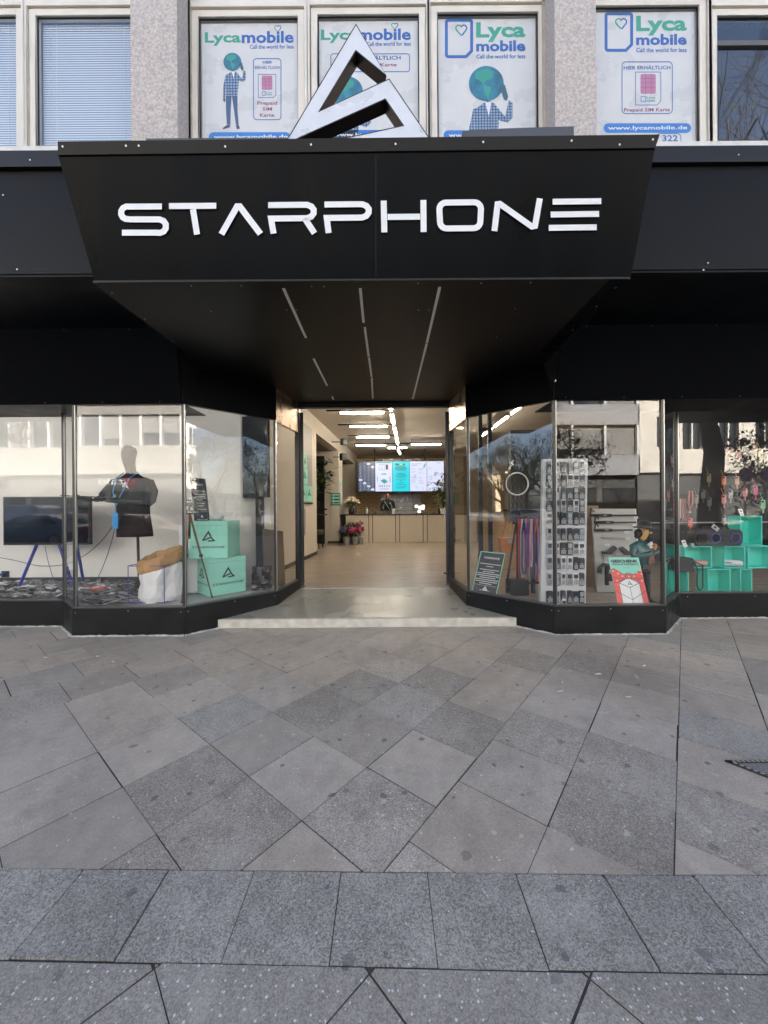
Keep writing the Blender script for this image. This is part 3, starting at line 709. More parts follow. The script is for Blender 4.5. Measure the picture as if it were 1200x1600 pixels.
for gx0, gx1, kind in wins:
    a = at(gx0, 120, UD).x; b = at(gx1, 120, UD).x; zt = at((gx0 + gx1) / 2, {60: 29, 312: 31, 497: 27.5, 683: 24, 922: 13.5}.get(gx0, 29), UD).z; e = .085
    w = MB()
    for q in ((a - e - .04, a - e, zs - .02, 7.9), (b + e, b + e + .04, zs - .02, 7.9), (a - e, b + e, zt + e, 7.9), (a - e, b + e, zs - .02, zs + .0)):
        w.box(q[0], q[1], UD - .06, UD + .06, q[2], q[3])
    fr = w.build('window', FRM, ob, bevel=.004)
    s = MB()
    for q in ((a - e + .006, a, zs + .006, zt + e - .006), (b, b + e - .006, zs + .006, zt + e - .006), (a, b, zt, zt + e - .006), (a, b, zs + .006, zs + .05)):
        s.box(q[0], q[1], UD - .035, UD + .04, q[2], q[3])
    s.build('sash', FRM, fr, bevel=.006)
    MB().quad((a, UD - .005, zs + .05), (b, UD - .005, zs + .05), (b, UD - .005, zt), (a, UD - .005, zt)).build('pane', GLU if kind in 'bd' else glass_mat('poster_glass', .1, .8), fr)
    g_ = MB(); k_ = .012
    for q in ((a, a + k_, zs + .05, zt), (b - k_, b, zs + .05, zt), (a + k_, b - k_, zt - k_, zt)):
        g_.box(q[0], q[1], UD - .012, UD - .002, q[2], q[3])
    g_.build('gasket', BLKM, fr)
    if kind == 'b':
        bl_ = MB(); n = 56
        for i in range(n):
            z = zs + .06 + (zt - zs - .06) * i / n
            bl_.add([(a + .01, UD + .05, z), (b - .01, UD + .05, z), (b - .01, UD + .056, z + .025), (a + .01, UD + .056, z + .025)], [(0, 1, 2, 3)])
        for x in (a + .18, b - .18): bl_.box(x, x + .004, UD + .046, UD + .05, zs, zt)
        bl_.build('blind', BL, fr)
    MB().quad((a - .1, UD + .3, zs), (b + .1, UD + .3, zs), (b + .1, UD + .3, 7.7), (a - .1, UD + .3, 7.7)).build('room_backing', DARKROOM if kind == 'd' else mat('room_grey', (.25, .26, .27), .8), fr)
    if kind == 'd':
        MB().box(a, b, UD - .03, UD + .03, zt - .36, zt - .3).build('roller_box', mat('shade_grey', (.1, .1, .1), .6), fr)
    XG.append((a, b, zt))
# ---- posters
PB = mat('poster_paper', (.68, .67, .64), .3, var=.05, vscale=2.5, wavy=.25)
LG = mat('print_green', lin((52, 160, 122)), .5); LB = mat('print_blue', lin((36, 92, 170)), .5); LPk = mat('print_rose', lin((190, 120, 150)), .5)
LR = mat('print_maroon', lin((150, 70, 105)), .5); LW = mat('print_white', (.75, .77, .8), .5); LGl = mat('print_globe', lin((30, 112, 135)), .5, var=.5, vscale=5)
LSu = None
def check_mat():
    m = bpy.data.materials.new('print_check_suit'); m.use_nodes = True; nt = m.node_tree; b = nt.nodes['Principled BSDF']
    t = nt.nodes.new('ShaderNodeTexCoord'); k = nt.nodes.new('ShaderNodeTexBrick'); k.offset = 0
    k.inputs['Scale'].default_value = 1; k.inputs['Brick Width'].default_value = .035; k.inputs['Row Height'].default_value = .035; k.inputs['Mortar Size'].default_value = .006
    k.inputs['Color1'].default_value = (.32, .4, .5, 1); k.inputs['Color2'].default_value = (.22, .32, .45, 1); k.inputs['Mortar'].default_value = (.03, .07, .16, 1)
    mp = nt.nodes.new('ShaderNodeMapping'); mp.inputs['Rotation'].default_value = (rad(90), 0, 0)
    nt.links.new(t.outputs['Object'], mp.inputs[0]); nt.links.new(mp.outputs[0], k.inputs['Vector']); nt.links.new(k.outputs['Color'], b.inputs['Base Color']); return m
LSu = check_mat()
PD = UD + .02
def pm(): return MB()
def poly_px(m, pts, d, mi=0): return m.poly([(at(x, y, d).x, at(x, y, d).z) for x, y in pts], d, mi)
def txt(m, s, x0, x1, ytop, ybot, d, mi=0, bold=.02):
    c = at((x0 + x1) / 2, (ytop + ybot) / 2, d); hw = (x1 - x0) / 2 / F * d; hh = (ybot - ytop) / 2 / F * d
    return m.text(s, c.x - hw, c.x + hw, c.z - hh, c.z + hh, d, mi, bold)
def stroke_px(m, pts, w, d, mi=0, closed=False):
    P = [Vector((at(x, y, d).x, at(x, y, d).z)) for x, y in pts]; return m.stroke(P, w / F * d, d, d + .0008, mi, closed)
def pxarc(cx, cy, r, a0, a1, n=6): return [(cx + r * cos(rad(a0 + (a1 - a0) * i / n)), cy - r * sin(rad(a0 + (a1 - a0) * i / n))) for i in range(n + 1)]
def pxrr(x0, x1, y0, y1, r): return pxarc(x1 - r, y0 + r, r, 0, 90, 4) + pxarc(x0 + r, y0 + r, r, 90, 180, 4) + pxarc(x0 + r, y1 - r, r, 180, 270, 4) + pxarc(x1 - r, y1 - r, r, 270, 360, 4)
def heart(x, y, s, p, d):
    h = pm(); stroke_px(h, [(x, y + s * 1.1), (x - s * .8, y + .2 * s)] + pxarc(x - s * .45, y - s * .2, s * .5, 200, 20, 6), s * .24, d); h.build('heart_outline', LG, p)
    h = pm(); stroke_px(h, [(x + s * .1, y + s * 1.1), (x + s * .8, y + .2 * s)] + pxarc(x + s * .45, y - s * .2, s * .5, -20, 160, 6), s * .24, d); h.build('heart_outline', LB, p)
def body_fig(p, cx, top, sc, full, d):
    """printed figure of a suited man with a globe for a head"""
    X = lambda a: cx + a * sc; Y = lambda a: top + a * sc
    su = pm()
    poly_px(su, [(X(-6.5), Y(33)), (X(2), Y(27)), (X(8), Y(30)), (X(11), Y(45)), (X(9), Y(66)), (X(-9), Y(66)), (X(-8), Y(44))], d)
    poly_px(su, [(X(-6.5), Y(33)), (X(-9.5), Y(34)), (X(-13), Y(50)), (X(-13.5), Y(70)), (X(-10), Y(70)), (X(-8), Y(44))], d)
    poly_px(su, [(X(7.5), Y(30)), (X(16), Y(40)), (X(19), Y(27)), (X(22), Y(29)), (X(22), Y(41)), (X(18), Y(45)), (X(10.6), Y(43))], d)
    su.build('printed_suit', LSu, p)
    if full:
        tr_ = pm(); poly_px(tr_, [(X(-9), Y(66.3)), (X(0), Y(66.3)), (X(-1.5), Y(90)), (X(-2), Y(112)), (X(-7.5), Y(112)), (X(-9), Y(88))], d); poly_px(tr_, [(X(.2), Y(66.3)), (X(9), Y(66.3)), (X(9.2), Y(90)), (X(11), Y(112)), (X(6.5), Y(112)), (X(4), Y(92))], d)
        tr_.build('printed_trousers', mat('print_trousers', lin((60, 80, 115)), .5), p)
        sh = pm(); poly_px(sh, [(X(-7.5), Y(112.3)), (X(-2), Y(112.3)), (X(-3), Y(116)), (X(-13), Y(119)), (X(-14), Y(117))], d); poly_px(sh, [(X(6.5), Y(112.3)), (X(11), Y(112.3)), (X(13), Y(118)), (X(8), Y(119))], d)
        sh.build('printed_shoes', mat('print_dark', lin((45, 55, 75)), .5), p)
        h2 = pm(); poly_px(h2, [(X(-13.3), Y(70.4)), (X(-10), Y(70.4)), (X(-9.5), Y(74)), (X(-11.5), Y(77)), (X(-13.5), Y(74))], d); h2.build('printed_hand', mat('print_teal_dark', lin((40, 90, 100)), .5), p)
    sh = pm(); poly_px(sh, [(X(0), Y(28.5)), (X(5), Y(28.5)), (X(3), Y(40))], d - .0015); sh.build('printed_collar', LW, p)
    gl = pm(); poly_px(gl, pxarc(X(1), Y(13.5), 14 * sc, 0, 345, 28), d - .0025); gl.build('printed_globe', LGl, p)
    la = pm(); poly_px(la, [(X(-2), Y(14)), (X(5), Y(17)), (X(3.5), Y(22)), (X(3), Y(27)), (X(0), Y(22))], d - .0035); poly_px(la, [(X(-8), Y(4.5)), (X(1), Y(1.5)), (X(7), Y(4)), (X(6), Y(9)), (X(1), Y(11)), (X(-1), Y(14)), (X(-5), Y(11)), (X(-8), Y(9))], d - .0035)
    la.build('printed_land', mat('print_land', lin((45, 150, 125)), .5), p)
    hd = pm(); poly_px(hd, [(X(13), Y(13)), (X(16), Y(15)), (X(18.5), Y(24)), (X(17.5), Y(27)), (X(15), Y(26)), (X(13.5), Y(21)), (X(10), Y(21))], d - .0045); hd.build('printed_hand', mat('print_teal_dark', lin((40, 90, 100)), .5), p)
def sim(p, x0, x1, y0, y1, d):
    m = pm(); c = (x1 - x0) * .15; stroke_px(m, [(x0, y0), (x1, y0), (x1, y1 - c), (x1 - c, y1), (x0, y1)], .9, d, 0, True); m.build('sim_outline', LB, p)
    w = x1 - x0; m = pm(); poly_px(m, pxrr(x0 + w * .2, x1 - w * .2, y0 + w * .08, y0 + (y1 - y0) * .66, w * .06), d); m.build('sim_chip', LPk, p)
    m = pm(); yy = y0 + (y1 - y0)
    for k in (.2, .33, .46): stroke_px(m, [(x0 + w * .2, y0 + (y1 - y0) * k), (x1 - w * .2, y0 + (y1 - y0) * k)], .5, d - .001)
    stroke_px(m, [(x0 + w * .4, y0 + w * .08), (x0 + w * .4, y0 + (y1 - y0) * .66)], .5, d - .001); stroke_px(m, [(x0 + w * .62, y0 + w * .08), (x0 + w * .62, y0 + (y1 - y0) * .66)], .5, d - .001)
    m.build('chip_lines', LR, p)
    m = pm(); stroke_px(m, pxrr(x0 + w * .22, x0 + w * .4, y0 + (y1 - y0) * .74, y0 + (y1 - y0) * .9, .6), .8, d, 0, True); txt(m, 'mobile', x0 + w * .44, x1 - w * .22, y0 + (y1 - y0) * .84, y0 + (y1 - y0) * .9, d); m.build('small_logo', LB, p)
    m = pm(); txt(m, 'Lyca', x0 + w * .44, x1 - w * .22, y0 + (y1 - y0) * .74, y0 + (y1 - y0) * .83, d); m.build('small_logo', LG, p)
def bubble(p, x0, x1, y0, y1, d, s=None, tx=None):
    m = pm(); poly_px(m, pxrr(x0, x1, y0, y1, (y1 - y0) / 2 - .1), d); m.build('web_address_bar', mat('print_bright_blue', lin((40, 120, 200)), .5), p)
    m = pm(); txt(m, 'www.lycamobile.de', tx[0], tx[1], y0 + 4, y1 - 3.2, d - .0015); m.build('web_address', LW, p)
def poster(i, label, fn):
    a, b, zt = XG[i]
    t = thing('window_poster', label, 'poster', ((a + b) / 2, PD + .01, zs + .05), 0, 'advertising posters behind the upper windows')
    MB().box(a + .012, b - .012, PD + .002, PD + .004, zs + .052, zt - .012).build('sheet', PB, t)
    fn(t); return t
def logo_line(p, x0, x1, y0, yb, d):
    w = x1 - x0; m = pm(); txt(m, 'Lyca', x0, x0 + w * .405, y0, yb + 3.6, d, 0, .03); m.build('logo_word', LG, p)
    m = pm(); txt(m, 'mobile', x0 + w * .415, x1, y0 - 1.5, yb - .6, d, 0, .03); m.build('logo_word', LB, p)
    m = pm(); txt(m, 'Call the world for less', x0 + w * .505, x1, yb + 1.6, yb + 8.2, d, 0, .02); m.build('slogan', LB, p)
    heart(x0 + w * .82, y0 - 6.2, 5.3, p, d)
def p1(t):
    logo_line(t, 320, 459, 50, 68, PD)
    body_fig(t, 362, 83, 1.0, True, PD)
    m = pm(); stroke_px(m, pxrr(396, 439, 91.5, 187, 5), 1.2, PD, 0, True); txt(m, 'HIER', 410.5, 425, 95, 99.3, PD); txt(m, 'ERHÄLTLICH', 398.5, 436.5, 102.2, 108, PD); m.build('blue_print', LB, t)
    sim(t, 403.5, 431, 116, 152.5, PD)
    m = pm(); txt(m, 'Prepaid', 402, 433, 158, 165.5, PD); txt(m, 'SIM', 410, 425, 167.5, 173, PD); txt(m, 'Karte', 406, 428.5, 177, 182.5, PD); m.build('maroon_print', LR, t)
    bubble(t, 326, 454, 206.5, 222, PD, None, (334, 450))
def p2(t):
    logo_line(t, 501.5, 642, 46, 63.5, PD)
    m = pm(); stroke_px(m, pxrr(517, 640, 84, 112, 4), 1.2, PD, 0, True); txt(m, 'HIER ERHÄLTLICH', 541, 626, 86, 93.5, PD); m.build('blue_print', LB, t)
    m = pm(); txt(m, 'Prepaid SIM Karte', 535, 620, 98.5, 105.5, PD); m.build('maroon_print', LR, t)
    body_fig(t, 541, 120, 1.75, False, PD)
    bubble(t, 512, 640, 203, 218, PD, None, (520, 634))
def lyca_block(t, bx0, bx1, by0, by1, tx0, tx1):
    m = pm(); c = 9; P = pxarc(bx1 - 3, by0 + 3, 3, 0, 90, 3) + pxarc(bx0 + 3, by0 + 3, 3, 90, 180, 3) + pxarc(bx0 + 3, by1 - 3, 3, 180, 270, 3) + [(bx1 - c, by1), (bx1, by1 - c)]
    stroke_px(m, P, 4.6, PD, 0, True); m.build('sim_frame', LB, t); heart((bx0 + bx1) / 2 + 3.5, (by0 * .72 + by1 * .28) - 2, 9, t, PD)
    m = pm(); txt(m, 'Lyca', tx0, tx1, by0 + 3, by0 + 34, PD, 0, .035); m.build('logo_word', LG, t)
    m = pm(); txt(m, 'mobile', tx0, tx1, by0 + 31.5, by0 + 49, PD, 0, .035); m.build('logo_word', LB, t)
    m = pm(); txt(m, 'Call the world for less', tx0, tx1, by0 + 53, by0 + 60, PD); m.build('slogan', LB, t)
def p3(t):
    lyca_block(t, 697.5, 737, 31.5, 88.5, 744, 821)
    body_fig(t, 758, 104, 1.95, False, PD)
    bubble(t, 693, 822, 203.5, 219, PD, None, (701, 815))
def p4(t):
    lyca_block(t, 947, 987, 21.5, 78.5, 994, 1073)
    m = pm(); stroke_px(m, pxrr(972, 1050.5, 96.5, 177.5, 6), 1.2, PD, 0, True); txt(m, 'HIER ERHÄLTLICH', 974.5, 1047.5, 101.5, 108.5, PD); m.build('blue_print', LB, t)
    sim(t, 993, 1032.5, 112.5, 164, PD)
    m = pm(); txt(m, 'Prepaid SIM Karte', 975, 1047, 168.5, 176, PD); m.build('maroon_print', LR, t)
    bubble(t, 943, 1080, 192.5, 207.5, PD, None, (950, 1074))
    m = pm(); stroke_px(m, pxrr(1025, 1064, 208.5, 228, 6), 1, PD, 0, True); txt(m, '322', 1035, 1059, 211, 221, PD); m.build('blue_print', LB, t)
poster(3, 'window poster with wide blue and green logo, full-length suited figure and narrow SIM card panel', p1)
poster(4, 'window poster mostly covered by the triangular logo sign', p2)
poster(5, 'window poster with large globe-headed figure in checked jacket, left of the right pier', p3)
poster(6, 'window poster with big SIM card drawing in the middle, right of the right pier', p4)
# ---------------------------------------------------------------- across the street (seen mirrored in the glass)
OPW = mat('white_facade', (.78, .73, .64), .7, var=.08, vscale=.8)
OPG = mat('grey_facade', (.36, .36, .37), .75, var=.1, vscale=.8)
DG = mat('dark_glazing', (.03, .035, .04), .08, spec=.8)
OPF = mat('white_mullion', (.75, .74, .71), .5)
SHF = mat('shopfront_grey', (.09, .09, .088), .6, var=.2, vscale=.5)
OY = -20.5
def office(x0, x1, storeys, label, wallm, pitch, glassm, hbase=4.4, SH=4.7, SP=2.25):
    t = thing('street_building', label, 'building', ((x0 + x1) / 2, OY, 0))
    MB().box(x0, x1, OY - 12, OY - .5, -.1, hbase).build('ground_floor', SHF, t)
    MB().box(x0, x1, OY - 12, OY - .4, hbase, hbase + storeys * SH + .6).build('core', DG, t)
    for s in range(storeys + 1):
        z = hbase + s * SH
        MB().box(x0, x1, OY - .4, OY, z, z + (SP if s < storeys else .7)).build('spandrel', wallm, t)
    n = int((x1 - x0) / pitch); mul = None
    for s in range(storeys):
        z = hbase + s * SH + SP
        for i in range(n + 1):
            x = x0 + (x1 - x0) * i / n
            if mul is None:
                mul = MB().box(x - .09, x + .09, OY - .38, OY - .03, z, z + SH - SP).build('mullion', OPF, t)
            else:
                o = mul.copy(); COL.objects.link(o); o.parent = t; o.location = mul.location + Vector((x - x0, 0, 0)) if False else (x - x0, 0, s * SH)
    pb = None
    for s in range(storeys):
        for i in range(n):
            if random.random() < .72:
                w = (x1 - x0) / n; h = (SH - SP) * random.choice([.6, .8, .98, .98])
                x = x0 + w * i; z = hbase + s * SH + SH
                m = MB()
                for k in range(int(h / .09)):
                    m.add([(x + .1, OY - .3, z - .09 * (k + 1) + .015), (x + w - .1, OY - .3, z - .09 * (k + 1) + .015), (x + w - .1, OY - .33, z - .09 * k), (x + .1, OY - .33, z - .09 * k)], [(0, 1, 2, 3)])
                if s < 2: m.build('blind', mat('opp_blind', (.3, .29, .27), .6), t)
    return t
OPL = mat('part_shaded_white_facade', (.38, .36, .325), .7, var=.1, vscale=.8)  # white facade darkened, its partial shade is put into the colour
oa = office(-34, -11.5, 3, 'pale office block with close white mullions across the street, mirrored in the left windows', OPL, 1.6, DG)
ob2 = office(-11.4, 20, 3, 'grey banded office block across the street, mirrored in the middle windows', OPG, 2.6, DG, 4.0, 4.0, 1.6)
# white building with punched windows (mirrored at far right)
t = thing('street_building', 'white building with separate dark windows across the street, mirrored in the far right window', 'building', (32, OY, 0))
MB().box(20.1, 41, OY - 12, OY - .3, -.1, 4.2).build('ground_floor', SHF, t)
MB().box(20.1, 41, OY - 12, OY - .3, 4.2, 15).build('core', DG, t)
for z0, z1 in ((4.2, 6.2), (8.6, 9.9), (12.2, 13.4)): MB().box(20.1, 41, OY - .3, OY, z0, z1).build('wall', OPW, t)
for z0, z1 in ((6.2, 8.6), (9.9, 12.2)):
    for i in range(7):
        x = 20.1 + i * 3; MB().box(x, x + 1.35, OY - .3, OY, z0, z1).build('wall_pier', OPW, t)
        MB().box(x + 2.12, x + 2.24, OY - .28, OY - .05, z0, z1).build('window_mullion', OPF, t)
# tall gabled ornate house further down to the left
OR = mat('ochre_stone', (.62, .5, .34), .8, var=.12, vscale=1); ORW = mat('cream_trim', (.75, .68, .55), .7); RF = mat('slate_roof', (.06, .06, .065), .7, var=.2)
t = thing('gabled_house', 'ornate ochre corner house with stepped gable, mirrored in the right splayed window', 'house', (-122, -46, 0), 0)
gx, gy = -122.0, -46.0
T = Matrix.Translation((gx, gy, 0)) @ Matrix.Rotation(rad(62), 4, 'Z')
# local x along the front, front faces local -y
MB(T).box(-7, 7, .3, 12, 0, 13).build('wall', OR, t)
w = MB(T)
for s in range(4):
    for i in range(6): w.box(-6.2 + i * 2.2, -5.1 + i * 2.2, -.02, .34, 1.2 + s * 3.1, 3.1 + s * 3.1)
w.build('windows', DG, t)
w = MB(T)
for s in range(4):
    for i in range(6):
        x = -6.2 + i * 2.2; z = 1.2 + s * 3.1
        w.box(x - .14, x, -.08, .32, z, z + 1.9); w.box(x + 1.1, x + 1.24, -.08, .32, z, z + 1.9); w.box(x - .2, x + 1.3, -.14, .32, z + 1.92, z + 2.15); w.box(x + .5, x + .58, -.05, .3, z, z + 1.9)
    w.box(-7.1, 7.1, -.15, .32, s * 3.1 + .4, s * 3.1 + .6)
w.build('window_surrounds', ORW, t)
MB(T).prism([(-4.2, 13), (4.2, 13), (3.4, 14.4), (2.3, 14.6), (2.1, 16), (1.1, 16.3), (.7, 17.6), (0, 18.4), (-.7, 17.6), (-1.1, 16.3), (-2.1, 16), (-2.3, 14.6), (-3.4, 14.4)], -.1, 1.0, 'y').build('gable', ORW, t)
MB(T).add([(-7.3, 0, 13), (7.3, 0, 13), (7.3, 12.2, 13), (-7.3, 12.2, 13), (-5.8, 5, 17), (5.8, 5, 17)], [(0, 1, 5, 4), (1, 2, 5), (2, 3, 4, 5), (3, 0, 4)]).build('roof', RF, t)
# second house beside it
t = thing('town_house', 'dark roofed town house beside the ornate gabled house, mirrored in the right splayed window', 'house', (-118, -26, 0))
T = Matrix.Translation((-118, -26.0, 0)) @ Matrix.Rotation(rad(78), 4, 'Z')
MB(T).box(-9, 9, .3, 10, 0, 11).build('wall', mat('brown_render', (.3, .25, .2), .8), t)
w = MB(T)
for s in range(3):
    for i in range(7): w.box(-8 + i * 2.4, -6.9 + i * 2.4, 0, .32, 1.2 + s * 3.2, 3.2 + s * 3.2)
w.build('windows', DG, t)
MB(T).add([(-9.3, 0, 11), (9.3, 0, 11), (9.3, 10.2, 11), (-9.3, 10.2, 11), (-9, 5, 15.5), (9, 5, 15.5)], [(0, 1, 5, 4), (1, 2, 5), (2, 3, 4, 5), (3, 0, 4)]).build('roof', RF, t)
# far end of the street on the right side (mirrored in the left splay)
t = thing('town_house', 'grey town house closing the street, mirrored in the left splayed window', 'house', (105, -40, 0))
T = Matrix.Translation((105, -40.0, 0)) @ Matrix.Rotation(rad(-75), 4, 'Z')
MB(T).box(-14, 14, .3, 10, 0, 6.5).build('wall', mat('grey_render', (.33, .32, .3), .8), t)
w = MB(T)
for s in range(2):
    for i in range(11): w.box(-13 + i * 2.4, -11.9 + i * 2.4, 0, .32, 1.2 + s * 3, 2.9 + s * 3)
w.build('windows', DG, t)
# shop signs and hoardings at street level over there
def opp_sign(s, x, z, w, h, col, label):
    T = Matrix.Translation((x, OY - .48, z)) @ Matrix.Rotation(pi, 4, 'Z')
    m = MB(T); m.text(s, -w / 2, w / 2, 0, h, 0, 0, .0, .03); o = m.build('lettering', col); tag(o, label, 'sign'); return o
opp_sign('zaki', -22.2, 3.55, 2.1, .6, mat('sign_white', (.7, .7, .68), .5), 'pale zaki lettering on the grey shop band across the street')
T = Matrix.Translation((-20.7, OY - .5, 3.85)) @ Matrix.Rotation(pi, 4, 'Z')
m = MB(T); m.stroke([Vector((.32 * cos(a * pi / 8), .32 * sin(a * pi / 8))) for a in range(16)], .12, -.03, 0, closed=True)
tag(m.build('lettering', mat('sign_red', (.5, .03, .05), .5)), 'red round O in front of the zaki lettering across the street', 'sign')
sw = thing('shop_windows', 'row of dark shop windows at street level across the street', 'shop windows', (-10, OY, 0))
for i in range(24):
    x = -33 + i * 3.6
    MB().box(x, x + 3.1, OY - .5, OY - .44, .4, 3.0).build('window', DG, sw)
# kerbside signs
RED = mat('sign_red', (.5, .03, .05), .5); BLU = mat('sign_blue', (.03, .08, .42), .4); SGW = mat('sign_white', (.75, .75, .75), .5)
def face(x, y, z, ang=pi): return Matrix.Translation((x, y, z)) @ Matrix.Rotation(ang, 4, 'Z')
def nostop(x, y, label):
    t = thing('traffic_sign', label, 'traffic sign', (x, y, 0), 0, 'no stopping signs at the kerb')
    MB().tube([(x, y, -.01), (x, y, 3.1)], .035, 8).build('pole', STEEL, t)
    T = face(x, y + .06, 2.75)
    d = lambda r0, yy, m, nm: MB(T).prism([(r0 * cos(k * pi / 12), r0 * sin(k * pi / 12)) for k in range(24)], yy, yy + .012, 'y').build(nm, m, t)
    d(.3, 0, RED, 'red_ring'); d(.23, -.014, BLU, 'blue_disc')
    m = MB(T)
    for s in (1, -1): m.stroke([Vector((-.19, -.19 * s)), Vector((.19, .19 * s))], .05, -.02, -.015)
    m.build('red_cross', RED, t)
    MB(T).box(-.2, .2, 0, .01, -.62, -.36).build('lower_plate', SGW, t)
nostop(14.5, -5.0, 'round red and blue no stopping sign, nearer of two mirrored in the far right window'); nostop(15.4, -5.05, 'no stopping sign with white plate, farther of two mirrored in the far right window')
t = thing('traffic_sign', 'blue parking sign on a pole mirrored in the far left window', 'traffic sign', (-15.4, -5.2, 0))
MB().tube([(-15.4, -5.2, -.01), (-15.4, -5.2, 2.9)], .035, 8).build('pole', STEEL, t)
T = face(-15.4, -5.14, 2.4); MB(T).box(-.25, .25, 0, .01, 0, .5).build('plate', BLU, t); MB(T).text('P', -.12, .12, .1, .42, -.004).build('letter', SGW, t)
MB(T).box(-.25, .25, 0, .01, -.25, -.03).build('lower_plate', SGW, t)
# parked cars
TYRE = mat('tyre_rubber', (.015, .015, .015), .8); RIM = mat('alloy_rim', (.45, .45, .46), .3, .9)
CG = mat('car_glass', (.02, .03, .035), .05, spec=.9); LAMP = mat('headlight_clear', (.6, .6, .6), .15); TL = mat('tail_light', (.4, .02, .02), .2)
def car(x, y, col, label, van=False, flip=False, metal=.3):
    t = thing('parked_car', label, 'car', (x, y, -.12), pi if flip else 0, 'cars parked along the kerb')
    m = mat('car_paint_' + '_'.join('%02d' % int(c * 99) for c in col), col, .3, metal, coat=.8)
    T = wmat(t)
    if van: prof = [(-2.3, .35), (-2.35, .9), (-2.3, 1.0), (-1.55, 1.12), (-.85, 1.82), (-.5, 1.92), (2.1, 1.92), (2.3, 1.75), (2.35, .4)]; roofi = 1.12
    else: prof = [(-2.15, .3), (-2.22, .55), (-2.1, .78), (-1.2, .95), (-.45, 1.38), (.1, 1.45), (.9, 1.43), (1.65, 1.08), (2.1, 1.0), (2.2, .75), (2.18, .3)]; roofi = .95
    # sections across the width with tumblehome
    secs = [(-.88, .0, .93), (-.86, .06, 1.0), (-.62, 1, 1.0), (.62, 1, 1.0), (.86, .06, 1.0), (.88, .0, .93)]
    n = len(prof); vs = []
    W = [(-.90, lambda z: min(z, roofi) * .96 + .02), (-.86, lambda z: min(z, roofi)), (-.66, lambda z: z * .985), (-.4, lambda z: z), (.4, lambda z: z), (.66, lambda z: z * .985), (.86, lambda z: min(z, roofi)), (.90, lambda z: min(z, roofi) * .96 + .02)]
    for wy, fz in W:
        for px_, pz in prof: vs.append((px_ * (1 - .02 * abs(wy)), wy, max(.28, fz(pz))))
    fs = [(i * n + j, i * n + j + 1, (i + 1) * n + j + 1, (i + 1) * n + j) for i in range(len(W) - 1) for j in range(n - 1)]
    fs += [(i * n + n - 1, i * n, (i + 1) * n, (i + 1) * n + n - 1) for i in range(len(W) - 1)] + [tuple(range(n)), tuple((len(W) - 1) * n + j for j in range(n))[::-1]]
    b = MB(T).add(vs, fs).build('body', m, t); smooth_angle(b, 35)
    g = MB(T)
    if van: side = [(-1.35, 1.2), (-.8, 1.72), (-.35, 1.8), (.5, 1.8), (.5, 1.2)]; ws = ((-1.5, 1.18), (-.9, 1.76))
    else: side = [(-1.0, 1.0), (-.42, 1.33), (.1, 1.39), (.85, 1.37), (1.4, 1.1), (1.35, 1.0)]; ws = ((-1.13, 1.0), (-.5, 1.35))
    for s in (-1, 1):
        P = [(a, (.868 - .2 * (z - roofi) / .45) * s + .012 * s, z) for a, z in side]
        g.add(P if s < 0 else P[::-1], [tuple(range(len(P)))])
    (xa, za), (xb, zb) = ws
    g.add([(xa, -.74, za + .03), (xa, .74, za + .03), (xb, .6, zb + .03), (xb, -.6, zb + .03)], [(0, 1, 2, 3)])
    g.build('side_glass', CG, t)
    if not van: MB(T).add([(.98, -.58, 1.43), (.98, .58, 1.43), (1.6, .7, 1.15), (1.6, -.7, 1.15)], [(0, 1, 2, 3)]).build('rear_glass', CG, t)
    for wx in (-1.35, 1.35):
        for s in (-1, 1):
            M = T @ Matrix.Translation((wx, s * .8, .32)) @ Matrix.Rotation(rad(90), 4, 'X')
            w = MB(M).lathe([(.2, -.1), (.3, -.11), (.32, -.07), (.32, .07), (.3, .11), (.2, .1)], 20).build('wheel', TYRE, t)
            MB(M).lathe([(.05, -.115), (.2, -.105), (.2, .105), (.05, .115)], 14).build('rim', RIM, w)
    for s in (-1, 1):
        MB(T).cbox((-2.12, s * .62, .68), .14, .34, .13).build('headlight', LAMP, t, bevel=.03); MB(T).cbox((2.13, s * .66, .82), .12, .28, .13).build('tail_light', TL, t, bevel=.02)
        MB(T).cbox((-.75, s * .98, 1.02), .12, .18, .13).build('wing_mirror', m, t, bevel=.03)
        MB(T).box(-.1, .06, s * .905 - .01, s * .905 + .01, .86, .9).build('door_handle', BLKP, t)
    return t
car(-15.7, -7.2, (.1, .22, .36), 'dark blue car parked at the kerb, mirrored behind the television', metal=.6)
car(-10.8, -7.2, (.34, .03, .045), 'dark red car parked at the kerb, mirrored behind the shop dummy', flip=True)
car(-20.5, -10.4, (.55, .58, .62), 'pale van on the far lane mirrored at far left', van=True)
car(-6.4, -7.3, (.32, .34, .37), 'silver grey car parked opposite the mint boxes', flip=True, metal=.7)
car(17.6, -7.4, (.02, .022, .026), 'black car parked at the kerb, mirrored behind the boombox')
car(23.2, -7.4, (.5, .52, .54), 'light silver car parked at the kerb at far right', metal=.5)
car(28.4, -7.3, (.2, .22, .25), 'grey car parked beyond the silver car on the right')
car(-26, -7.3, (.6, .6, .6), 'white car parked beyond the dark blue car on the left')
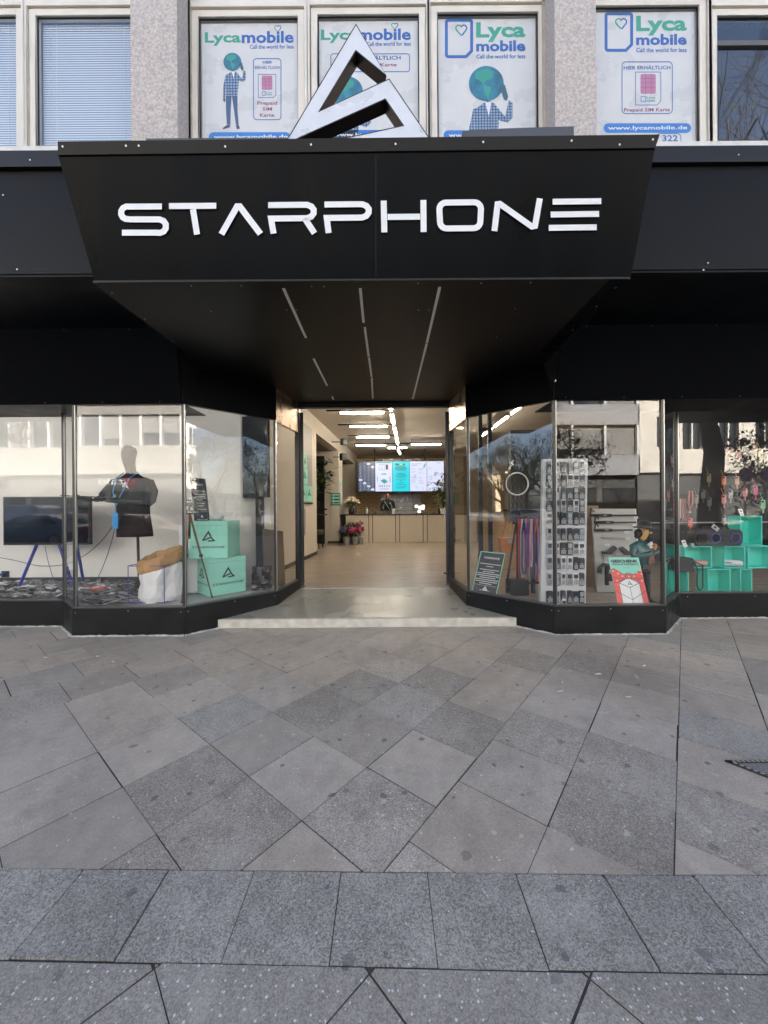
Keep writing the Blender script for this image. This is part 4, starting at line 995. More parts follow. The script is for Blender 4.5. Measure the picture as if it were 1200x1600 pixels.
# trees
BARK = mat('tree_bark', (.06, .05, .04), .9, var=.3, vscale=6, bump=.6, bscale=25); LEAF = mat('spring_leaf', (.09, .105, .035), .7, var=.4, vscale=2)
def tree(x, y, h, label, seed, leaf=.35, r0=.26):
    rd = random.Random(seed)
    t = thing('street_tree', label, 'tree', (x, y, -.1), 0, 'trees along the street')
    tr_, br, lf = MB(), MB(), MB()
    def grow(p, d, L, r, lev):
        n = 4; pts = [p.copy()]; rs = [r]; q = p.copy(); dd = d.copy()
        for i in range(n):
            dd = (dd + Vector((rd.gauss(0, .13), rd.gauss(0, .13), rd.gauss(.05, .08)))).normalized(); q = q + dd * L / n; pts.append(q.copy()); rs.append(r * (1 - .5 * (i + 1) / n))
        (tr_ if lev == 0 else br).tube(pts, rs, 8 if lev < 2 else 4 if lev < 4 else 3)
        if lev >= 5:
            if rd.random() < leaf * 1.6:
                for k in range(5):
                    c = pts[rd.randrange(1, n + 1)] + Vector((rd.gauss(0, .14), rd.gauss(0, .14), rd.gauss(0, .14))); s = rd.uniform(.05, .1)
                    a = Vector((rd.gauss(0, 1), rd.gauss(0, 1), rd.gauss(0, 1))).normalized() * s; b = a.orthogonal().normalized() * s
                    lf.add([c - a, c + b * .6, c + a, c - b * .6], [(0, 1, 2, 3)])
            return
        kids = 5 if lev == 0 else rd.choice([3, 4, 4]) if lev < 4 else 4
        for k in range(kids):
            f = rd.uniform(.45, 1) if lev else rd.uniform(.6, 1)
            i = min(n - 1, int(f * n)); b = pts[i].lerp(pts[i + 1], f * n - i)
            a = rd.uniform(0, 2 * pi); sp = rd.uniform(.45, .95)
            o = dd.orthogonal().normalized(); o = Matrix.Rotation(a, 3, dd) @ o
            nd = (dd * cos(sp) + o * sin(sp)).normalized()
            grow(b, nd, L * rd.uniform(.6, .82), max(.006, rs[i] * .6), lev + 1)
    grow(Vector((x, y, -.1)), Vector((rd.gauss(0, .03), rd.gauss(0, .03), 1)), h * .34, r0, 0)
    tr_.build('trunk', BARK, t, smooth=True); c = br.build('branches', BARK, t, smooth=True)
    if lf.f: lf.build('leaves', LEAF, t)
    return t
T1 = tree(14.7, -6.9, 24, 'tall bare street tree mirrored in the far right window', 11, .03, .5)
T2 = tree(20.5, -6.7, 9.5, 'budding street tree mirrored in the left splayed window', 5, .35)
def dup_tree(src, x, y, s, a, label):
    c = copy_tree(src); c.location = (x, y, -.1); c.rotation_euler = (0, 0, a); c.scale = (s, s, s); c['label'] = label
dup_tree(T2, 27, -6.7, 1.05, 1.9, 'second budding tree farther down the right of the street')
dup_tree(T2, -19, -6.8, .95, 3.1, 'budding tree mirrored in the right splayed window')
dup_tree(T2, -28, -6.8, 1.05, 4.4, 'budding tree beyond the first one on the left of the street')
dup_tree(T1, -33, -11, .5, 2.2, 'bare tree in front of the ornate gabled house')
dup_tree(T2, 36, -9, 1.1, 5.2, 'third budding tree at the right end of the street')
dup_tree(T2, 5.5, -6.9, .85, .7, 'small budding tree whose top is mirrored in the upper right window')
# ---------------------------------------------------------------- shop interior
FL = bpy.data.materials.new('vinyl_floor'); FL.use_nodes = True
def floor_mat(m, c1, c2, pw, ph, rough, vert=False):
    nt = m.node_tree; b = nt.nodes['Principled BSDF']; N = nt.nodes.new; L = nt.links.new
    g = N('ShaderNodeNewGeometry'); mp = N('ShaderNodeMapping'); L(g.outputs['Position'], mp.inputs[0])
    if vert: mp.inputs['Rotation'].default_value = (0, 0, rad(90))
    k = N('ShaderNodeTexBrick'); k.inputs['Scale'].default_value = 1; k.inputs['Brick Width'].default_value = pw; k.inputs['Row Height'].default_value = ph; k.inputs['Mortar Size'].default_value = .002
    k.inputs['Color1'].default_value = (*c1, 1); k.inputs['Color2'].default_value = (*c2, 1); k.inputs['Mortar'].default_value = (c2[0] * .7, c2[1] * .7, c2[2] * .7, 1); k.inputs['Bias'].default_value = 0
    L(mp.outputs[0], k.inputs['Vector'])
    n = N('ShaderNodeTexNoise'); n.inputs['Scale'].default_value = 3; n.inputs['Detail'].default_value = 8; mp2 = N('ShaderNodeMapping'); mp2.inputs['Scale'].default_value = (1.2, 6, 1) if not vert else (6, 1.2, 1)
    L(g.outputs['Position'], mp2.inputs[0]); L(mp2.outputs[0], n.inputs['Vector'])
    r = N('ShaderNodeMapRange'); r.inputs[1].default_value = .3; r.inputs[2].default_value = .7; r.inputs[3].default_value = .65; r.inputs[4].default_value = 1.3; L(n.outputs[0], r.inputs[0])
    s = N('ShaderNodeVectorMath'); s.operation = 'SCALE'; L(k.outputs['Color'], s.inputs[0]); L(r.outputs[0], s.inputs['Scale']); L(s.outputs[0], b.inputs['Base Color'])
    b.inputs['Roughness'].default_value = rough
floor_mat(FL, (.44, .365, .295), (.37, .305, .245), 1.3, .19, .3)
o = MB().quad((-8, 6.05, FLZ), (11.8, 6.05, FLZ), (11.8, 19, FLZ), (-8, 19, FLZ)).build('shop_floor', FL, origin=(0, 6.05, FLZ)); tag(o, kind='structure')
o = MB().add([(1.12, 6.04, FLZ + .0), (1.2, 5.2, FLZ), (2.0, 4.42, FLZ), (3.25, 4.42, FLZ), (3.9, 5.02, FLZ), (11.8, 5.02, FLZ), (11.8, 6.04, FLZ)], [tuple(range(7))]).build('window_floor', FL); tag(o, kind='structure')
MB().box(-1.46, 1.06, 6.03, 6.06, FLZ - .01, FLZ + .006).build('threshold_strip', STEEL, sf)
CZ = 4.1
CEIL = mat('ceiling_paint', (.56, .5, .42), .8, var=.03)
CRM = CREAM
sh = thing('shop_interior', 'cream walled shop room behind the open entrance', 'shop interior', (1, 12, FLZ))
MB().box(-8, 12, 6.1, 19, CZ, CZ + .1).build('ceiling', CEIL, sh)
MB().box(-8, 12, 18.4, 18.6, FLZ, CZ).build('back_wall', mat('tan_wall', (.4, .3, .17), .7, var=.05), sh)
MB().box(11.8, 12, 5, 19, FLZ - .2, CZ + .2).build('end_wall', mat('dark_wall', (.06, .055, .05), .8), sh)
MB().box(-12.2, -12, 5, 19, -.1, 4.4).build('end_wall', CRM, sh)
# lintel over shop windows inside
MB().box(-12, -1.5, 5.3, 6.1, 3.3, 4.35).build('window_lintel', CEIL, sh); MB().box(1.12, 12, 5.3, 6.1, 3.25, 4.35).build('window_lintel', CEIL, sh)
MB().box(-1.5, 1.12, 6.12, 6.3, 3.22, 4.35).build('door_lintel', CEIL, sh)
wx = lambda d: -2.74 + .07 * d
def wall_piece(d0, d1, z0, z1, name='left_wall', th=.0):
    q = [(wx(d0), d0), (wx(d0) - .32, d0), (wx(d1) - .32, d1), (wx(d1), d1)]
    return MB().prism(q[::-1], z0, z1).build(name, CRM, sh)
wall_piece(7.4, 10.57, FLZ, CZ); wall_piece(10.57, 13.76, 3.66, CZ); wall_piece(13.76, 14.5, FLZ, CZ); wall_piece(14.5, 17.6, 3.62, CZ); wall_piece(17.6, 18.4, FLZ, CZ)
# lit reveals beside the openings
MB().box(-5.6, wx(13.76) - .325, 13.78, 13.9, FLZ, 3.66).build('reveal_wall', CRM, sh)
MB().box(-4, wx(17.6) - .325, 17.62, 17.75, FLZ, 3.62).build('reveal_wall', CRM, sh)
MB().box(-5.6, wx(10.5) - .33, 10.45, 10.57, FLZ, CZ).build('reveal_wall', mat('dark_partition', (.02, .02, .02), .6), sh)
MB().box(-2.62, -2.3, 13.70, 13.755, FLZ, 3.45).build('dark_panel', mat('black_wall_panel', (.008, .008, .008), .5), sh)
SK = mat('skirting_dark', (.03, .03, .032), .5)
def skirt(d0, d1): return MB().prism([(wx(d0) + .015, d0), (wx(d0), d0), (wx(d1), d1), (wx(d1) + .015, d1)], FLZ + .001, FLZ + .09).build('skirting', SK, sh)
skirt(7.4, 10.56); skirt(13.75, 14.5)
MB().box(wx(13.76) - .42, wx(13.76), 13.735, 13.755, FLZ + .001, FLZ + .09).build('skirting', SK, sh)
# dark glazed niche on the first piece of wall
def wq(d0, d1, z0, z1, off=.01): return [(wx(d0) + off, d0, z0), (wx(d1) + off, d1, z0), (wx(d1) + off, d1, z1), (wx(d0) + off, d0, z1)]
MINT = mat('mint_card', lin((150, 222, 200)), .6, var=.05, vscale=3); MINTD = mat('mint_shade_print', lin((92, 170, 148)), .6)
t = thing('wall_picture', 'tall framed picture of stacked mint boxes on the left shop wall', 'picture', (wx(9.5), 9.5, 1.66))
MB().add(wq(8.9, 10.05, 1.66, 3.67, .02) + wq(8.9, 10.05, 1.66, 3.67, .0), [(0, 1, 2, 3), (0, 4, 5, 1), (1, 5, 6, 2), (3, 2, 6, 7), (0, 3, 7, 4)]).build('board', mat('picture_grey', (.33, .31, .28), .5, var=.2, vscale=2), t)
for (a, b, c, d) in ((8.9, 9.45, 1.69, 2.1), (9.47, 10.0, 1.69, 2.1), (9.05, 9.6, 2.12, 2.52), (9.2, 9.5, 2.53, 2.85)):
    MB().add(wq(a, b, c, d, .025), [(0, 1, 2, 3)]).build('printed_box', MINT, t)
    m = MB(); P = [Vector((a + (b - a) * k, c + (d - c) * l)) for k, l in ((.3, .35), (.5, .75), (.7, .4), (.4, .5))]; m.stroke(P, .03, 0, .001)
    for v in m.v: v.x, v.y, v.z = wx(v.x) + .03 + v.y, v.x, v.z
    m.build('printed_logo', BLKP, t)
MB().add(wq(8.88, 10.07, 1.62, 1.66, .03), [(0, 1, 2, 3)]).build('frame_edge', BLKM, t)
# ceiling lights
TUBE = mat('tube_warm', (1, .9, .72), .4, emit=6.2, ecol=(1, .9, .74))
def ceil_light(name, ax, ay, bx, by, d0, d1, label, track=None, grp='linear lamps under the shop ceiling'):
    d0 *= .94; d1 *= .94; a = at(ax, ay, d0); b = at(bx, by, d1); z = (a.z + b.z) / 2; a.z = b.z = z
    t = thing('linear_lamp', label, 'ceiling lamp', ((a + b) / 2), 0, grp)
    if track:
        p, q = at(track[0], ay, d0), at(track[1], by, d1)
        MB().tube([(p.x, p.y + .0, z + .06), (q.x, q.y, z + .06)], .022, 6).build('track', BLKM, t)
    e = (b - a).normalized()
    MB().tube([a, b], .021, 10).build('tube', TUBE, t, smooth=False)
    T_ = planT(a, b, a.z); MB(T_).box(-.03, (b - a).length + .03, -.06, .06, .024, .032).build('light_shield', CEIL, t)  # plate added over the tube to block its upward light
    MB().tube([a - e * .05, a], .024, 8).build('end_cap', BLKM, t); MB().tube([b, b + e * .05], .024, 8).build('end_cap', BLKM, t)
    for p in (a, b): MB().tube([p + Vector((0, 0, .02)), (p.x, p.y, CZ)], .006, 5).build('hanger', BLKM, t)
for (x0, x1, y, d, k0, k1, lb) in ((532, 599.5, 645, 9.74, 510, 609, 'front crosswise lamp nearest the door'), (547, 605, 666.5, 11.4, 528, 613, 'second crosswise lamp from the door'), (557.5, 608, 683, 13.06, 543, 616, 'third crosswise lamp from the door'), (557, 602.5, 696, 14.8, 554, 640, 'left crosswise lamp of the rear row'), (643, 688.5, 694.5, 14.8, 640, 691, 'right crosswise lamp of the rear row'), (622, 635.5, 699.5, 15.6, None, None, 'short lamp right of the central line'), (606.5, 618, 700, 15.6, None, None, 'short faint lamp left of the central line')):
    ceil_light('l', x0, y, x1, y, d, d, lb, (k0, k1) if k0 else None)
for k, (xa, ya, da, xb, yb, db) in enumerate(((608.5, 631.5, 9.1, 611, 641.5, 9.75), (612, 648, 10.1, 615, 663.5, 11.3), (616, 668.5, 11.7, 619, 681, 13.0), (619.5, 684.5, 13.4, 621.5, 694, 14.7), (622, 704, 16.1, 625, 709, 17.2))):
    a = at(xa, ya, da); b = at(xb, yb, db)
    ceil_light('l', xa, ya, xb, yb, da, db, ['nearest', 'second', 'third', 'fourth', 'farthest'][k] + ' lengthwise lamp of the central ceiling line')
# right part of the shop: more lamps deeper on the right (mirrored and seen through the right splay)
for k, (x, y0, y1) in enumerate(((3.3, 7.0, 8.2), (3.3, 8.5, 9.7), (3.3, 10, 11.2), (3.3, 11.5, 12.7))):
    t = thing('linear_lamp', 'lengthwise lamp over the right part of the shop, ' + ['nearest', 'second', 'third', 'farthest'][k] + ' the window', 'ceiling lamp', (x, (y0 + y1) / 2, 4.0), 0, 'linear lamps over the right part of the shop')
    MB().tube([(x, y0, 3.95), (x, y1, 3.95)], .022, 10).build('tube', TUBE, t); MB().box(x - .06, x + .06, y0, y1, 3.975, 3.985).build('light_shield', CEIL, t)  # the added plate keeps this tube's light off the ceiling
    MB().tube([(x, y0 + .1, 3.97), (x, y0 + .1, CZ)], .006, 5).build('hanger', BLKM, t); MB().tube([(x, y1 - .1, 3.97), (x, y1 - .1, CZ)], .006, 5).build('hanger', BLKM, t)
# loudspeakers high on the left wall
for (px, py, d, lb) in ((537, 690.5, 12.6, 'small black loudspeaker under the ceiling, upper of the two on the left wall'), (536.5, 714, 12.9, 'black loudspeaker below the ceiling lamps, lower of the two on the left wall')):
    p = at(px, py, d); s = .17 if 'small' in lb else .2
    t = thing('loudspeaker', lb, 'speaker', p)
    c = MB(Matrix.Translation(p) @ Matrix.Rotation(rad(35), 4, 'Z')); c.cbox((0, 0, 0), s, s, s * 1.25); c.build('cabinet', BLKP, t, bevel=.015)
    MB(Matrix.Translation(p) @ Matrix.Rotation(rad(35), 4, 'Z') @ Matrix.Translation((0, -s / 2 - .002, 0)) @ Matrix.Rotation(rad(90), 4, 'X')).lathe([(s * .36, 0), (s * .2, -.01)], 12).build('cone', DSTEEL, t)
    MB().tube([p, (wx(d) - .02, d, p.z)], .015, 6).build('bracket', BLKM, t)
# mint price sign on the pillar, leaflet, dark counter in the recess
def board(name, label, cat, bl, br, tl, mats, th=.012):
    t = thing(name, label, cat, (Vector(bl) + Vector(br)) / 2); T = unitT(bl, br, tl)
    MB(T).box(0, 1, 0, th, 0, 1).build('board', mats, t); return t, T
bl, br, tl = at(517.5, 789, 13.73), at(531.5, 789, 13.73), at(517.5, 770.5, 13.73)
t, T = board('wall_sign', 'small mint sign with three black lines of symbols on the pillar', 'sign', bl, br, tl, MINT)
m = MB(T)
for z in (.18, .46, .74):
    m.poly([(.14 + .07 * cos(k * pi / 5), z + .05 * sin(k * pi / 5)) for k in range(10)], -.004); m.box(.32, .85, -.006, -.003, z - .05, z + .05)
m.build('symbols', BLKP, t); m = MB(T)
for a in ((0, 1, 0, .05), (0, 1, .95, 1), (0, .05, .05, .95), (.95, 1, .05, .95)): m.box(a[0], a[1], -.01, -.002, a[2], a[3])
m.build('border', BLKM, t)
bl, br, tl = (wx(13.9) + .02, 13.9, 1.65), (wx(14.3) + .02, 14.3, 1.65), (wx(13.9) + .02, 13.9, 2.55)
t, T = board('leaflet_rail', 'narrow white and mint notice strip on the wall edge beside the pillar', 'notice', bl, br, tl, WHITE)
MB(T).box(0, 1, -.004, -.001, .8, .98).build('heading', MINT, t)
# dark recess: shelving, plant, bar table, stool
DK = mat('dark_wood', (.03, .024, .018), .5, var=.2)
t = thing('bar_counter', 'dark standing counter with thin black legs in the left recess', 'counter', (-2.7, 12.8, FLZ))
MB().box(-3.6, -2.1, 12.4, 13.1, 1.26, 1.31).build('top', DK, t)
MB().box(-3.6, -2.1, 13.0, 13.1, 1.45, 1.5).build('shelf', BLKM, t)
for x in (-3.3, -3.0, -2.75, -2.5, -2.2): MB().box(x, x + .03, 12.5, 12.53, FLZ, 1.26).build('leg', BLKM, t)
t = thing('bar_stool', 'low dark green stool with thin metal legs before the bar counter', 'stool', (-2.28, 12.3, FLZ))
MB().lathe([(.2, .42), (.24, .44), (.25, .55), (.24, .58), (.1, .59)], 18, (-2.32, 12.2, FLZ + .02)).build('seat', mat('olive_fabric', (.07, .06, .03), .9), t, smooth=True)
for a in range(4):
    c = Vector((-2.32, 12.2, FLZ)); e = Vector((cos(a * pi / 2 + .5), sin(a * pi / 2 + .5), 0))
    MB().tube([c + e * .25, c + e * .14 + Vector((0, 0, .45))], .011, 6).build('leg', BLKM, t)
def leafy(name, label, c, r, h, n, ls, m, pot=None, cat='plant', stemr=.008, grp=None, droop=.3):
    t = thing(name, label, cat, (c[0], c[1], c[2]), 0, grp); rd = random.Random(int(abs(c[0] * 100 + c[1] * 10)))
    lf = MB(); st = MB(); base = Vector(c)
    if pot: MB().lathe(pot[0], 18, c).build('pot', pot[1], t); base.z += pot[0][-1][1] - .02
    for k in range(n):
        a = rd.uniform(0, 2 * pi); rr = r * rd.random() ** .6; zt = h * rd.uniform(.35, 1)
        tip = base + Vector((cos(a) * rr, sin(a) * rr, zt)); mid = base.lerp(tip, .5) + Vector((0, 0, h * .12))
        if k % 3 == 0: st.tube([base, mid, tip], [stemr, stemr * .8, stemr * .4], 5)
        for q in range(4):
            p = mid.lerp(tip, rd.random()) + Vector((rd.gauss(0, ls * .6), rd.gauss(0, ls * .6), rd.gauss(0, ls * .6)))
            d = Vector((cos(a) + rd.gauss(0, .5), sin(a) + rd.gauss(0, .5), rd.gauss(-droop, .5))).normalized(); s = d.cross(Vector((0, 0, 1))).normalized() * ls * .25
            L = ls * rd.uniform(.7, 1.3); lf.add([p, p + d * L * .5 + s, p + d * L, p + d * L * .5 - s], [(0, 1, 2, 3)])
    st.build('stems', mat('plant_stem', (.07, .08, .03), .8), t); lf.build('leaves', m, t); return t
GR = mat('dark_leaf', (.03, .055, .02), .5, var=.4, vscale=8); GR2 = mat('olive_leaf', (.08, .1, .035), .5, var=.4, vscale=8)
leafy('palm_plant', 'dark spiky plant in the black recess on the left', (-2.55, 13.2, 1.5), .45, 1.4, 60, .32, GR, ([(.12, 0), (.16, .25), (.15, .27)], BLKM))
leafy('fig_plant', 'slender leafy plant at the right end of the counter', (2.05, 13.3, 1.28), .5, 1.15, 75, .17, GR2, ([(.1, 0), (.13, .18), (.12, .2)], WHITE))
# counter
CP = mat('counter_panel', (.6, .53, .42), .5, var=.03)
ct = thing('service_counter', 'long cream service counter with four front panels and dark seams', 'counter', (.6, 13.9, FLZ))
zc = 1.28
MB().box(-1.72, 3.2, 13.93, 14.6, FLZ, zc - .03).build('carcass', BLKM, ct)
MB().box(-1.74, 3.24, 13.86, 14.7, zc - .028, zc).build('worktop', mat('dark_top', (.05, .04, .03), .35), ct, bevel=.003)
ex = [539.8, 576, 582, 618, 624.4, 661, 667.6, 704, 711, 745]
for i in range(len(ex) - 1):
    a = at(ex[i], 800, 13.9).x + .012; b = at(ex[i + 1], 800, 13.9).x - .012
    MB().box(a, b, 13.9, 13.93, FLZ + .004, zc - .045).build('front_panel', CP, ct, bevel=.003)
# drawers on the back wall
DW = mat('tan_drawer', (.66, .5, .26), .5, var=.05); DWS = mat('steel_drawer', (.42, .41, .39), .32, .85, var=.08)
db = thing('drawer_wall', 'wall of small tan drawers with a steel section in the middle behind the counter', 'drawers', (0, 18.3, FLZ))
MB().box(-1.6, 3.4, 18.28, 18.4, FLZ, CZ).build('cabinet', mat('drawer_carcass', (.2, .15, .08), .6), db)
for (x0, x1, m, nm) in ((556, 594.6, DW, 'tan_drawers'), (595, 658.6, DWS, 'steel_drawers'), (659, 710, DW, 'tan_drawers')):
    a = at(x0, 785, 18.2).x; b = at(x1, 785, 18.2).x; nc = max(1, round((b - a) / .42)); w = (b - a) / nc; f = MB(); h = MB()
    for i in range(nc):
        for j in range(17):
            z = FLZ + .1 + j * .215; f.box(a + i * w + .008, a + (i + 1) * w - .008, 18.2, 18.28, z, z + .2); h.box(a + (i + .3) * w, a + (i + .7) * w, 18.17, 18.195, z + .11, z + .13)
    o = f.build(nm, m, db); h.build('drawer_pulls', DSTEEL if m is DW else STEEL, o)
# video wall
SD = 16.2
p0, p1 = at(556, 769.5, SD), at(694.5, 720, SD)
vw = thing('video_wall', 'row of five bright upright screens hung from the ceiling over the counter', 'screens', ((p0.x + p1.x) / 2, SD, p0.z))
MB().box(p0.x, p1.x, SD + .01, SD + .1, p0.z, p1.z).build('casing', BLKP, vw)
def em(name, c, e): return mat('screen_' + name, (.012, .012, .014), .3, emit=e * 1.1, ecol=c)
SW_, SCY, SNV = em('white', (.62, .66, .86), .11), em('cyan', (.0, .62, .72), .11), em('navy', (.03, .04, .07), .1)
STX, SGN, SLB, SPK = em('ink', (.03, .05, .07), .02), em('green', (.0, .3, .27), .1), em('slate', (.12, .15, .22), .12), em('pink', (.7, .35, .6), .12)
xs = [559.3, 586, 613, 640, 667, 693.6]
for i in range(5):
    a = at(xs[i] + .35, 721.3, SD).x; b = at(xs[i + 1] - .35, 721.3, SD).x; z1 = at(600, 721.3, SD).z; z0 = at(600, 767.7, SD).z
    T = unitT((a, SD, z0), (b, SD, z0), (a, SD, z1))
    sc_ = MB(T).box(0, 1, -.002, .012, 0, 1).build('screen', [SNV, SW_, SCY, SW_, SW_][i], vw)
    g = MB(T); y = -.006; rd = random.Random(i)
    if i == 0:
        k = MB(T)
        for c in range(4):
            for r in range(9): 
                if (c + r) % 7 == 3: k.box(.04 + c * .24, .24 + c * .24, y, -.003, .03 + r * .108, .1 + r * .108)
                else: g.box(.04 + c * .24, .24 + c * .24, y, -.003, .02 + r * .108 + (c % 2) * .03, .075 + r * .108 + (c % 2) * .03)
                k.box(.11 + c * .24, .17 + c * .24, y, -.003, .085 + r * .108 + (c % 2) * .03, .1 + r * .108 + (c % 2) * .03)
        g.build('tiles', SLB, sc_); k.build('pictures', SW_, sc_)
    if i == 1:
        MB(T).box(.05, .95, y, -.003, .945, .985).build('heading', SGN, sc_); MB(T).box(.36, .66, y, -.003, .56, .6).build('heading', SGN, sc_)
        for x in (.24, .42): g.stroke([Vector(q) for q in ((x, .72), (x + .13, .72), (x + .13, .9), (x, .9))], .012, y, -.003, closed=True)
        g.box(.62, .76, y, -.003, .73, .9); g.box(.1, .13, y, -.003, .32, .5); g.box(.86, .89, y, -.003, .3, .5)
        for x in (.2, .3, .4, .52, .66, .8): g.box(x, x + .05, y, -.003, .15, .2)
        g.box(.25, .8, y, -.003, .07, .085); g.build('pictures', STX, sc_)
        MB(T).poly([(.3, .36), (.52, .42), (.75, .33), (.53, .25)], y).build('device', SGN, sc_)
    if i == 2:
        g.box(.16, .74, y, -.003, .88, .93)
        for z, a_, b_ in ((.82, .2, .75), (.79, .15, .8), (.76, .15, .85), (.73, .15, .8), (.7, .25, .75), (.6, .3, .65), (.57, .25, .8), (.54, .2, .8), (.5, .15, .85), (.47, .25, .75), (.4, .2, .8), (.34, .4, .6), (.27, .3, .65), (.22, .2, .8), (.14, .18, .8), (.1, .25, .75)): g.box(a_, b_, y, -.003, z, z + .014)
        g.build('text_lines', STX, sc_); MB(T).text('FREE SERVICE'[:4], .42, .6, .885, .925, y - .002).build('word', mat('screen_lime', (.3, .6, .1), .4, emit=.12), sc_)
        MB(T).poly([(0, .5), (.15, .56), (.05, .52)], y).build('sparkle', SW_, sc_)
    if i == 3:
        g.box(.05, .7, y, -.003, .91, .925); g.box(.12, .45, y, -.003, .86, .88)
        for z in (.77, .74, .66, .62, .48, .45, .38, .35, .31, .27): g.box(.08, .08 + rd.uniform(.15, .35), y, -.003, z, z + .007); g.box(.52, .52 + rd.uniform(.15, .35), y, -.003, z - .02, z - .012)
        g.stroke([Vector(q) for q in arc(.3, .5, .05, 0, 340, 10)], .02, y, -.003); g.build('text_lines', SLB, sc_)
        MB(T).poly([(.78, .78), (.86, .78), (.97, .92), (.88, .93)], y).build('device', SGN, sc_)
        MB(T).poly([(.3, .22), (.5, .14), (.45, .06), (.38, .1)], y).build('drawing', em('sky', (.3, .55, .8), .12), sc_); MB(T).poly([(.7, .1), (.8, .14), (.82, .08), (.72, .07)], y).build('drawing', SPK, sc_)
    if i == 4:
        for k in range(46):
            x, z = rd.uniform(.4, .97), rd.uniform(.03, .62); a_ = rd.uniform(-.7, .3); L = rd.uniform(.03, .1)
            if x + z * .6 < .72: continue
            g.stroke([Vector((x, z)), Vector((x + L * cos(a_), z + L * sin(a_) * .6))], rd.uniform(.006, .03), y, -.003)
        g.stroke([Vector(q) for q in arc(.5, .58, .05, 0, 340, 10)], .02, y, -.003)
        g.build('drawing', STX, sc_); k = MB(T)
        for z in (.79, .76, .73, .5, .48, .45): k.box(.08, .08 + rd.uniform(.15, .3), y, -.003, z, z + .006)
        for z in (.92, .95): k.box(.6, .8, y, -.003, z, z + .008)
        k.build('text_lines', SLB, sc_)
for px in (585, 629.6, 664):
    p = at(px, 712, SD + .05); MB().box(p.x - .03, p.x + .03, SD + .02, SD + .08, p1.z, CZ).build('ceiling_mount', BLKM, vw)
# shop assistant
SKN = mat('skin_tone', (.5, .27, .19), .6); SHB = mat('black_shirt', (.014, .014, .016), .8)
px_, d_ = 605.8, 14.75; c = at(px_, 800, d_); zf = FLZ + .12
pn = thing('person', 'shop assistant in a black top with a diagonal strap, looking down at the counter', 'person', (c.x, d_, zf))
K = Matrix.Translation((c.x, d_, zf))
P = [(0, .02, .95), (0, .02, 1.12), (0, .0, 1.3), (0, -.02, 1.45), (0, -.04, 1.55), (.2, -.01, 1.44), (.27, -.03, 1.2), (.17, -.24, 1.04), (-.2, -.01, 1.44), (-.27, -.03, 1.2), (-.14, -.24, 1.04), (.1, .02, .86), (.11, .02, .46), (.11, .03, .06), (-.1, .02, .86), (-.11, .02, .46), (-.11, .03, .06), (.11, -.12, .04), (-.11, -.12, .04)]
E = [(0, 1), (1, 2), (2, 3), (3, 4), (3, 5), (5, 6), (6, 7), (3, 8), (8, 9), (9, 10), (0, 11), (11, 12), (12, 13), (0, 14), (14, 15), (15, 16), (13, 17), (16, 18)]
R = [(.17, .12), (.165, .115), (.18, .13), (.13, .1), .062, .085, .065, .05, .085, .065, .05, .1, .075, .055, .1, .075, .055, .045, .045]
skin('body', [K @ Vector(p) for p in P], E, R, SHB, pn)
hd = [(0, -.05, 1.5), (0, -.07, 1.6), (0, -.085, 1.7), (0, -.09, 1.77)]
skin('head', [K @ Vector(p) for p in hd], [(0, 1), (1, 2), (2, 3)], [.055, (.075, .085), (.082, .1), (.066, .085)], mat('bald_skin', (.42, .18, .11), .45), pn)
for s in (-1, 1):
    h = K @ Vector((.155 * s + .01, -.27, 1.03)); pts = [h]; 
    nodes = [h, h + Vector((-.02 * s, -.05, -.02))]; ed = [(0, 1)]; rr = [(.032, .02), (.036, .018)]
    for q in range(5):
        b = len(nodes); o = (q - 2) * .016; nodes += [nodes[1] + Vector((o, -.03, -.01)), nodes[1] + Vector((o * 1.1, -.055 - .006 * (2 - abs(q - 2)), -.03))]; ed += [(1, b), (b, b + 1)]; rr += [.009, .008]
    skin('hand', nodes, ed, rr, SKN, pn, 1)
m = MB(K); m.tube([(-.15, -.1, 1.47), (-.05, -.165, 1.33), (.08, -.165, 1.12), (.14, -.13, 1.0)], .012, 6); m.build('strap', mat('strap_grey', (.35, .35, .36), .7), pn)
m = MB(K); m.stroke([Vector(q) for q in ((.07, 1.34), (.1, 1.4), (.13, 1.34), (.09, 1.36))], .014, -.17, -.16); m.build('shirt_logo', WHITE, pn)
m = MB(K); m.tube([(-.07, -.155, 1.7), (.07, -.155, 1.7)], .006, 5); m.tube(arc_ := [(-.035 + .025 * cos(a), -.165, 1.7 + .02 * sin(a)) for a in [k * pi / 5 for k in range(10)]], .004, 5, closed=True); m.tube([(.035 + .025 * cos(a), -.165, 1.7 + .02 * sin(a)) for a in [k * pi / 5 for k in range(10)]], .004, 5, closed=True); m.build('glasses', BLKP, pn)
m = MB(K); m.ball((0, -.165, 1.665), .015, .02, .022); m.ball((-.088, -.08, 1.68), .012, .02, .03); m.ball((.088, -.08, 1.68), .012, .02, .03); m.build('nose_and_ears', mat('bald_skin', (.42, .18, .11), .45), pn)
m = MB(K); m.ball((0, -.15, 1.61), .05, .04, .04); m.build('beard', mat('ginger_hair', (.25, .09, .03), .9), pn)
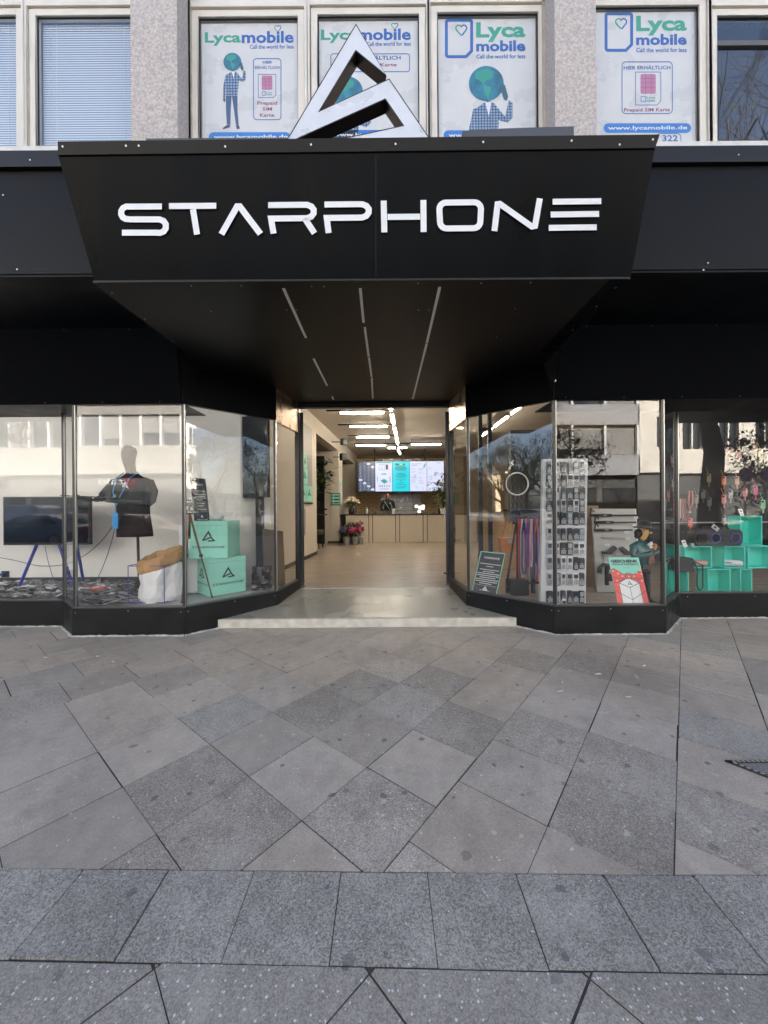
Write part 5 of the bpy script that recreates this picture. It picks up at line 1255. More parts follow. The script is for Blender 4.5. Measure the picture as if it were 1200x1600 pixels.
# things on the counter
def on_counter(px, d=14.1): p = at(px, 803, d); return Vector((p.x, d, zc))
p = on_counter(573.3); t = thing('bottle', 'clear pump bottle on the counter left of the assistant', 'bottle', p)
MB().lathe([(.04, 0), (.05, .02), (.05, .15), (.02, .2)], 14, p).build('bottle_body', mat('pale_plastic', (.5, .55, .5), .3), t); MB().lathe([(.02, .2), (.02, .24), (.008, .27)], 10, p).build('pump', WHITE, t)
p = on_counter(586.3); t = thing('card_terminal', 'small black device standing on the counter left of the assistant', 'card terminal', p)
MB(Matrix.Translation(p) @ Matrix.Rotation(rad(-15), 4, 'X')).box(-.05, .05, -.03, .03, 0, .2).build('case', BLKP, t, bevel=.01); MB(Matrix.Translation(p) @ Matrix.Rotation(rad(-15), 4, 'X')).box(-.035, .035, -.033, -.031, .1, .18).build('display', DSTEEL, t)
p = on_counter(604.5, 14.15); t = thing('laptop', 'open black laptop in front of the assistant', 'laptop', p); MB().cbox(p + Vector((0, 0, .012)), .38, .26, .02).build('base', BLKP, t, bevel=.004)
MB(Matrix.Translation(p + Vector((0, -.12, .02))) @ Matrix.Rotation(rad(-12), 4, 'X')).box(-.19, .19, 0, .008, 0, .1).build('lid', BLKP, t)
p = on_counter(614.5); t = thing('carton', 'small white carton on the counter right of the assistant', 'box', p); MB().cbox(p + Vector((0, 0, .1)), .1, .08, .2).build('carton_body', WHITE, t, bevel=.003); MB().cbox(p + Vector((0, -.0415, .12)), .07, .003, .05).build('print', mat('pale_grey_print', (.5, .5, .52), .5), t)
p = on_counter(656); t = thing('cube_lamp', 'cluster of glowing white cubes standing on the counter', 'lamp', p)
LC = mat('cube_light', (1, .95, .85), .4, emit=.4)
MB().cbox(p + Vector((0, 0, .01)), .3, .14, .02).build('base', BLKP, t)
for dx, dz in ((-.13, .28), (0, .24), (.13, .28), (-.02, .09), (.11, .2)): MB().cbox(p + Vector((dx, 0, dz)), .1, .1, .1).build('cube', LC, t, bevel=.01); MB().tube([p + Vector((dx, .02, .02)), p + Vector((dx, .02, dz))], .006, 5).build('rod', BLKP, t)
p = on_counter(687.5); t = thing('card_terminal', 'dark payment device on the counter beside the leafy plant', 'card terminal', p)
MB(Matrix.Translation(p) @ Matrix.Rotation(rad(-12), 4, 'X')).box(-.06, .06, -.03, .03, 0, .22).build('case', BLKP, t, bevel=.01); MB(Matrix.Translation(p) @ Matrix.Rotation(rad(-12), 4, 'X')).box(-.04, .04, -.034, -.031, .12, .2).build('display', DSTEEL, t)
p = on_counter(697); t = thing('mug', 'white and black mug at the right end of the counter', 'mug', p); MB().lathe([(.05, 0), (.06, .02), (.06, .14), (.055, .14)], 14, p).build('cup', WHITE, t); MB().tube([p + Vector((-.06, -.02, .11)), p + Vector((-.1, -.02, .09)), p + Vector((-.06, -.02, .04))], .01, 6).build('handle', BLKP, t)
# bouquet on the counter and flowers on the floor
def flowers(label, c, r, h, n, col, vase, leafm=GR2, fs=.045, cat='flowers'):
    t = leafy('flower_bouquet', label, c, r, h * .8, n, .13, leafm, vase, cat); rd = random.Random(n); f = MB(); zb = c[2] + vase[0][-1][1]
    for k in range(n):
        a = rd.uniform(0, 2 * pi); q = r * rd.random() ** .5; z = zb + h * (.55 + .45 * (1 - q / r)) * rd.uniform(.7, 1)
        f.ball((c[0] + cos(a) * q, c[1] + sin(a) * q, z), fs * rd.uniform(.7, 1.2), n=7, k=5)
    f.build('blossoms', col, t); return t
p = on_counter(549.5, 14.15)
flowers('big bouquet of cream roses at the left end of the counter', (p.x, p.y, zc), .3, .42, 40, mat('cream_petal', (.7, .6, .42), .7), ([(.1, 0), (.12, .1), (.09, .24), (.1, .25)], mat('dark_vase', (.03, .03, .03), .3)), fs=.055)
for (px, lb, col, rr, hh) in ((541.5, 'wrapped bouquet with dark blue and lilac blossoms on the floor by the pillar', mat('violet_petal', (.08, .06, .16), .7), .24, .4), (555, 'bouquet with red and pink blossoms in front of the counter', mat('crimson_petal', (.42, .03, .09), .7), .25, .38), (551, 'bouquet of dark berries behind the red one on the floor', mat('brown_berry', (.1, .05, .04), .7), .24, .62)):
    c = at(px, 845, 13.2 if 'berries' not in lb else 13.5); flowers(lb, (c.x, c.y, FLZ), rr, hh, 30, col, ([(.09, 0), (.13, .18), (.14, .3)], mat('glass_bucket', (.3, .3, .3), .2)), fs=.06)
c = at(563.5, 845, 13.3); t = thing('orchid', 'pink orchid on a tall stem beside the counter', 'orchid', (c.x, c.y, FLZ))
MB().lathe([(.08, 0), (.1, .22), (.09, .24)], 14, (c.x, c.y, FLZ)).build('pot', mat('glass_bucket', (.3, .3, .3), .2), t); MB().tube([(c.x, c.y, FLZ + .2), (c.x - .02, c.y, FLZ + .5), (c.x + .02, c.y, FLZ + .9)], .008, 5).build('stem', GR2, t)
m = MB()
for k in range(10): m.ball((c.x + random.gauss(0, .06), c.y + random.gauss(0, .04), FLZ + .5 + k * .035), .04, n=6, k=4)
m.build('blossoms', mat('orchid_petal', (.3, .03, .17), .6), t)
# right interior backdrop: dark partition, tan shelf unit
MB().box(2.9, 11.8, 8.6, 8.75, FLZ, 3.3).build('dark_partition', mat('dark_partition', (.02, .02, .02), .6), sh)
# ---------------------------------------------------------------- left display window
DWALL = mat('display_white', (.74, .73, .7), .7, var=.03, vscale=2)
PF = .33
dsp = thing('display_window', 'white walled display platform behind the left windows', 'window display', (-5, 5.5, PF))
fl = [(-12, 4.84), (-4.18, 4.84), (-3.72, 4.47), (-2.45, 4.47), (-1.64, 5.25), (-1.62, 5.62), (-2.3, 6.0), (-12, 6.0)]
MB().prism(fl, .15, PF - .01).build('platform', mat('platform_grey', (.42, .42, .41), .7, var=.12, vscale=3), dsp)
MB().box(-12, -2.36, 5.98, 6.06, PF, 3.3).build('back_wall', DWALL, dsp)
MB().prism([(-2.36, 5.98), (-1.98, 6.3), (-2.0, 6.36), (-2.4, 6.06)], .15, 3.3).build('side_wall', DWALL, dsp)
MB().box(-12, -2.36, 5.955, 5.98, PF, PF + .09).build('skirting', SK, dsp)
MB().prism([(-12, 4.9), (-4.1, 4.9), (-3.7, 4.5), (-2.43, 4.5), (-1.9, 5.1), (-1.75, 6.1), (-12, 6.1)], 3.18, 3.205).build('display_ceiling', mat('display_ceiling', (.3, .3, .29), .8), dsp)
MB().prism([(-2.08, 5.86), (-1.98, 5.86), (-1.98, 5.98), (-2.08, 5.98)], .3, 3.3).build('dark_post', BLKM, dsp)
wall_piece(6.3, 7.4, .15, CZ)
# slate chips
rd = random.Random(4); ch = MB()
def inpoly(x, y, P):
    c = False
    for i in range(len(P)):
        a, b = P[i], P[i - 1]
        if (a[1] > y) != (b[1] > y) and x < (b[0] - a[0]) * (y - a[1]) / (b[1] - a[1]) + a[0]: c = not c
    return c
area = [(-8.5, 4.88), (-4.16, 4.88), (-3.7, 4.5), (-3.25, 4.5), (-2.95, 5.0), (-2.9, 5.9), (-8.5, 5.9)]
for k in range(1900):
    x, y = rd.uniform(-8.5, -2.9), rd.uniform(4.5, 5.9)
    if not inpoly(x, y, area): continue
    L, w = rd.uniform(.08, .3), rd.uniform(.04, .1)
    T = Matrix.Translation((x, y, PF + rd.uniform(.005, .05))) @ Matrix.Rotation(rd.gauss(0, .7), 4, 'Z') @ Matrix.Rotation(rd.gauss(0, .16), 4, 'Y') @ Matrix.Rotation(rd.gauss(.05, .3), 4, 'X')
    q = [(-L / 2, -w * .1), (-L * .15, -w / 2), (L * .4, -w * .35), (L / 2, w * .2), (L * .1, w / 2), (-L * .4, w * .3)]
    s = MB(T).prism(q, -.005, .005, 'z', rd.choice([0, 0, 1, 1, 2, 3, 3])); n = len(ch.v); ch.v += s.v; ch.f += [tuple(n + i for i in f) for f in s.f]; ch.m += s.m
o = ch.build('slate_chips', [mat('slate_dark', (.03, .03, .033), .6), mat('slate_mid', (.12, .12, .125), .6), mat('slate_pale', (.6, .6, .58), .7), mat('slate_grey', (.22, .22, .22), .7)]); tag(o, 'loose grey and white slate chips strewn over the display platform', 'slate chips', kind='stuff')
# television on blue easel
d = 5.45; a = at(5, 852, d); b = at(140, 852, d); c = at(72, 776, d)
tv = thing('television', 'large black flat television on blue easel legs in the left window', 'television', ((a.x + b.x) / 2, d, a.z))
MB().box(a.x, b.x, d, d + .06, a.z, c.z).build('casing', BLKP, tv, bevel=.006)
MB().box(a.x + .02, b.x - .02, d - .003, d + .001, a.z + .03, c.z - .02).build('screen', mat('tv_glass', (.01, .012, .018), .06, spec=.8), tv)
BLUE = mat('blue_paint', (.02, .04, .3), .4)
es = thing('easel_stand', 'blue splayed easel legs under the television', 'tv stand', ((a.x + b.x) / 2, d + .1, PF))
for p, q, e in (((58, 850), (28, 922), -.05), ((92, 850), (116, 921), -.05), ((120, 850), (131, 905), .35)):
    p = at(*p, d + .03); q = at(*q, d + e + .05); q.z = PF; MB().tube([p, q], .02, 8).build('leg', BLUE, es)
CB = mat('dark_cable', (.03, .03, .06), .6); CB2 = mat('violet_cable', (.09, .08, .25), .6)
def cable(pts, d0, d1, label, m=CB, r=.005, name='cable'):
    n = len(pts); P = [at(p[0], p[1], d0 + (d1 - d0) * i / (n - 1)) for i, p in enumerate(pts)]
    Q = []
    for i in range(n - 1):
        p0, p1, p2, p3 = P[max(0, i - 1)], P[i], P[i + 1], P[min(n - 1, i + 2)]
        for k in range(5):
            t_ = k / 5; Q.append(.5 * ((2 * p1) + (p2 - p0) * t_ + (2 * p0 - 5 * p1 + 4 * p2 - p3) * t_ ** 2 + (3 * p1 - p0 - 3 * p2 + p3) * t_ ** 3))
    Q.append(P[-1]); return tag(MB().tube(Q, r, 5).build(name, m, smooth=True), label, 'cable')
cable([(184, 808), (165, 838), (135, 866), (100, 882), (60, 884), (20, 875), (-20, 868)], 5.1, 5.7, 'dark cable sagging from the shop dummy to the far left', CB)
cable([(181, 812), (176, 840), (165, 875), (152, 905), (147, 915)], 5.1, 5.3, 'violet cable hanging from the shop dummy to the chips', CB2)
cable([(70, 853), (76, 880), (86, 910), (100, 918)], 5.5, 5.4, 'thin violet cable under the television', CB2, .004)
cable([(95, 911), (118, 915), (150, 912)], 5.5, 5.4, 'short cable lying on the slate chips', CB, .004)
p = at(8.5, 897, 5.97); t = thing('wall_socket', 'black wall socket near the floor at far left', 'socket', (p.x, 5.97, p.z - .05)); MB().cbox((p.x, 5.968, p.z), .11, .025, .1).build('plate', BLKP, t, bevel=.004); MB().cbox((p.x - .03, 5.94, p.z), .05, .04, .04).build('plug', BLUE, t, bevel=.005)
p = at(153, 917, 5.25); p.z = PF + .05; t = thing('power_strip', 'small red package lying on the slate chips', 'package', p); MB(Matrix.Translation(p) @ Matrix.Rotation(.2, 4, 'Z')).cbox((0, 0, .012), .2, .07, .03).build('package_body', mat('coral_red', (.55, .08, .07), .5), t, bevel=.008); MB(Matrix.Translation(p) @ Matrix.Rotation(.2, 4, 'Z')).cbox((-.02, 0, .029), .09, .04, .003).build('sticker', WHITE, t)
# shop dummy
c = at(207, 800, 5.15); mq = thing('mannequin', 'headless-faced black shop dummy in a black polo shirt holding a tablet', 'mannequin', (c.x + .05, 5.15, PF)); mq['label'] = 'faceless dark shop dummy in a black polo shirt holding a tablet'
K = Matrix.Translation((c.x, 5.15, 0)); MQ = mat('dummy_black', (.012, .012, .014), .5); POLO = mat('black_polo', (.012, .012, .014), .85, bump=.15, bscale=30)
N_ = [(.02, 0, 1.16), (.02, 0, 1.4), (.01, 0, 1.65), (0, 0, 1.86), (-.01, 0, 2.0), (.2, .02, 1.91), (.27, .02, 1.68), (.2, -.08, 1.58), (-.17, -.05, 1.9), (-.25, -.1, 1.74), (-.28, -.18, 1.66)]
sec = [(1.13, .235, .15, .03), (1.2, .232, .15, .03), (1.45, .215, .14, .02), (1.65, .215, .15, .01), (1.8, .225, .15, 0), (1.88, .225, .135, 0), (1.935, .19, .115, 0), (1.97, .13, .095, 0), (2.0, .08, .08, 0), (2.035, .072, .075, -.005)]
m = MB(K); n = 28; vs = []
for z, rx, ry, ox in sec:
    for j in range(n):
        a = 2 * pi * j / n; f = .012 * sin(5 * a + z * 6) * max(0, (1.9 - z)) ; vs.append((ox + (rx + f) * cos(a), (ry + f) * sin(a), z))
m.add(vs, [(i * n + j, i * n + (j + 1) % n, (i + 1) * n + (j + 1) % n, (i + 1) * n + j) for i in range(len(sec) - 1) for j in range(n)] + [tuple(range(n))[::-1]])
m.tube([(.15, 0, 1.9), (.215, .01, 1.87), (.27, .0, 1.76), (.27, -.04, 1.64), (.22, -.08, 1.585)], [.06, .085, .08, .078, .075], 14); m.tube([(-.14, 0, 1.89), (-.2, -.03, 1.86), (-.25, -.08, 1.77), (-.28, -.15, 1.68)], [.06, .085, .078, .072], 14)
m.build('polo_shirt', POLO, mq, smooth=True)
skin('head', [K @ Vector(p) for p in ((-.01, 0, 1.98), (-.015, -.01, 2.08), (-.03, -.03, 2.17), (-.03, -.02, 2.3), (-.02, 0, 2.4))], [(0, 1), (1, 2), (2, 3), (3, 4)], [.07, .066, (.085, .085), (.1, .105), (.08, .09)], MQ, mq)
def hand(T, m, parent, s=1.0, curl=.5, side=1):
    """palm, four fingers and a thumb; local x runs from wrist to fingertips, z up"""
    nd = [(0, 0, 0), (.05, 0, 0), (.09, 0, 0)]; ed = [(0, 1), (1, 2)]; rr = [(.028, .02), (.04, .016), (.042, .014)]
    for q, (o, L) in enumerate(((-.03, .075), (-.01, .085), (.01, .08), (.03, .062))):
        b = len(nd); a1, a2 = curl * .5, curl * 1.2
        p1 = (.1 + L * .45 * cos(a1), o * 1.1, L * .45 * sin(a1)); p2 = (p1[0] + L * .55 * cos(a2), o * 1.15, p1[2] + L * .55 * sin(a2))
        nd += [p1, p2]; ed += [(2, b), (b, b + 1)]; rr += [.0095, .0085]
    b = len(nd); nd += [(.05, .045 * side, .015), (.085, .07 * side, .035)]; ed += [(1, b), (b, b + 1)]; rr += [.012, .009]
    return skin('hand', [T @ (Vector(p) * s) for p in nd], ed, rr if s == 1 else [(r * s if not isinstance(r, tuple) else (r[0] * s, r[1] * s)) for r in rr], m, parent, 1)
wl_ = K @ Vector((-.33, -.27, 1.63)); wr_ = K @ Vector((-.2, -.24, 1.63))
skin('forearm', [K @ Vector((-.27, -.16, 1.68)), K @ Vector((-.3, -.22, 1.65)), wl_], [(0, 1), (1, 2)], [.05, .045, .03], MQ, mq)
skin('forearm', [K @ Vector((.22, -.06, 1.6)), K @ Vector((.05, -.17, 1.62)), wr_], [(0, 1), (1, 2)], [.055, .045, .03], MQ, mq)
hand(Matrix.Translation(wl_) @ Matrix.Rotation(rad(200), 4, 'Z'), MQ, mq, 1.25, 1.1, 1); hand(Matrix.Translation(wr_) @ Matrix.Rotation(rad(185), 4, 'Z'), MQ, mq, 1.2, .35, -1)
m = MB(K); m.tube([(.1, -.02, 2.02), (.06, -.14, 1.93), (-.04, -.2, 1.66), (-.08, -.21, 1.55)], .008, 6); m.tube([(-.1, -.02, 2.02), (-.13, -.13, 1.93), (-.13, -.19, 1.75), (-.08, -.21, 1.55)], .008, 6)
ly = thing('lanyard', 'light blue lanyard with a blue phone case round the shop dummy neck', 'lanyard', K @ Vector((0, -.2, 1.3)))
LBL = mat('sky_blue', (.05, .3, .62), .5); m.build('cord', LBL, ly); MB(K).prism(rrect(-.11, -.035, 1.25, 1.46, .012), -.235, -.225, 'y').build('phone_case', LBL, ly); MB(K).tube([(-.08, -.21, 1.55), (-.075, -.23, 1.45)], .005, 5).build('cord_end', LBL, ly)
MB(K).poly([(-.08, 1.4), (-.05, 1.4), (-.05, 1.44)], -.24)
m = MB(K); m.stroke([Vector(q) for q in ((-.02, 1.81), (.015, 1.87), (.05, 1.8), (.0, 1.83))], .018, -.165, -.16); m.build('shirt_logo', WHITE, mq)
MB(K).tube([(.07, 0, 1.2), (.09, 0, PF)], .018, 8).build('stand_pole', DSTEEL, mq)
m = MB(K); [m.tube([(.09, 0, PF + .2), (.09 + .16 * cos(a), .16 * sin(a), PF + .01)], .01, 6) for a in (.3, 2.4, 4.5)]; m.build('stand_foot', DSTEEL, mq)
t = thing('tablet', 'flat black tablet resting on the shop dummy hands', 'tablet', K @ Vector((-.35, -.3, 1.66))); MB(K @ Matrix.Translation((-.33, -.32, 1.675)) @ Matrix.Rotation(rad(3), 4, 'Y')).cbox((0, 0, 0), .62, .2, .012).build('tablet_body', BLKP, t, bevel=.004); MB(K @ Matrix.Translation((-.33, -.32, 1.6825)) @ Matrix.Rotation(rad(3), 4, 'Y')).cbox((0, 0, 0), .59, .17, .002).build('tablet_screen', DG, t)
# paper bag with brown rim in a wire basket
c = at(253, 900, 4.86); bx, by = c.x, 4.86
bg_ = thing('paper_bag', 'large crumpled white paper bag with rolled brown rim in a thin blue wire frame', 'bag', (bx, by, PF))
def crumple(prof, n, c, amp, m, name, parent, sq=.0, tilt=(0, 0), both=False, sc=7):
    vs = []; 
    for r, z in prof:
        for j in range(n):
            a = 2 * pi * j / n; k = 1 + sq * (abs(cos(2 * a)) - .5); nz_ = noise.noise(Vector((cos(a) * sc * .3, sin(a) * sc * .3, z * sc + c[0]))) * amp + noise.noise(Vector((cos(a) * sc, sin(a) * sc, z * sc * 2))) * amp * .5
            rr = r * k + nz_; vs.append((c[0] + rr * cos(a), c[1] + rr * sin(a), c[2] + z + tilt[0] * rr * cos(a) + tilt[1] * rr * sin(a) + nz_ * .5))
    fs = [(i * n + j, i * n + (j + 1) % n, (i + 1) * n + (j + 1) % n, (i + 1) * n + j) for i in range(len(prof) - 1) for j in range(n)]
    return MB().add(vs, fs).build(name, m, parent)
crumple([(.25, 0), (.262, .06), (.25, .14), (.24, .22), (.245, .3), (.24, .38), (.22, .44), (.2, .47)], 30, (bx, by, PF), .03, mat('bag_white', (.72, .71, .69), .8), 'bag_body', bg_, .12)
KR = mat('kraft_paper', (.42, .24, .09), .8, var=.12, vscale=9)
crumple([(.225, .4), (.25, .42), (.262, .46), (.258, .52), (.24, .57), (.215, .58), (.19, .53), (.17, .42), (.16, .3), (.02, .25)], 30, (bx - .02, by, PF + .02), .035, KR, 'bag_rim', bg_, .05, (.25, .22))
m = MB(); q = .3
for z in (.0, .46):
    P = [(bx - q + .03, by - q + .05, PF + .01 + z), (bx + q - .12, by - q + .05, PF + .01 + z), (bx + q - .12, by + q - .1, PF + .01 + z), (bx - q + .03, by + q - .1, PF + .01 + z)]
    for i in range(4): m.tube([P[i], P[(i + 1) % 4]], .005, 5)
for x, y in ((bx - q + .03, by - q + .05), (bx + q - .12, by - q + .05), (bx + q - .12, by + q - .1), (bx - q + .03, by + q - .1)): m.tube([(x, y, PF + .01), (x, y, PF + .47)], .005, 5)
m.build('wire_frame', BLUE, bg_)
# camera tripod
tp = thing('camera_tripod', 'bronze and black camera tripod in front of the mint boxes', 'tripod', (at(297, 900, 4.78).x, 4.78, PF))
BRZ = mat('bronze_leg', (.2, .12, .08), .35, .8); hp_ = at(296, 800, 4.78)
MB().tube([hp_ + Vector((0, 0, -.35)), hp_ + Vector((0, 0, .1))], .013, 8).build('centre_column', DSTEEL, tp)
m = MB(); m.cbox(hp_ + Vector((0, 0, .1)), .07, .06, .05); m.cbox(hp_, .09, .09, .05); m.cbox(hp_ + Vector((-.01, 0, .15)), .05, .05, .02); m.build('head', BLKP, tp, bevel=.006)
MB().tube([hp_ + Vector((0, 0, .08)), hp_ + Vector((.17, -.1, .02))], .007, 6).build('pan_handle', BLKP, tp)
for px, py, dd in ((284, 945, 4.62), (331.5, 938, 4.9), (286, 925, 5.05)):
    q = at(px, py, dd); q.z = PF + .01; a = hp_ + Vector((0, 0, -.02)); mid = a.lerp(q, .5)
    lg_ = MB().tube([a, mid], .014, 8).build('leg', BRZ, tp); MB().tube([mid, q], .009, 7).build('lower_leg', BRZ, lg_); MB().cbox(mid, .035, .035, .04).build('leg_clamp', BLKP, lg_, bevel=.004); MB().ball(q, .014, n=8, k=5).build('foot', BLKP, lg_)
# pedestal, board, plastic, mint boxes
c = at(300, 900, 5.3); t = thing('pedestal', 'round white pedestal behind the tripod', 'pedestal', (c.x, 5.35, PF)); MB().lathe([(.19, 0), (.19, .93), (.185, .935)], 32, (c.x, 5.35, PF)).build('column', WHITE, t, smooth=False); MB().lathe([(.2, 0), (.2, .02)], 32, (c.x, 5.35, PF - .0)).build('base_ring', mat('pale_ring', (.6, .6, .6), .6), t)
INK = mat('ink_white', (.75, .76, .76), .6)
def lines(T, rows, m, parent, y=-.0035, rd=random.Random(9)):
    g = MB(T)
    for z, h, a, b in rows:
        x = a
        while x < b - .02:
            w = min(rd.uniform(.05, .13), b - x); g.box(x, x + w - .015, y, y + .002, z, z + h); x += w
    g.build('text_lines', m, parent)
def logo_pts(cx, cz, s, asp): 
    return [(cx - s * 1.0, cz - .55 * s * asp), (cx, cz + s * asp), (cx + .5 * s, cz + .05 * s * asp)], [(cx - s * .95, cz - .55 * s * asp), (cx + .45 * s, cz + .02 * s * asp), (cx + s, cz - .55 * s * asp), (cx - .1 * s, cz - .65 * s * asp)]
def mini_logo(T, cx, cz, s, asp, w, m, parent, y=-.004, nm='printed_logo'):
    g = MB(T); a, b = logo_pts(cx, cz, s, asp)
    g.stroke([Vector(p) for p in a], w, y, y + .002); g.stroke([Vector(p) for p in b], w, y, y + .002); g.build(nm, m, parent)
t, T = board('info_board', 'tall black information board with white writing behind the left splayed pane', 'sign', at(304.5, 816, 5.15), at(328.5, 816, 5.3), at(297, 746, 5.2), mat('board_black', (.02, .022, .025), .45))
MB(T).text('INSTALLATION', .25, .78, .83, .87, -.004).build('heading', INK, t)
lines(T, [(.7, .012, .2, .85), (.62, .012, .12, .9), (.575, .012, .15, .85), (.54, .012, .12, .9), (.505, .012, .3, .7), (.42, .012, .25, .8), (.36, .012, .3, .7), (.285, .012, .15, .85), (.06, .01, .15, .9)], INK, t); mini_logo(T, .5, .13, .08, .35, .02, INK, t)
MB(T).box(.08, .18, -.008, -.003, .7, .716).build('red_mark', mat('red_dot', (.7, .03, .05), .5), t)
def mint_box(cx, cy, z, s, rz, label, faces):
    t = thing('mint_box', label, 'box', (cx, cy, z), rz, 'mint boxes with printed logo'); T = wmat(t); h = s / 2
    MB(T).box(-h, h, -h, h, 0, s).build('box_body', MINT, t, bevel=.004)
    m = MB(T); m.box(-h - .001, h + .001, -h - .001, h + .001, s - .06, s - .057); m.build('lid_line', MINTD, t)
    for R in faces:
        F = T @ Matrix.Rotation(rad(R), 4, 'Z') @ Matrix.Translation((0, -h - .0015, 0))
        mini_logo(F, 0, s * .56, s * .15, 1, s * .035, BLKP, t); MB(F).text('STARPHONE', -s * .42, s * .42, s * .27, s * .33, -.003, 0, 0).build('printed_name', BLKP, t)
    return t
c1 = at(347, 900, 5.33); s_ = .505
mint_box(c1.x, 5.28, PF, s_, rad(-43), 'lower mint box standing corner on, logos on both visible sides', (0, 90))
mint_box(c1.x - .05, 5.25, PF + s_ + .002, s_, rad(4), 'upper mint box with square front and large triangle logo', (0,))
p = at(341, 816, 5.2); zt_ = PF + 2 * s_ + .003
t = thing('plastic_wrap', 'crumpled piece of white plastic on top of the upper mint box', 'plastic wrap', (p.x, 5.15, zt_))
m = MB(); m.ball((p.x, 5.15, zt_ + .045), .1, .09, .05, 18, 12); 
for v in m.v:
    k = noise.noise(v * 18) * .035; v += Vector((k, k * .5, k * .8)); v.z = max(v.z, zt_)
m.build('wrap_film', mat('film_white', (.6, .62, .6), .3), t)
t.location.z = zt_
# black screen turned to the street, grey leaning board, black sack
LT = mat('added_display_tube', (1, .97, .92), .4, emit=2.6, ecol=(1, .95, .88))  # unseen lamps added above the windows to brighten the displays
def added_disp_lamp(p, q, label):
    t = thing('linear_lamp', label, 'ceiling lamp', (Vector(p) + Vector(q)) / 2, 0, 'added linear lamps over the window displays')
    MB().tube([p, q], .03, 8).build('tube', LT, t); MB().tube([Vector(p) + Vector((.1, 0, .03)), Vector(q) + Vector((-.1, 0, .03))], .02, 6).build('rail', BLKM, t)
added_disp_lamp((-7.6, 4.98, 3.12), (-4.4, 4.98, 3.12), 'added lamp above the television in the left display'); added_disp_lamp((-3.7, 4.62, 3.12), (-2.4, 4.62, 3.12), 'added lamp above the shop dummy in the left display'); added_disp_lamp((-2.3, 4.72, 3.12), (-1.9, 5.1, 3.12), 'added short lamp above the mint boxes')
added_disp_lamp((2.1, 4.62, 3.1), (3.25, 4.62, 3.1), 'added lamp above the phone board in the right display'); added_disp_lamp((4.0, 5.1, 3.1), (6.6, 5.1, 3.1), 'added lamp above the turquoise cubes'); added_disp_lamp((1.3, 5.25, 3.1), (1.95, 4.7, 3.1), 'added short lamp above the wheeled rack')
t = thing('hanging_screen', 'black screen hung high behind the left splayed window', 'screen', (-1.95, 5.8, 1.7)); 
t.name = 'hanging_screen'
T = planT((-2.3, 5.9), (-1.83, 5.72)); MB(T).box(0, .5, 0, .05, 1.68, 2.98).build('casing', BLKP, t, bevel=.005); MB(T).box(.02, .48, -.004, -.001, 1.7, 2.96).build('glass_front', DG, t); MB(T).box(.22, .28, .01, .04, 2.985, 3.3).build('ceiling_rod', BLKM, t)
t, T = board('leaning_board', 'grey brown board leaning inside the left splayed window', 'board', at(414, 921, 5.5), at(446, 915, 6.15), at(411, 826, 5.72), mat('grey_brown_board', (.16, .13, .1), .6, var=.2, vscale=3))
c = at(410, 905, 5.45); t = thing('black_sack', 'folded black plastic sack standing on the grey platform', 'sack', (c.x + .0, 5.42, PF))
m = MB(); m.box(c.x - .12, c.x + .12, 5.35, 5.5, PF - .008, PF + .33)
bm = bmesh.new(); me = bpy.data.meshes.new('x'); me.from_pydata([tuple(v) for v in m.v], [], m.f); bm.from_mesh(me); bmesh.ops.subdivide_edges(bm, edges=bm.edges, cuts=9, use_grid_fill=True)
for v in bm.verts: v.co += Vector((noise.noise(v.co * 13), noise.noise(v.co * 13 + Vector((9, 0, 0))), 0)) * .035
bm.to_mesh(me); bm.free(); m = MB(); m.v = [v.co.copy() for v in me.vertices]; m.f = [tuple(f.vertices) for f in me.polygons]; m.m = [0] * len(m.f); m.build('sack_body', mat('black_film', (.012, .012, .014), .18), t)
MB().tube([(c.x - .06, 5.4, PF + .3), (c.x, 5.38, PF + .4), (c.x + .06, 5.4, PF + .3)], .006, 5).build('handle', BLKP, t)
# ---------------------------------------------------------------- right splayed window
t, T = board('guarantee_board', 'small black STARGARANTIE board with mint border leaning at the right of the entrance', 'sign', at(736.5, 928, 5.2), at(775, 935, 4.98), at(751.5, 861, 5.3), mat('board_black', (.02, .022, .025), .45))
m = MB(T); w1, w2 = .03, .018
for a in ((0, 1, 0, w2), (0, 1, 1 - w2, 1), (0, w1, w2, 1 - w2), (1 - w1, 1, w2, 1 - w2)): m.box(a[0], a[1], -.006, -.001, a[2], a[3])
m.build('mint_border', MINT, t); MB(T).text('STARGARANTIE', .2, .82, .84, .885, -.004, 0, .03).build('heading', INK, t)
lines(T, [(.715, .016, .08, .95), (.66, .016, .36, .66), (.585, .016, .12, .92), (.54, .016, .27, .75), (.495, .018, .06, .96), (.45, .018, .05, .95), (.405, .018, .18, .83), (.36, .018, .05, .95), (.315, .018, .06, .93), (.27, .018, .22, .72), (.12, .01, .3, .7)], INK, t)
MB(T).box(.03, .94, -.005, -.002, .235, .24).build('divider', INK, t); mini_logo(T, .5, .165, .085, .52, .03, INK, t)
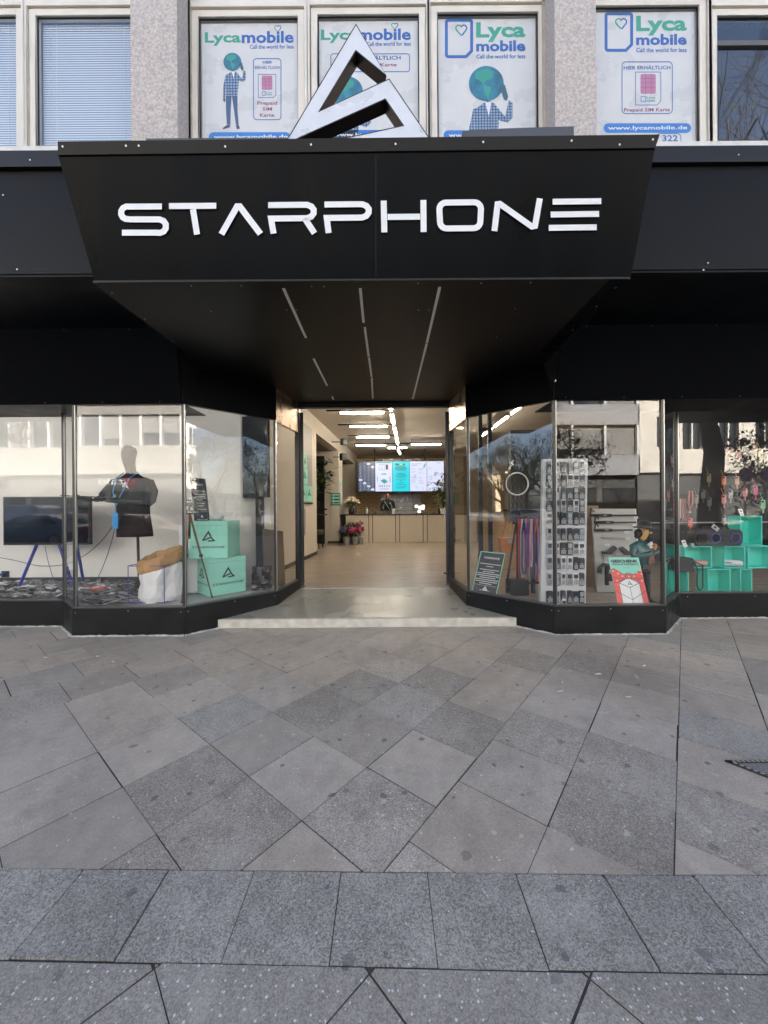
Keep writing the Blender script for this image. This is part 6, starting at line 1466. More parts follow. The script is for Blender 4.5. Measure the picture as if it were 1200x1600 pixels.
# garment rack with phone straps
rk = thing('display_rack', 'black wheeled rack hung with colourful phone straps', 'rack', (at(818, 900, 5.75).x, 5.75, FLZ))
def pt(px, py, d): return at(px, py, d)
dd = 5.75; BL_ = BLKM
m = MB(); P = [pt(793, 905, dd - .2), pt(807, 815, dd), pt(803, 808, dd), pt(840, 808, dd + .1), pt(846, 815, dd + .1), pt(848, 905, dd - .1)]; m.tube(P, .016, 8); m.build('upright_frame', BL_, rk)
MB().tube([pt(793, 905, dd - .2), pt(815, 911, dd - .1), pt(850, 910, dd - .1)], .018, 8).build('base_bar', BL_, rk)
MB().tube([pt(806, 812, dd), pt(846, 812, dd + .1)], .012, 8).build('top_rail', BL_, rk)
for px, py in ((793.5, 918), (833, 917)):
    c = pt(px, py, dd - .15); c.z = FLZ + .085; M = Matrix.Translation(c) @ Matrix.Rotation(rad(70), 4, 'Z') @ Matrix.Rotation(rad(90), 4, 'X'); w = MB(M).lathe([(.05, -.03), (.08, -.03), (.085, -.02), (.085, .02), (.08, .03), (.05, .03)], 18).build('castor', TYRE, rk); MB().cbox(c + Vector((0, 0, .08)), .05, .06, .09).build('castor_fork', BL_, w)
rd = random.Random(2); cols = [('coral red', (.6, .08, .07)), ('scarlet', (.55, .04, .06)), ('white and black', (.6, .6, .58)), ('navy blue', (.03, .05, .2)), ('pale pink', (.65, .35, .34)), ('violet', (.2, .05, .32)), ('olive green', (.15, .18, .06)), ('pink and white', (.7, .42, .42)), ('deep blue', (.02, .08, .28)), ('crimson', (.4, .02, .08)), ('salmon', (.62, .25, .18)), ('black', (.02, .02, .02)), ('lilac', (.3, .18, .42))]
for k, (nm, col) in enumerate(cols):
    px = 810 + k * 2.9; dz = dd - .1 + rd.uniform(-.08, .06); y1 = rd.uniform(885, 914); cx_ = px + rd.uniform(-1, 1); w = rd.uniform(1.5, 3.5)
    P = [pt(px, 811, dz), pt(cx_ - w, 835, dz - .02), pt(cx_ - w, y1 - 12, dz - .03), pt(cx_ - w * .5, y1, dz - .03), pt(cx_ + w * .6, y1, dz - .03), pt(cx_ + w, y1 - 15, dz - .02), pt(cx_ + w * .6, 840, dz), pt(px + .5, 811, dz)]
    t = thing('phone_strap', nm + ' loop strap hanging on the wheeled rack, ' + ['first', 'second', 'third', 'fourth', 'fifth', 'sixth', 'seventh', 'eighth', 'ninth', 'tenth', 'eleventh', 'twelfth', 'thirteenth'][k] + ' from the left', 'phone strap', P[0], 0, 'colourful phone straps on the wheeled rack')
    m_ = mat('strap_' + nm.replace(' ', '_'), col, .6)
    MB().tube(P, .011, 6).build('loop', m_, t, smooth=True); MB().cbox(P[0] + Vector((0, 0, -.03)), .02, .015, .035).build('clip', STEEL, t)
# ring light on a stand with a black foot
rl = thing('ring_light', 'white ring light on a tall thin black stand behind the right splayed window', 'ring light', (at(808, 900, 5.5).x, 5.5, FLZ)); c = at(808, 756, 5.5)
MB().tube([c + Vector((.165 * cos(a * pi / 14), 0, .165 * sin(a * pi / 14))) for a in range(28)], .011, 8, closed=True).build('ring', mat('ring_white', (.75, .75, .74), .4), rl, smooth=True)
MB().tube([c + Vector((0, .02, -.17)), (c.x, 5.52, FLZ + .1)], .012, 8).build('pole', BLKM, rl); MB().cbox((c.x, 5.5, FLZ + .12), .26, .2, .22).build('foot', BLKP, rl, bevel=.01)
MB().cbox(c + Vector((0, .02, -.2)), .03, .03, .08).build('clamp', BLKP, rl)
t = thing('side_table', 'flat dark table top on a thin column behind the straps rack', 'table', (at(812, 800, 6.3).x, 6.3, FLZ)); c = at(812, 797, 6.3); MB().cbox((c.x, 6.3, c.z), .75, .5, .03).build('tabletop', BLKM, t, bevel=.005); MB().tube([(c.x, 6.3, c.z), (c.x, 6.3, FLZ)], .03, 10).build('leg', BLKM, t)
c = at(795, 850, 6.9); t = thing('handbag', 'orange leather handbag hanging behind the straps rack', 'handbag', (c.x, 6.9, c.z - .15)); MB().prism([(c.x - .16, c.z - .15), (c.x + .16, c.z - .15), (c.x + .19, c.z + .12), (c.x - .19, c.z + .12)], 6.84, 6.96, 'y').build('bag_body', mat('orange_leather', (.5, .16, .03), .4, var=.15), t, bevel=.02); MB().tube([(c.x - .12, 6.9, c.z + .12), (c.x - .05, 6.9, c.z + .42), (c.x + .05, 6.9, c.z + .42), (c.x + .12, 6.9, c.z + .12)], .01, 6).build('strap', mat('pink_cord', (.5, .15, .15), .6), t)
MB().box(c.x - .04, c.x + .04, 6.83, 6.84, c.z + .02, c.z + .09).build('buckle', STEEL, t)
# tan lounge shell behind
c = at(788, 830, 7.6); t = thing('curved_screen', 'tan curved wooden screen behind the handbag', 'screen', (c.x, 7.6, FLZ)); m = MB(); n = 14
for k in range(n):
    a0, a1 = -1.2 + 2.4 * k / n, -1.2 + 2.4 * (k + 1) / n; f_ = lambda a: (c.x + .45 * sin(a), 7.9 - .35 * cos(a)); h0 = 1.5 - .55 * (k / n); p, q = f_(a0), f_(a1)
    m.quad((*p, FLZ + .0), (*q, FLZ), (*q, h0), (*p, h0))
m.build('shell', mat('tan_veneer', (.42, .26, .1), .5, var=.1, stretch=(1, 1, 6)), t); MB().box(c.x - .45, c.x + .45, 7.95, 7.99, FLZ, FLZ + .3).build('base', DK, t)
# black framed glass partition deeper in
t = thing('glass_partition', 'black framed glass partition inside the right part of the shop', 'partition', (1.95, 7.3, FLZ))
for px in (751, 766): q = at(px, 700, 7.2); MB().box(q.x - .035, q.x + .035, 7.2, 7.28, FLZ, CZ).build('post', BLKM, t)
q = at(751, 700, 7.2); q2 = at(766, 700, 7.2); MB().box(q.x + .035, q2.x - .035, 7.22, 7.26, 3.0, 3.06).build('rail', BLKM, t)
# ---------------------------------------------------------------- phone board
d = 4.8; BW = mat('board_white', (.55, .56, .565), .6, var=.05, vscale=2)
bl, br, tl = at(846, 951, d - .02), at(915, 951, d - .02), at(850, 717, d + .03); bl.z = br.z = FLZ + .002
t, T = board('phone_board', 'tall white board covered with rows of old mobile phones', 'display board', bl, br, tl, BW, .03); MB(T).box(-.02, 0, .0, .06, 0, 1).build('side_panel', BW, t)
ridx = [(731, 'top'), (751, 'second'), (771, 'third'), (790.5, 'fourth'), (810, 'fifth'), (834.5, 'sixth'), (857, 'seventh'), (880, 'eighth'), (904.5, 'ninth'), (932, 'tenth')]
cidx = [(857, 'first'), (869, 'second'), (879, 'third'), (889, 'fourth'), (898.5, 'fifth'), (907.5, 'sixth')]
PC = [('silver', (.42, .43, .44)), ('black', (.02, .02, .022)), ('white', (.7, .7, .69)), ('dark grey', (.07, .075, .08)), ('grey blue', (.16, .2, .27)), ('pale grey', (.5, .5, .48))]
PCM = {n: mat('phone_' + n.replace(' ', '_'), c, .35) for n, c in PC}
SCRN = mat('phone_screen', (.04, .05, .055), .15); SCR2 = mat('phone_screen_pale', (.35, .4, .36), .2); KEY = mat('phone_keys', (.1, .1, .11), .5); KEY2 = mat('phone_keys_pale', (.45, .46, .47), .5)
rd = random.Random(12)
protos = {}
def phone(x, z, y, cn, form, label):
    key = (cn, form)
    if key not in protos:
        t = thing('mobile_phone', label, 'mobile phone', (0, 0, 0), 0, 'old mobile phones on the white board')
        w, h = {'bar': (.052, .125), 'wide bar': (.062, .12), 'flip': (.055, .135), 'slim bar': (.045, .13)}[form]
        MB().prism(rrect(-w / 2, w / 2, -h / 2, h / 2, w * .24 if form != 'flip' else w * .4), -.02, 0, 'y').build('phone_body', PCM[cn], t, bevel=.003)
        dark = cn in ('black', 'dark grey', 'grey blue')
        MB().box(-w * .34, w * .34, -.0225, -.0195, h * .08, h * .4).build('display', SCR2 if (form == 'bar' and dark) else SCRN, t)
        k = MB()
        for i in range(3):
            for j in range(4): k.cbox((-w * .26 + i * w * .26, -.0215, -h * .12 - j * h * .085), w * .2, .003, h * .055)
        k.cbox((0, -.0215, h * .0), w * .3, .003, h * .06); k.build('keypad', KEY2 if dark else KEY, t)
        if form == 'flip': MB().cbox((0, -.021, h * .04), w * .8, .008, h * .04).build('hinge', KEY, t)
        protos[key] = t; o = t
    else: o = copy_tree(protos[key])
    o.location = (x, y, z); o.rotation_euler = (0, rd.gauss(0, .03), 0); s = rd.uniform(1.22, 1.38); o.scale = (s, s, s); o['label'] = label; return o
for r, (py, rn) in enumerate(ridx):
    for c_, (px, cn_) in enumerate(cidx):
        q = (951 - py) / 234; pxx = px + (1.2 - (r * .3)) * (-1 if c_ == 0 else .4) * .5; p = at(pxx, py, d - .02 + .05 * q)
        nm = rd.choice([x[0] for x in PC] + ['black', 'dark grey', 'black'] if r < 6 else ['black', 'dark grey', 'white', 'black', 'silver']); fm = rd.choice(['bar', 'wide bar', 'slim bar', 'flip'])
        phone(p.x, p.z, p.y - .006, nm, fm, '%s %s phone, %s from left in the %s row of the white board' % (nm, fm, cn_, rn))
p = at(880, 946, d - .03); phone(p.x, p.z, p.y - .004, 'white', 'slim bar', 'lone white phone below the tenth row of the white board')
# ---------------------------------------------------------------- accessory panel and brown board
t, T = board('wooden_board', 'brown wooden board standing behind the accessory panel', 'board', at(909, 921, 6.0), at(935, 921, 6.0), at(909, 790, 6.0), mat('brown_board', (.24, .16, .09), .6, var=.12, stretch=(1, 1, .2)))
GP = mat('panel_grey', (.5, .5, .47), .6, var=.04)
d = 5.6; t, T = board('accessory_panel', 'pale grey panel with selfie sticks and grips hung on it', 'display panel', at(933, 925, d), at(1000, 925, d), at(925, 795, d), GP, .03)
MB(T).box(1, 1.03, 0, .05, 0, 1).build('panel_edge', WHITE, t)
def stick(x0, x1, py, label, m=BLKP, r=.022, hook=False):
    a, b = at(x0, py, d - .07), at(x1, py, d - .07); t = thing('selfie_stick', label, 'selfie stick', (a + b) / 2, 0, 'selfie sticks on the grey panel'); mid = a.lerp(b, .45)
    MB().tube([a, mid], r, 8).build('grip', m, t); MB().tube([mid, b], r * .5, 8).build('telescopic_rod', m, t)
    if hook: MB().tube([a, a + Vector((.02, 0, .1)), a + Vector((.06, 0, .05))], .012, 6).build('phone_clamp', m, t)
    MB().cbox(a.lerp(b, .3) + Vector((0, -r, 0)), .05, .006, .012).build('button', STEEL, t)
stick(922, 996, 805, 'longest black selfie stick at the top of the grey panel', hook=True); stick(929, 994, 816, 'black selfie stick second from top on the grey panel', hook=True); stick(929, 988, 828, 'black selfie stick third from top on the grey panel', hook=True)
stick(939, 977, 840, 'thin grey metal rod below the black selfie sticks', STEEL, .012)
def tagc(px, py, label, dd_=5.52):
    p = at(px, py, dd_); t = thing('price_tag', label, 'price tag', p, 0, 'small white price tags'); MB().box(p.x - .03, p.x + .03, p.y, p.y + .004, p.z - .012, p.z + .02).build('card', WHITE, t); MB().box(p.x - .012, p.x + .012, p.y - .003, p.y, p.z, p.z + .008).build('price_print', mat('print_pale_grey', (.3, .3, .3), .6), t)
for px, py, lb in ((994, 809, 'top right on the grey panel under the long stick'), (992, 821, 'beside the second selfie stick'), (979, 832, 'beside the third selfie stick'), (981, 842, 'beside the thin grey rod'), (949, 852, 'above the left grip'), (967, 866, 'below the left grip'), (948, 880, 'low on the grey panel left')): tagc(px, py, 'small white price tag ' + lb)
def grip(px, py, flip, label):
    c = at(px, py, 5.5); T = Matrix.Translation(c); s = -1 if flip else 1; t = thing('phone_grip', label, 'phone grip', c)
    MB(T).prism([(x * s, z) for x, z in ((-.11, -.02), (-.1, -.05), (.02, -.06), (.07, -.01), (.11, .03), (.07, .07), (.03, .04), (-.02, .0))][::s], -.03, .03, 'y').build('grip_body', BLKP, t, bevel=.006); MB(T).cbox((.05 * s, -.034, .02), .04, .008, .03).build('clamp_pad', DSTEEL, t); MB(T).tube([(-.1 * s, 0, -.04), (-.12 * s, -.01, -.12), (-.09 * s, 0, -.16), (-.08 * s, 0, -.06)], .004, 5).build('wrist_loop', BLKP, t)
grip(952, 860, False, 'black phone grip on the left of the grey panel'); grip(979, 861, True, 'black phone grip beside the statuette shoulder')
c = at(945, 893, 5.5); t = thing('gimbal', 'bulky black gimbal at the bottom left of the grey panel', 'gimbal', c); T = Matrix.Translation(c); m = MB(T); m.tube([(-.08, 0, -.02), (-.07, 0, .06), (-.02, 0, .1), (.05, 0, .09), (.07, 0, .04)], .03, 8); m.build('arm', BLKP, t, smooth=True); MB(T).tube([(.03, 0, .07), (.03, 0, -.2)], .03, 10).build('handle', BLKP, t); MB(T).cbox((.06, -.01, -.08), .08, .05, .12).build('motor', DSTEEL, t, bevel=.01)
# ---------------------------------------------------------------- painted statuette
c = at(1003, 900, 4.95); st = thing('statuette', 'painted statuette of a man in a teal jacket and dark hat with raised hands', 'statuette', (c.x, 4.95, FLZ)); K = Matrix.Translation((c.x, 4.95, 0)); TL_ = mat('teal_glaze', (.02, .1, .1), .35, var=.3, vscale=12); YS = mat('yellow_skin_glaze', (.62, .38, .13), .4); TR = mat('dark_glaze', (.02, .022, .028), .4)
skin('trousers', [K @ Vector(p) for p in ((0, 0, .72), (.05, 0, .6), (.06, .0, .42), (.06, 0, .26), (.1, -.05, .22), (-.03, 0, .6), (-.03, .02, .42), (-.03, .02, .26), (.0, -.04, .22))], [(0, 1), (1, 2), (2, 3), (3, 4), (0, 5), (5, 6), (6, 7), (7, 8)], [.085, .06, .05, .042, .03, .06, .05, .042, .03], TR, st)
skin('jacket', [K @ Vector(p) for p in ((0, 0, .7), (-.02, 0, .84), (-.02, 0, .97), (0, 0, 1.05), (-.11, -.01, .96), (-.13, -.04, .83), (-.0, -.12, .86), (.05, -.14, .91), (.09, 0, .96), (.14, .02, .84), (.19, -.02, .88), (.21, -.03, .91))], [(0, 1), (1, 2), (2, 3), (2, 4), (4, 5), (5, 6), (6, 7), (2, 8), (8, 9), (9, 10), (10, 11)], [(.1, .08), (.11, .09), (.12, .09), .05, .06, .055, .045, .03, .05, .045, .035, .03], TL_, st)
skin('head', [K @ Vector(p) for p in ((0, 0, 1.04), (.015, -.01, 1.1), (.03, -.02, 1.16), (.03, -.01, 1.22))], [(0, 1), (1, 2), (2, 3)], [.035, (.045, .05), (.062, .06), (.05, .055)], YS, st)
m = MB(K); m.ball((.1, -.035, 1.15), .022, .015, .017); m.ball((-.0, .03, 1.15), .02, .014, .025); m.build('nose_and_ear', YS, st)
m = MB(K); m.ball((.07, -.055, 1.17), .012, .008, .008); m.build('eye', BLKP, st); m = MB(K); m.ball((.088, -.04, 1.105), .018, .015, .006); m.build('mouth', mat('dark_red_glaze', (.3, .04, .03), .4), st)
m = MB(K); m.ball((-.035, .01, 1.14), .05, .06, .06, 12, 8); m.ball((-.05, .01, 1.1), .035, .045, .035); m.build('hair', BLKM, st, smooth=True)
HM = Matrix.Translation((c.x + .02, 4.94, 1.2)) @ Matrix.Rotation(rad(10), 4, 'Y'); MB(HM).lathe([(.12, 0), (.13, .012), (.085, .02), (.08, .07), (.06, .1), (.02, .11)], 22).build('hat', TR, st, smooth=True); MB(HM).lathe([(.084, .022), (.0835, .04)], 22).build('hat_band', mat('plum_band', (.18, .05, .08), .5), st)
m = MB(K); m.prism([(.0, 1.0), (.05, 1.04), (.07, .97), (.03, .95)], -.13, -.1, 'y'); m.build('shirt_collar', WHITE, st); m = MB(K); m.ball((.06, -.12, .985), .03, .015, .015); m.build('bow_tie', RED, st); m = MB(K); m.prism([(.03, .74), (.1, .75), (.08, .92), (.04, .92)], -.105, -.08, 'y'); m.build('waistcoat', mat('brown_pattern', (.2, .07, .03), .5, var=.5, vscale=40), st)
hand(K @ Matrix.Translation((.06, -.15, .93)) @ Matrix.Rotation(rad(-65), 4, 'Y'), YS, st, .62, 1.5, 1); hand(K @ Matrix.Translation((.215, -.03, .925)) @ Matrix.Rotation(rad(-55), 4, 'Y'), YS, st, .62, 1.0, -1)
MB(K).box(-.1, .16, -.1, .1, FLZ, FLZ + .03).build('base', TR, st, bevel=.005)
# ---------------------------------------------------------------- gift wrapping sign
t, T = board('gift_sign', 'mint and red GESCHENK sign with a drawn bow and white parcel', 'sign', at(967, 952, 4.5), at(1016, 952, 4.5), at(950.5, 871, 4.66), MINT, .008)
RD = mat('poster_red', lin((228, 88, 84)), .5); OUT = mat('outline_dark', (.05, .06, .07), .6)
P = lambda L: [(x, z) for x, z in L]
MB(T).text('GESCHENK', .05, .95, .895, .955, -.005, 0, .06).build('heading', OUT, t); MB(T).text('VERPACKUNGSSERVICE', .06, .96, .845, .88, -.005, 0, .02).build('heading', OUT, t); MB(T).text('GRATIS', .4, .62, .785, .805, -.005, 0, .0).build('small_word', mat('print_grey_mint', (.2, .4, .35), .5), t)
m = MB(T)
for L in (((0, .43), (0, .75), (.1, .78), (.38, .66), (.55, .68), (.72, .66), (.97, .75), (1, .72), (1, .42), (.72, .55), (.5, .6), (.25, .5)), ((0, 0), (.17, 0), (.17, .47), (0, .43)), ((.83, 0), (1, 0), (1, .43), (.83, .5))): m.poly(P(L)[::-1], -.003)
m.build('red_bow', RD, t)
m = MB(T); m.poly(P([(.172, 0), (.828, 0), (.828, .5), (.5, .6), (.172, .5)])[::-1], -.0035); m.build('white_parcel', WHITE, t)
m = MB(T)
for L, w in ((((.17, .0), (.17, .5), (.5, .6), (.83, .5), (.83, 0)), .012), (((.17, .5), (.5, .41), (.83, .5)), .012), (((.5, .41), (.5, 0)), .014), (((0, .35), (.5, .18), (1, .35)), .01), (((0, .62), (.38, .57)), .008), (((.0, .5), (.38, .57)), .008), (((1, .6), (.62, .57)), .008), (((.43, .67), (.43, .58), (.62, .58), (.62, .67), (.43, .67)), .01), (((0, .76), (.1, .78), (.38, .66), (.55, .7), (.72, .66), (.97, .76)), .01)): m.stroke([Vector(q) for q in L], w, -.0045, -.004)
m.build('ink_outlines', OUT, t); mini_logo(T, .52, .49, .07, .6, .012, OUT, t, -.005)
m = MB(T)
for x, z in ((.06, .73), (.2, .68), (.33, .63), (.53, .62), (.7, .63), (.82, .69), (.94, .74), (.97, .67), (.12, .54), (.93, .54)): m.poly([(x + .026 * cos(k * pi / 5), z + .015 * sin(k * pi / 5)) for k in range(10)][::-1], -.0055)
m.build('cream_dots', mat('cream_dot', (.8, .72, .35), .5), t)
# ---------------------------------------------------------------- turquoise cubes and goods in the far right window
TQ = mat('turquoise_board', (.09, .7, .58), .55, var=.05, vscale=3)
d = 5.35
def cube(x0, x1, y0, y1, label, dep=.2):
    a, b = at(x0, y1, d), at(x1, y0, d); t = thing('display_cube', label, 'display cube', ((a.x + b.x) / 2, d + dep / 2, a.z), 0, 'open turquoise display cubes'); e = .014
    z0, z1 = a.z, b.z
    for nm, q in (('side_panel', (a.x, a.x + e, z0, z1)), ('side_panel', (b.x - e, b.x, z0, z1)), ('bottom_panel', (a.x + e, b.x - e, z0, z0 + e)), ('top_panel', (a.x + e, b.x - e, z1 - e, z1))): MB().box(q[0], q[1], d, d + dep, q[2], q[3]).build(nm, TQ, t, bevel=.0015)
    MB().box(a.x + e, b.x - e, d + dep - e, d + dep, z0 + e, z1 - e).build('back_panel', TQ, t); return a, b
zr = [(887.5, 935.5), (852, 886.5), (804, 851)]
cube(1049, 1076, 889, 936, 'bottom left turquoise cube beside the glass corner'); cube(1106, 1141.5, 889, 936, 'bottom middle turquoise cube'); cube(1157, 1175.5, 889, 936, 'narrow bottom right turquoise cube'); cube(1070, 1112.5, 853.5, 888, 'middle row turquoise cube left, holding the pink speaker'); cube(1132, 1164.5, 853.5, 888, 'middle row turquoise cube holding the white speaker'); cube(1169, 1212, 853.5, 888, 'middle row turquoise cube at the right edge'); cube(1157, 1191, 806, 852.5, 'single turquoise cube on top of the others')
# boombox
c = at(1121, 840, d); zb = at(1121, 852.3, d).z; t = thing('boombox', 'black boombox with two blue ringed speakers and a carrying handle', 'boombox', (c.x, d, zb)); w, h = .345, .235
MB().prism(rrect(c.x - w, c.x + w, zb, zb + h, .07, 5), d - .03, d + .13, 'y').build('cabinet', mat('boombox_grey', (.035, .036, .04), .45), t, bevel=.012)
BR = mat('blue_ring', (.1, .14, .5), .3, emit=.015)
for dx in (-.055, .225):
    q = Vector((c.x + dx, d - .034, zb + .11)); v = MB(Matrix.Translation(q) @ Matrix.Rotation(rad(90), 4, 'X')).lathe([(.068, 0), (.055, -.012), (.02, -.018)], 20).build('woofer', BLKM, t); MB().tube([q + Vector((.066 * cos(k * pi / 10), -.006, .066 * sin(k * pi / 10))) for k in range(20)], .006, 6, closed=True).build('lit_ring', BR, v, smooth=True)
m = MB(); m.tube([(c.x - .2, d + .03, zb + h - .01), (c.x - .16, d + .03, zb + h + .035), (c.x + .16, d + .03, zb + h + .035), (c.x + .2, d + .03, zb + h - .01)], .012, 8); m.build('carry_handle', DSTEEL, t)
MB().prism(rrect(c.x - w + .02, c.x - w + .16, zb + .045, zb + .17, .03), d - .045, d - .03, 'y').build('side_grille', BLKM, t); m = MB(); m.box(c.x + .03, c.x + .14, d - .036, d - .03, zb + .12, zb + .16); m.box(c.x + .05, c.x + .12, d - .036, d - .03, zb + .07, zb + .1); m.box(c.x + .06, c.x + .11, d - .036, d - .03, zb + .03, zb + .04); m.build('control_panel', DSTEEL, t)
# power station with strap
c = at(1066, 882, 5.2); t = thing('belt_bag', 'dark grey ribbed bag with a hanging wrist strap beside the glass corner', 'bag', (c.x, 5.2, c.z - .1)); MB().prism(rrect(c.x - .14, c.x + .12, c.z - .1, c.z + .1, .03), 5.14, 5.3, 'y').build('bag_body', mat('grey_fabric', (.03, .032, .034), .7, bump=.3, bscale=200), t, bevel=.015)
m = MB()
for k in range(4): m.box(c.x - .13, c.x + .11, 5.136, 5.14, c.z - .07 + k * .04, c.z - .064 + k * .04)
m.build('ribs', BLKM, t); MB().tube([(c.x + .1, 5.16, c.z + .07), (c.x + .22, 5.12, c.z + .0), (c.x + .2, 5.1, c.z - .3), (c.x + .16, 5.1, c.z - .36), (c.x + .14, 5.12, c.z - .28), (c.x + .16, 5.14, c.z - .05), (c.x + .12, 5.15, c.z + .04)], .008, 6).build('wrist_strap', BLKM, t, smooth=True)
def spk(px, py, col, label, dx):
    c = at(px, py, d + .04); zz_ = at(px, 887.3, d).z + .016; r = .045; M = Matrix.Translation((c.x, d + .05, zz_ + r)) @ Matrix.Rotation(rad(dx), 4, 'Z') @ Matrix.Rotation(rad(90), 4, 'Y'); t = thing('portable_speaker', label, 'speaker', (c.x, d + .05, zz_)); m_ = mat('speaker_' + label.split()[0], col, .4)
    MB(M).lathe([(.03, -.11), (r, -.09), (r, .06), (.035, .1), (.03, .105)], 18).build('speaker_body', m_, t, smooth=False); MB(M).lathe([(.022, .104), (.01, .11)], 14).build('lens', BLKP, t); MB(M).box(-.012, .0, -r - .002, -r + .004, -.09, -.02).build('grille', BLKP, t)
spk(1092, 883, (.62, .36, .3), 'pink rounded speaker inside the middle left turquoise cube', -35); spk(1146, 881.5, (.72, .73, .75), 'white rounded speaker inside the middle turquoise cube', -35)
def card(px, py, dd_, label, tilt=-10, w=.055, h=.1):
    p = at(px, py, dd_); T = Matrix.Translation(p) @ Matrix.Rotation(rad(tilt), 4, 'Y') @ Matrix.Rotation(rad(-15), 4, 'X'); t = thing('price_card', label, 'price card', p, 0, 'white price cards'); MB(T).box(-w / 2, w / 2, 0, .003, 0, h).build('card', WHITE, t); m = MB(T); m.box(-w * .2, w * .2, -.003, 0, h * .55, h * .75); m.box(-w * .3, w * .3, -.003, 0, h * .25, h * .3); m.build('print', mat('print_dark_grey', (.06, .06, .06), .6), t)
card(1071.5, 854.5, 5.33, 'white price card on the middle left cube beside the boombox'); card(1160, 805.5, 5.4, 'white price card standing on the topmost cube', -5); 
p = at(1124, 826, 5.32); T = Matrix.Translation(p + Vector((-.03, -.02, -.02))) @ Matrix.Rotation(rad(-52), 4, 'Y'); t = thing('price_card', 'tilted price card leaning on the boombox handle', 'price card', p, 0, 'white price cards'); MB(T).box(-.03, .03, 0, .003, 0, .11).build('card', mat('pale_card', (.5, .5, .5), .6), t); MB(T).box(-.015, .015, -.003, 0, .05, .08).build('print', mat('print_dark_grey', (.06, .06, .06), .6), t)
p = at(1081, 852.5, 5.32); t = thing('knob', 'small silver puck beside the price card', 'puck', p); MB().lathe([(.03, 0), (.03, .04), (.025, .045)], 16, (p.x, p.y, at(1081, 853.4, 5.35).z)).build('puck_body', STEEL, t); MB().lathe([(.02, 0), (.02, .003)], 12, (p.x, p.y, at(1081, 853.4, 5.35).z + .046)).build('top_disc', BLKP, t)
# backdrop with hanging cases and straps
bd = thing('backdrop_panel', 'black backdrop panel behind the turquoise cubes', 'panel', (7.5, 6.6, FLZ)); MB().box(4.45, 11.7, 6.55, 6.6, FLZ + .7, 3.25).build('panel_board', mat('backdrop_black', (.008, .008, .009), .6), bd); MB().box(4.45, 11.7, 6.5, 6.55, 1.2, 1.215).build('shelf_rail', STEEL, bd)
cases = [(1107, 747, 'olive', (.16, .13, .06)), (1088, 780, 'grey', (.14, .14, .14)), (1098, 772, 'dark grey', (.09, .09, .09)), (1108, 784, 'smoke', (.1, .1, .1)), (1141, 772, 'pale grey', (.32, .32, .36)), (1130.5, 780, 'salmon pink', (.55, .2, .18)), (1131, 812, 'silver', (.3, .3, .32)), (1140.5, 706, 'rust brown', (.4, .16, .08)), (1179.5, 698, 'dusty pink', (.55, .3, .24)), (1192, 788, 'mint green', (.25, .55, .35)), (1163.5, 769, 'rose', (.5, .22, .24)), (1180, 766, 'hot pink', (.6, .1, .25)), (1130.5, 751, 'orange', (.5, .18, .06)), (1188, 708, 'ochre', (.45, .36, .12)), (1154, 709, 'blush', (.6, .36, .34)), (1078, 816, 'coral red', (.6, .14, .1)), (1050, 762, 'black', (.02, .02, .02)), (1038, 786, 'deep green', (.03, .2, .12)), (1151, 751, 'peach', (.6, .35, .25))]
for px, py, nm, col in cases:
    p = at(px, py, 6.45); t = thing('phone_case', nm + ' phone case hanging before the black backdrop', 'phone case', p, 0, 'phone cases hanging before the backdrop'); w, h = .075, .15
    MB().prism(rrect(p.x - w / 2, p.x + w / 2, p.z - h / 2, p.z + h / 2, .015), 6.44, 6.45, 'y').build('case_back', mat('case_' + nm.replace(' ', '_'), col, .5), t); MB().cbox((p.x - .015, 6.435, p.z + .05), .03, .01, .03).build('camera_cutout', BLKP, t); MB().tube([(p.x, 6.45, p.z + h / 2), (p.x, 6.5, p.z + h / 2 + .12)], .004, 5).build('hang_loop', mat('case_' + nm.replace(' ', '_'), col, .5), t); MB().tube([(p.x, 6.445, p.z - h / 2), (p.x, 6.445, p.z - h / 2 - .08)], .012, 6).build('tab', mat('case_' + nm.replace(' ', '_'), col, .5), t)
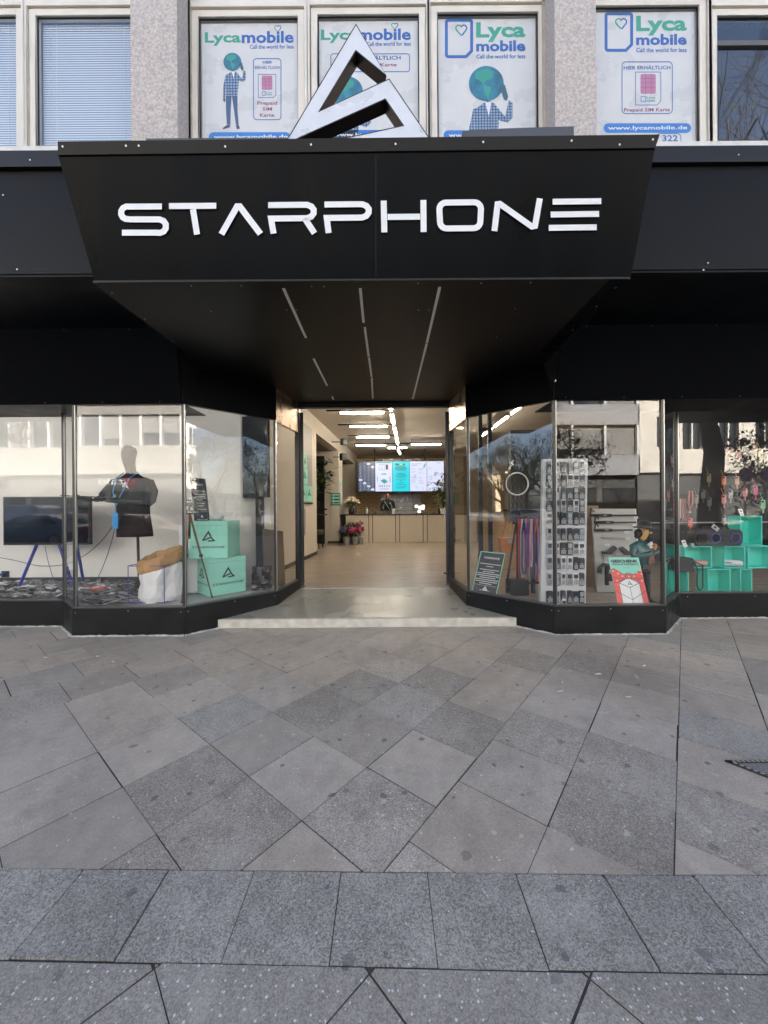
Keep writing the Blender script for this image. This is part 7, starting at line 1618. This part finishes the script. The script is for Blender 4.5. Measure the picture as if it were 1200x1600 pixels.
m = MB(); t = thing('wrist_strap', 'salmon pink loop strap hanging left of the tree reflection', 'strap', at(1079, 766, 6.3)); MB().tube([at(x, y, 6.3) for x, y in ((1077, 767), (1076, 785), (1078, 799), (1082, 785), (1082, 767))], .012, 6, closed=True).build('loop', mat('case_salmon_pink', (.55, .2, .18), .5), t); MB().cbox(at(1078, 800, 6.3), .03, .02, .04).build('clasp', STEEL, t)
bc = [('red', (.45, .03, .04)), ('white', (.6, .58, .55)), ('pink', (.6, .25, .25)), ('coral', (.6, .12, .1)), ('pearl', (.55, .5, .45)), ('rose', (.5, .12, .15)), ('grey', (.25, .25, .25)), ('scarlet', (.5, .02, .03))]
for k, (nm, col) in enumerate(bc):
    px = 1053 + k * 2.6; t = thing('bead_strap', nm + ' beaded strap in the bunch left of the tree reflection', 'strap', at(px, 780, 6.3), 0, 'beaded straps hanging in a bunch'); m = MB(); L = 24 + (k * 5) % 9
    for q in range(L):
        m.ball(at(px + .4 * sin(q * .5), 780 + q * 1.15, 6.3), .0085, n=6, k=4)
    m.build('beads', mat('bead_' + nm, col, .35), t); MB().tube([at(px, 780, 6.3), at(px, 772, 6.4)], .004, 5).build('cord', BLKP, t)
# second rail of dark straps seen behind the statuette
for k in range(9):
    px = 1008 + k * 2.6; col = [(.12, .14, .05), (.3, .1, .08), (.2, .2, .18), (.05, .1, .08)][k % 4]; P = [at(px, 765, 7.4), at(px - 1.2, 790, 7.4), at(px - .6, 812 + (k * 7) % 9, 7.4), at(px + .9, 811, 7.4), at(px + 1, 785, 7.4)]
    t = thing('dark_strap', ['olive', 'rust', 'grey', 'dark green'][k % 4] + ' strap on the rail deep behind the statuette, ' + ['first', 'second', 'third', 'fourth', 'fifth', 'sixth', 'seventh', 'eighth', 'ninth'][k] + ' from left', 'phone strap', P[0], 0, 'dark straps on the rear rail'); MB().tube(P, .009, 5, closed=True).build('loop', mat('dstrap%d' % (k % 4), col, .7), t)
t = thing('rear_rail', 'black rail stand carrying dark straps behind the statuette', 'rail', (at(1018, 760, 7.4).x, 7.4, FLZ)); a, b = at(1003, 764, 7.4), at(1035, 764, 7.4); MB().tube([a, b], .014, 6).build('rail_bar', BLKM, t); MB().tube([a, (a.x, 7.4, FLZ)], .014, 6).build('post', BLKM, t); MB().tube([b, (b.x, 7.4, FLZ)], .014, 6).build('post', BLKM, t)
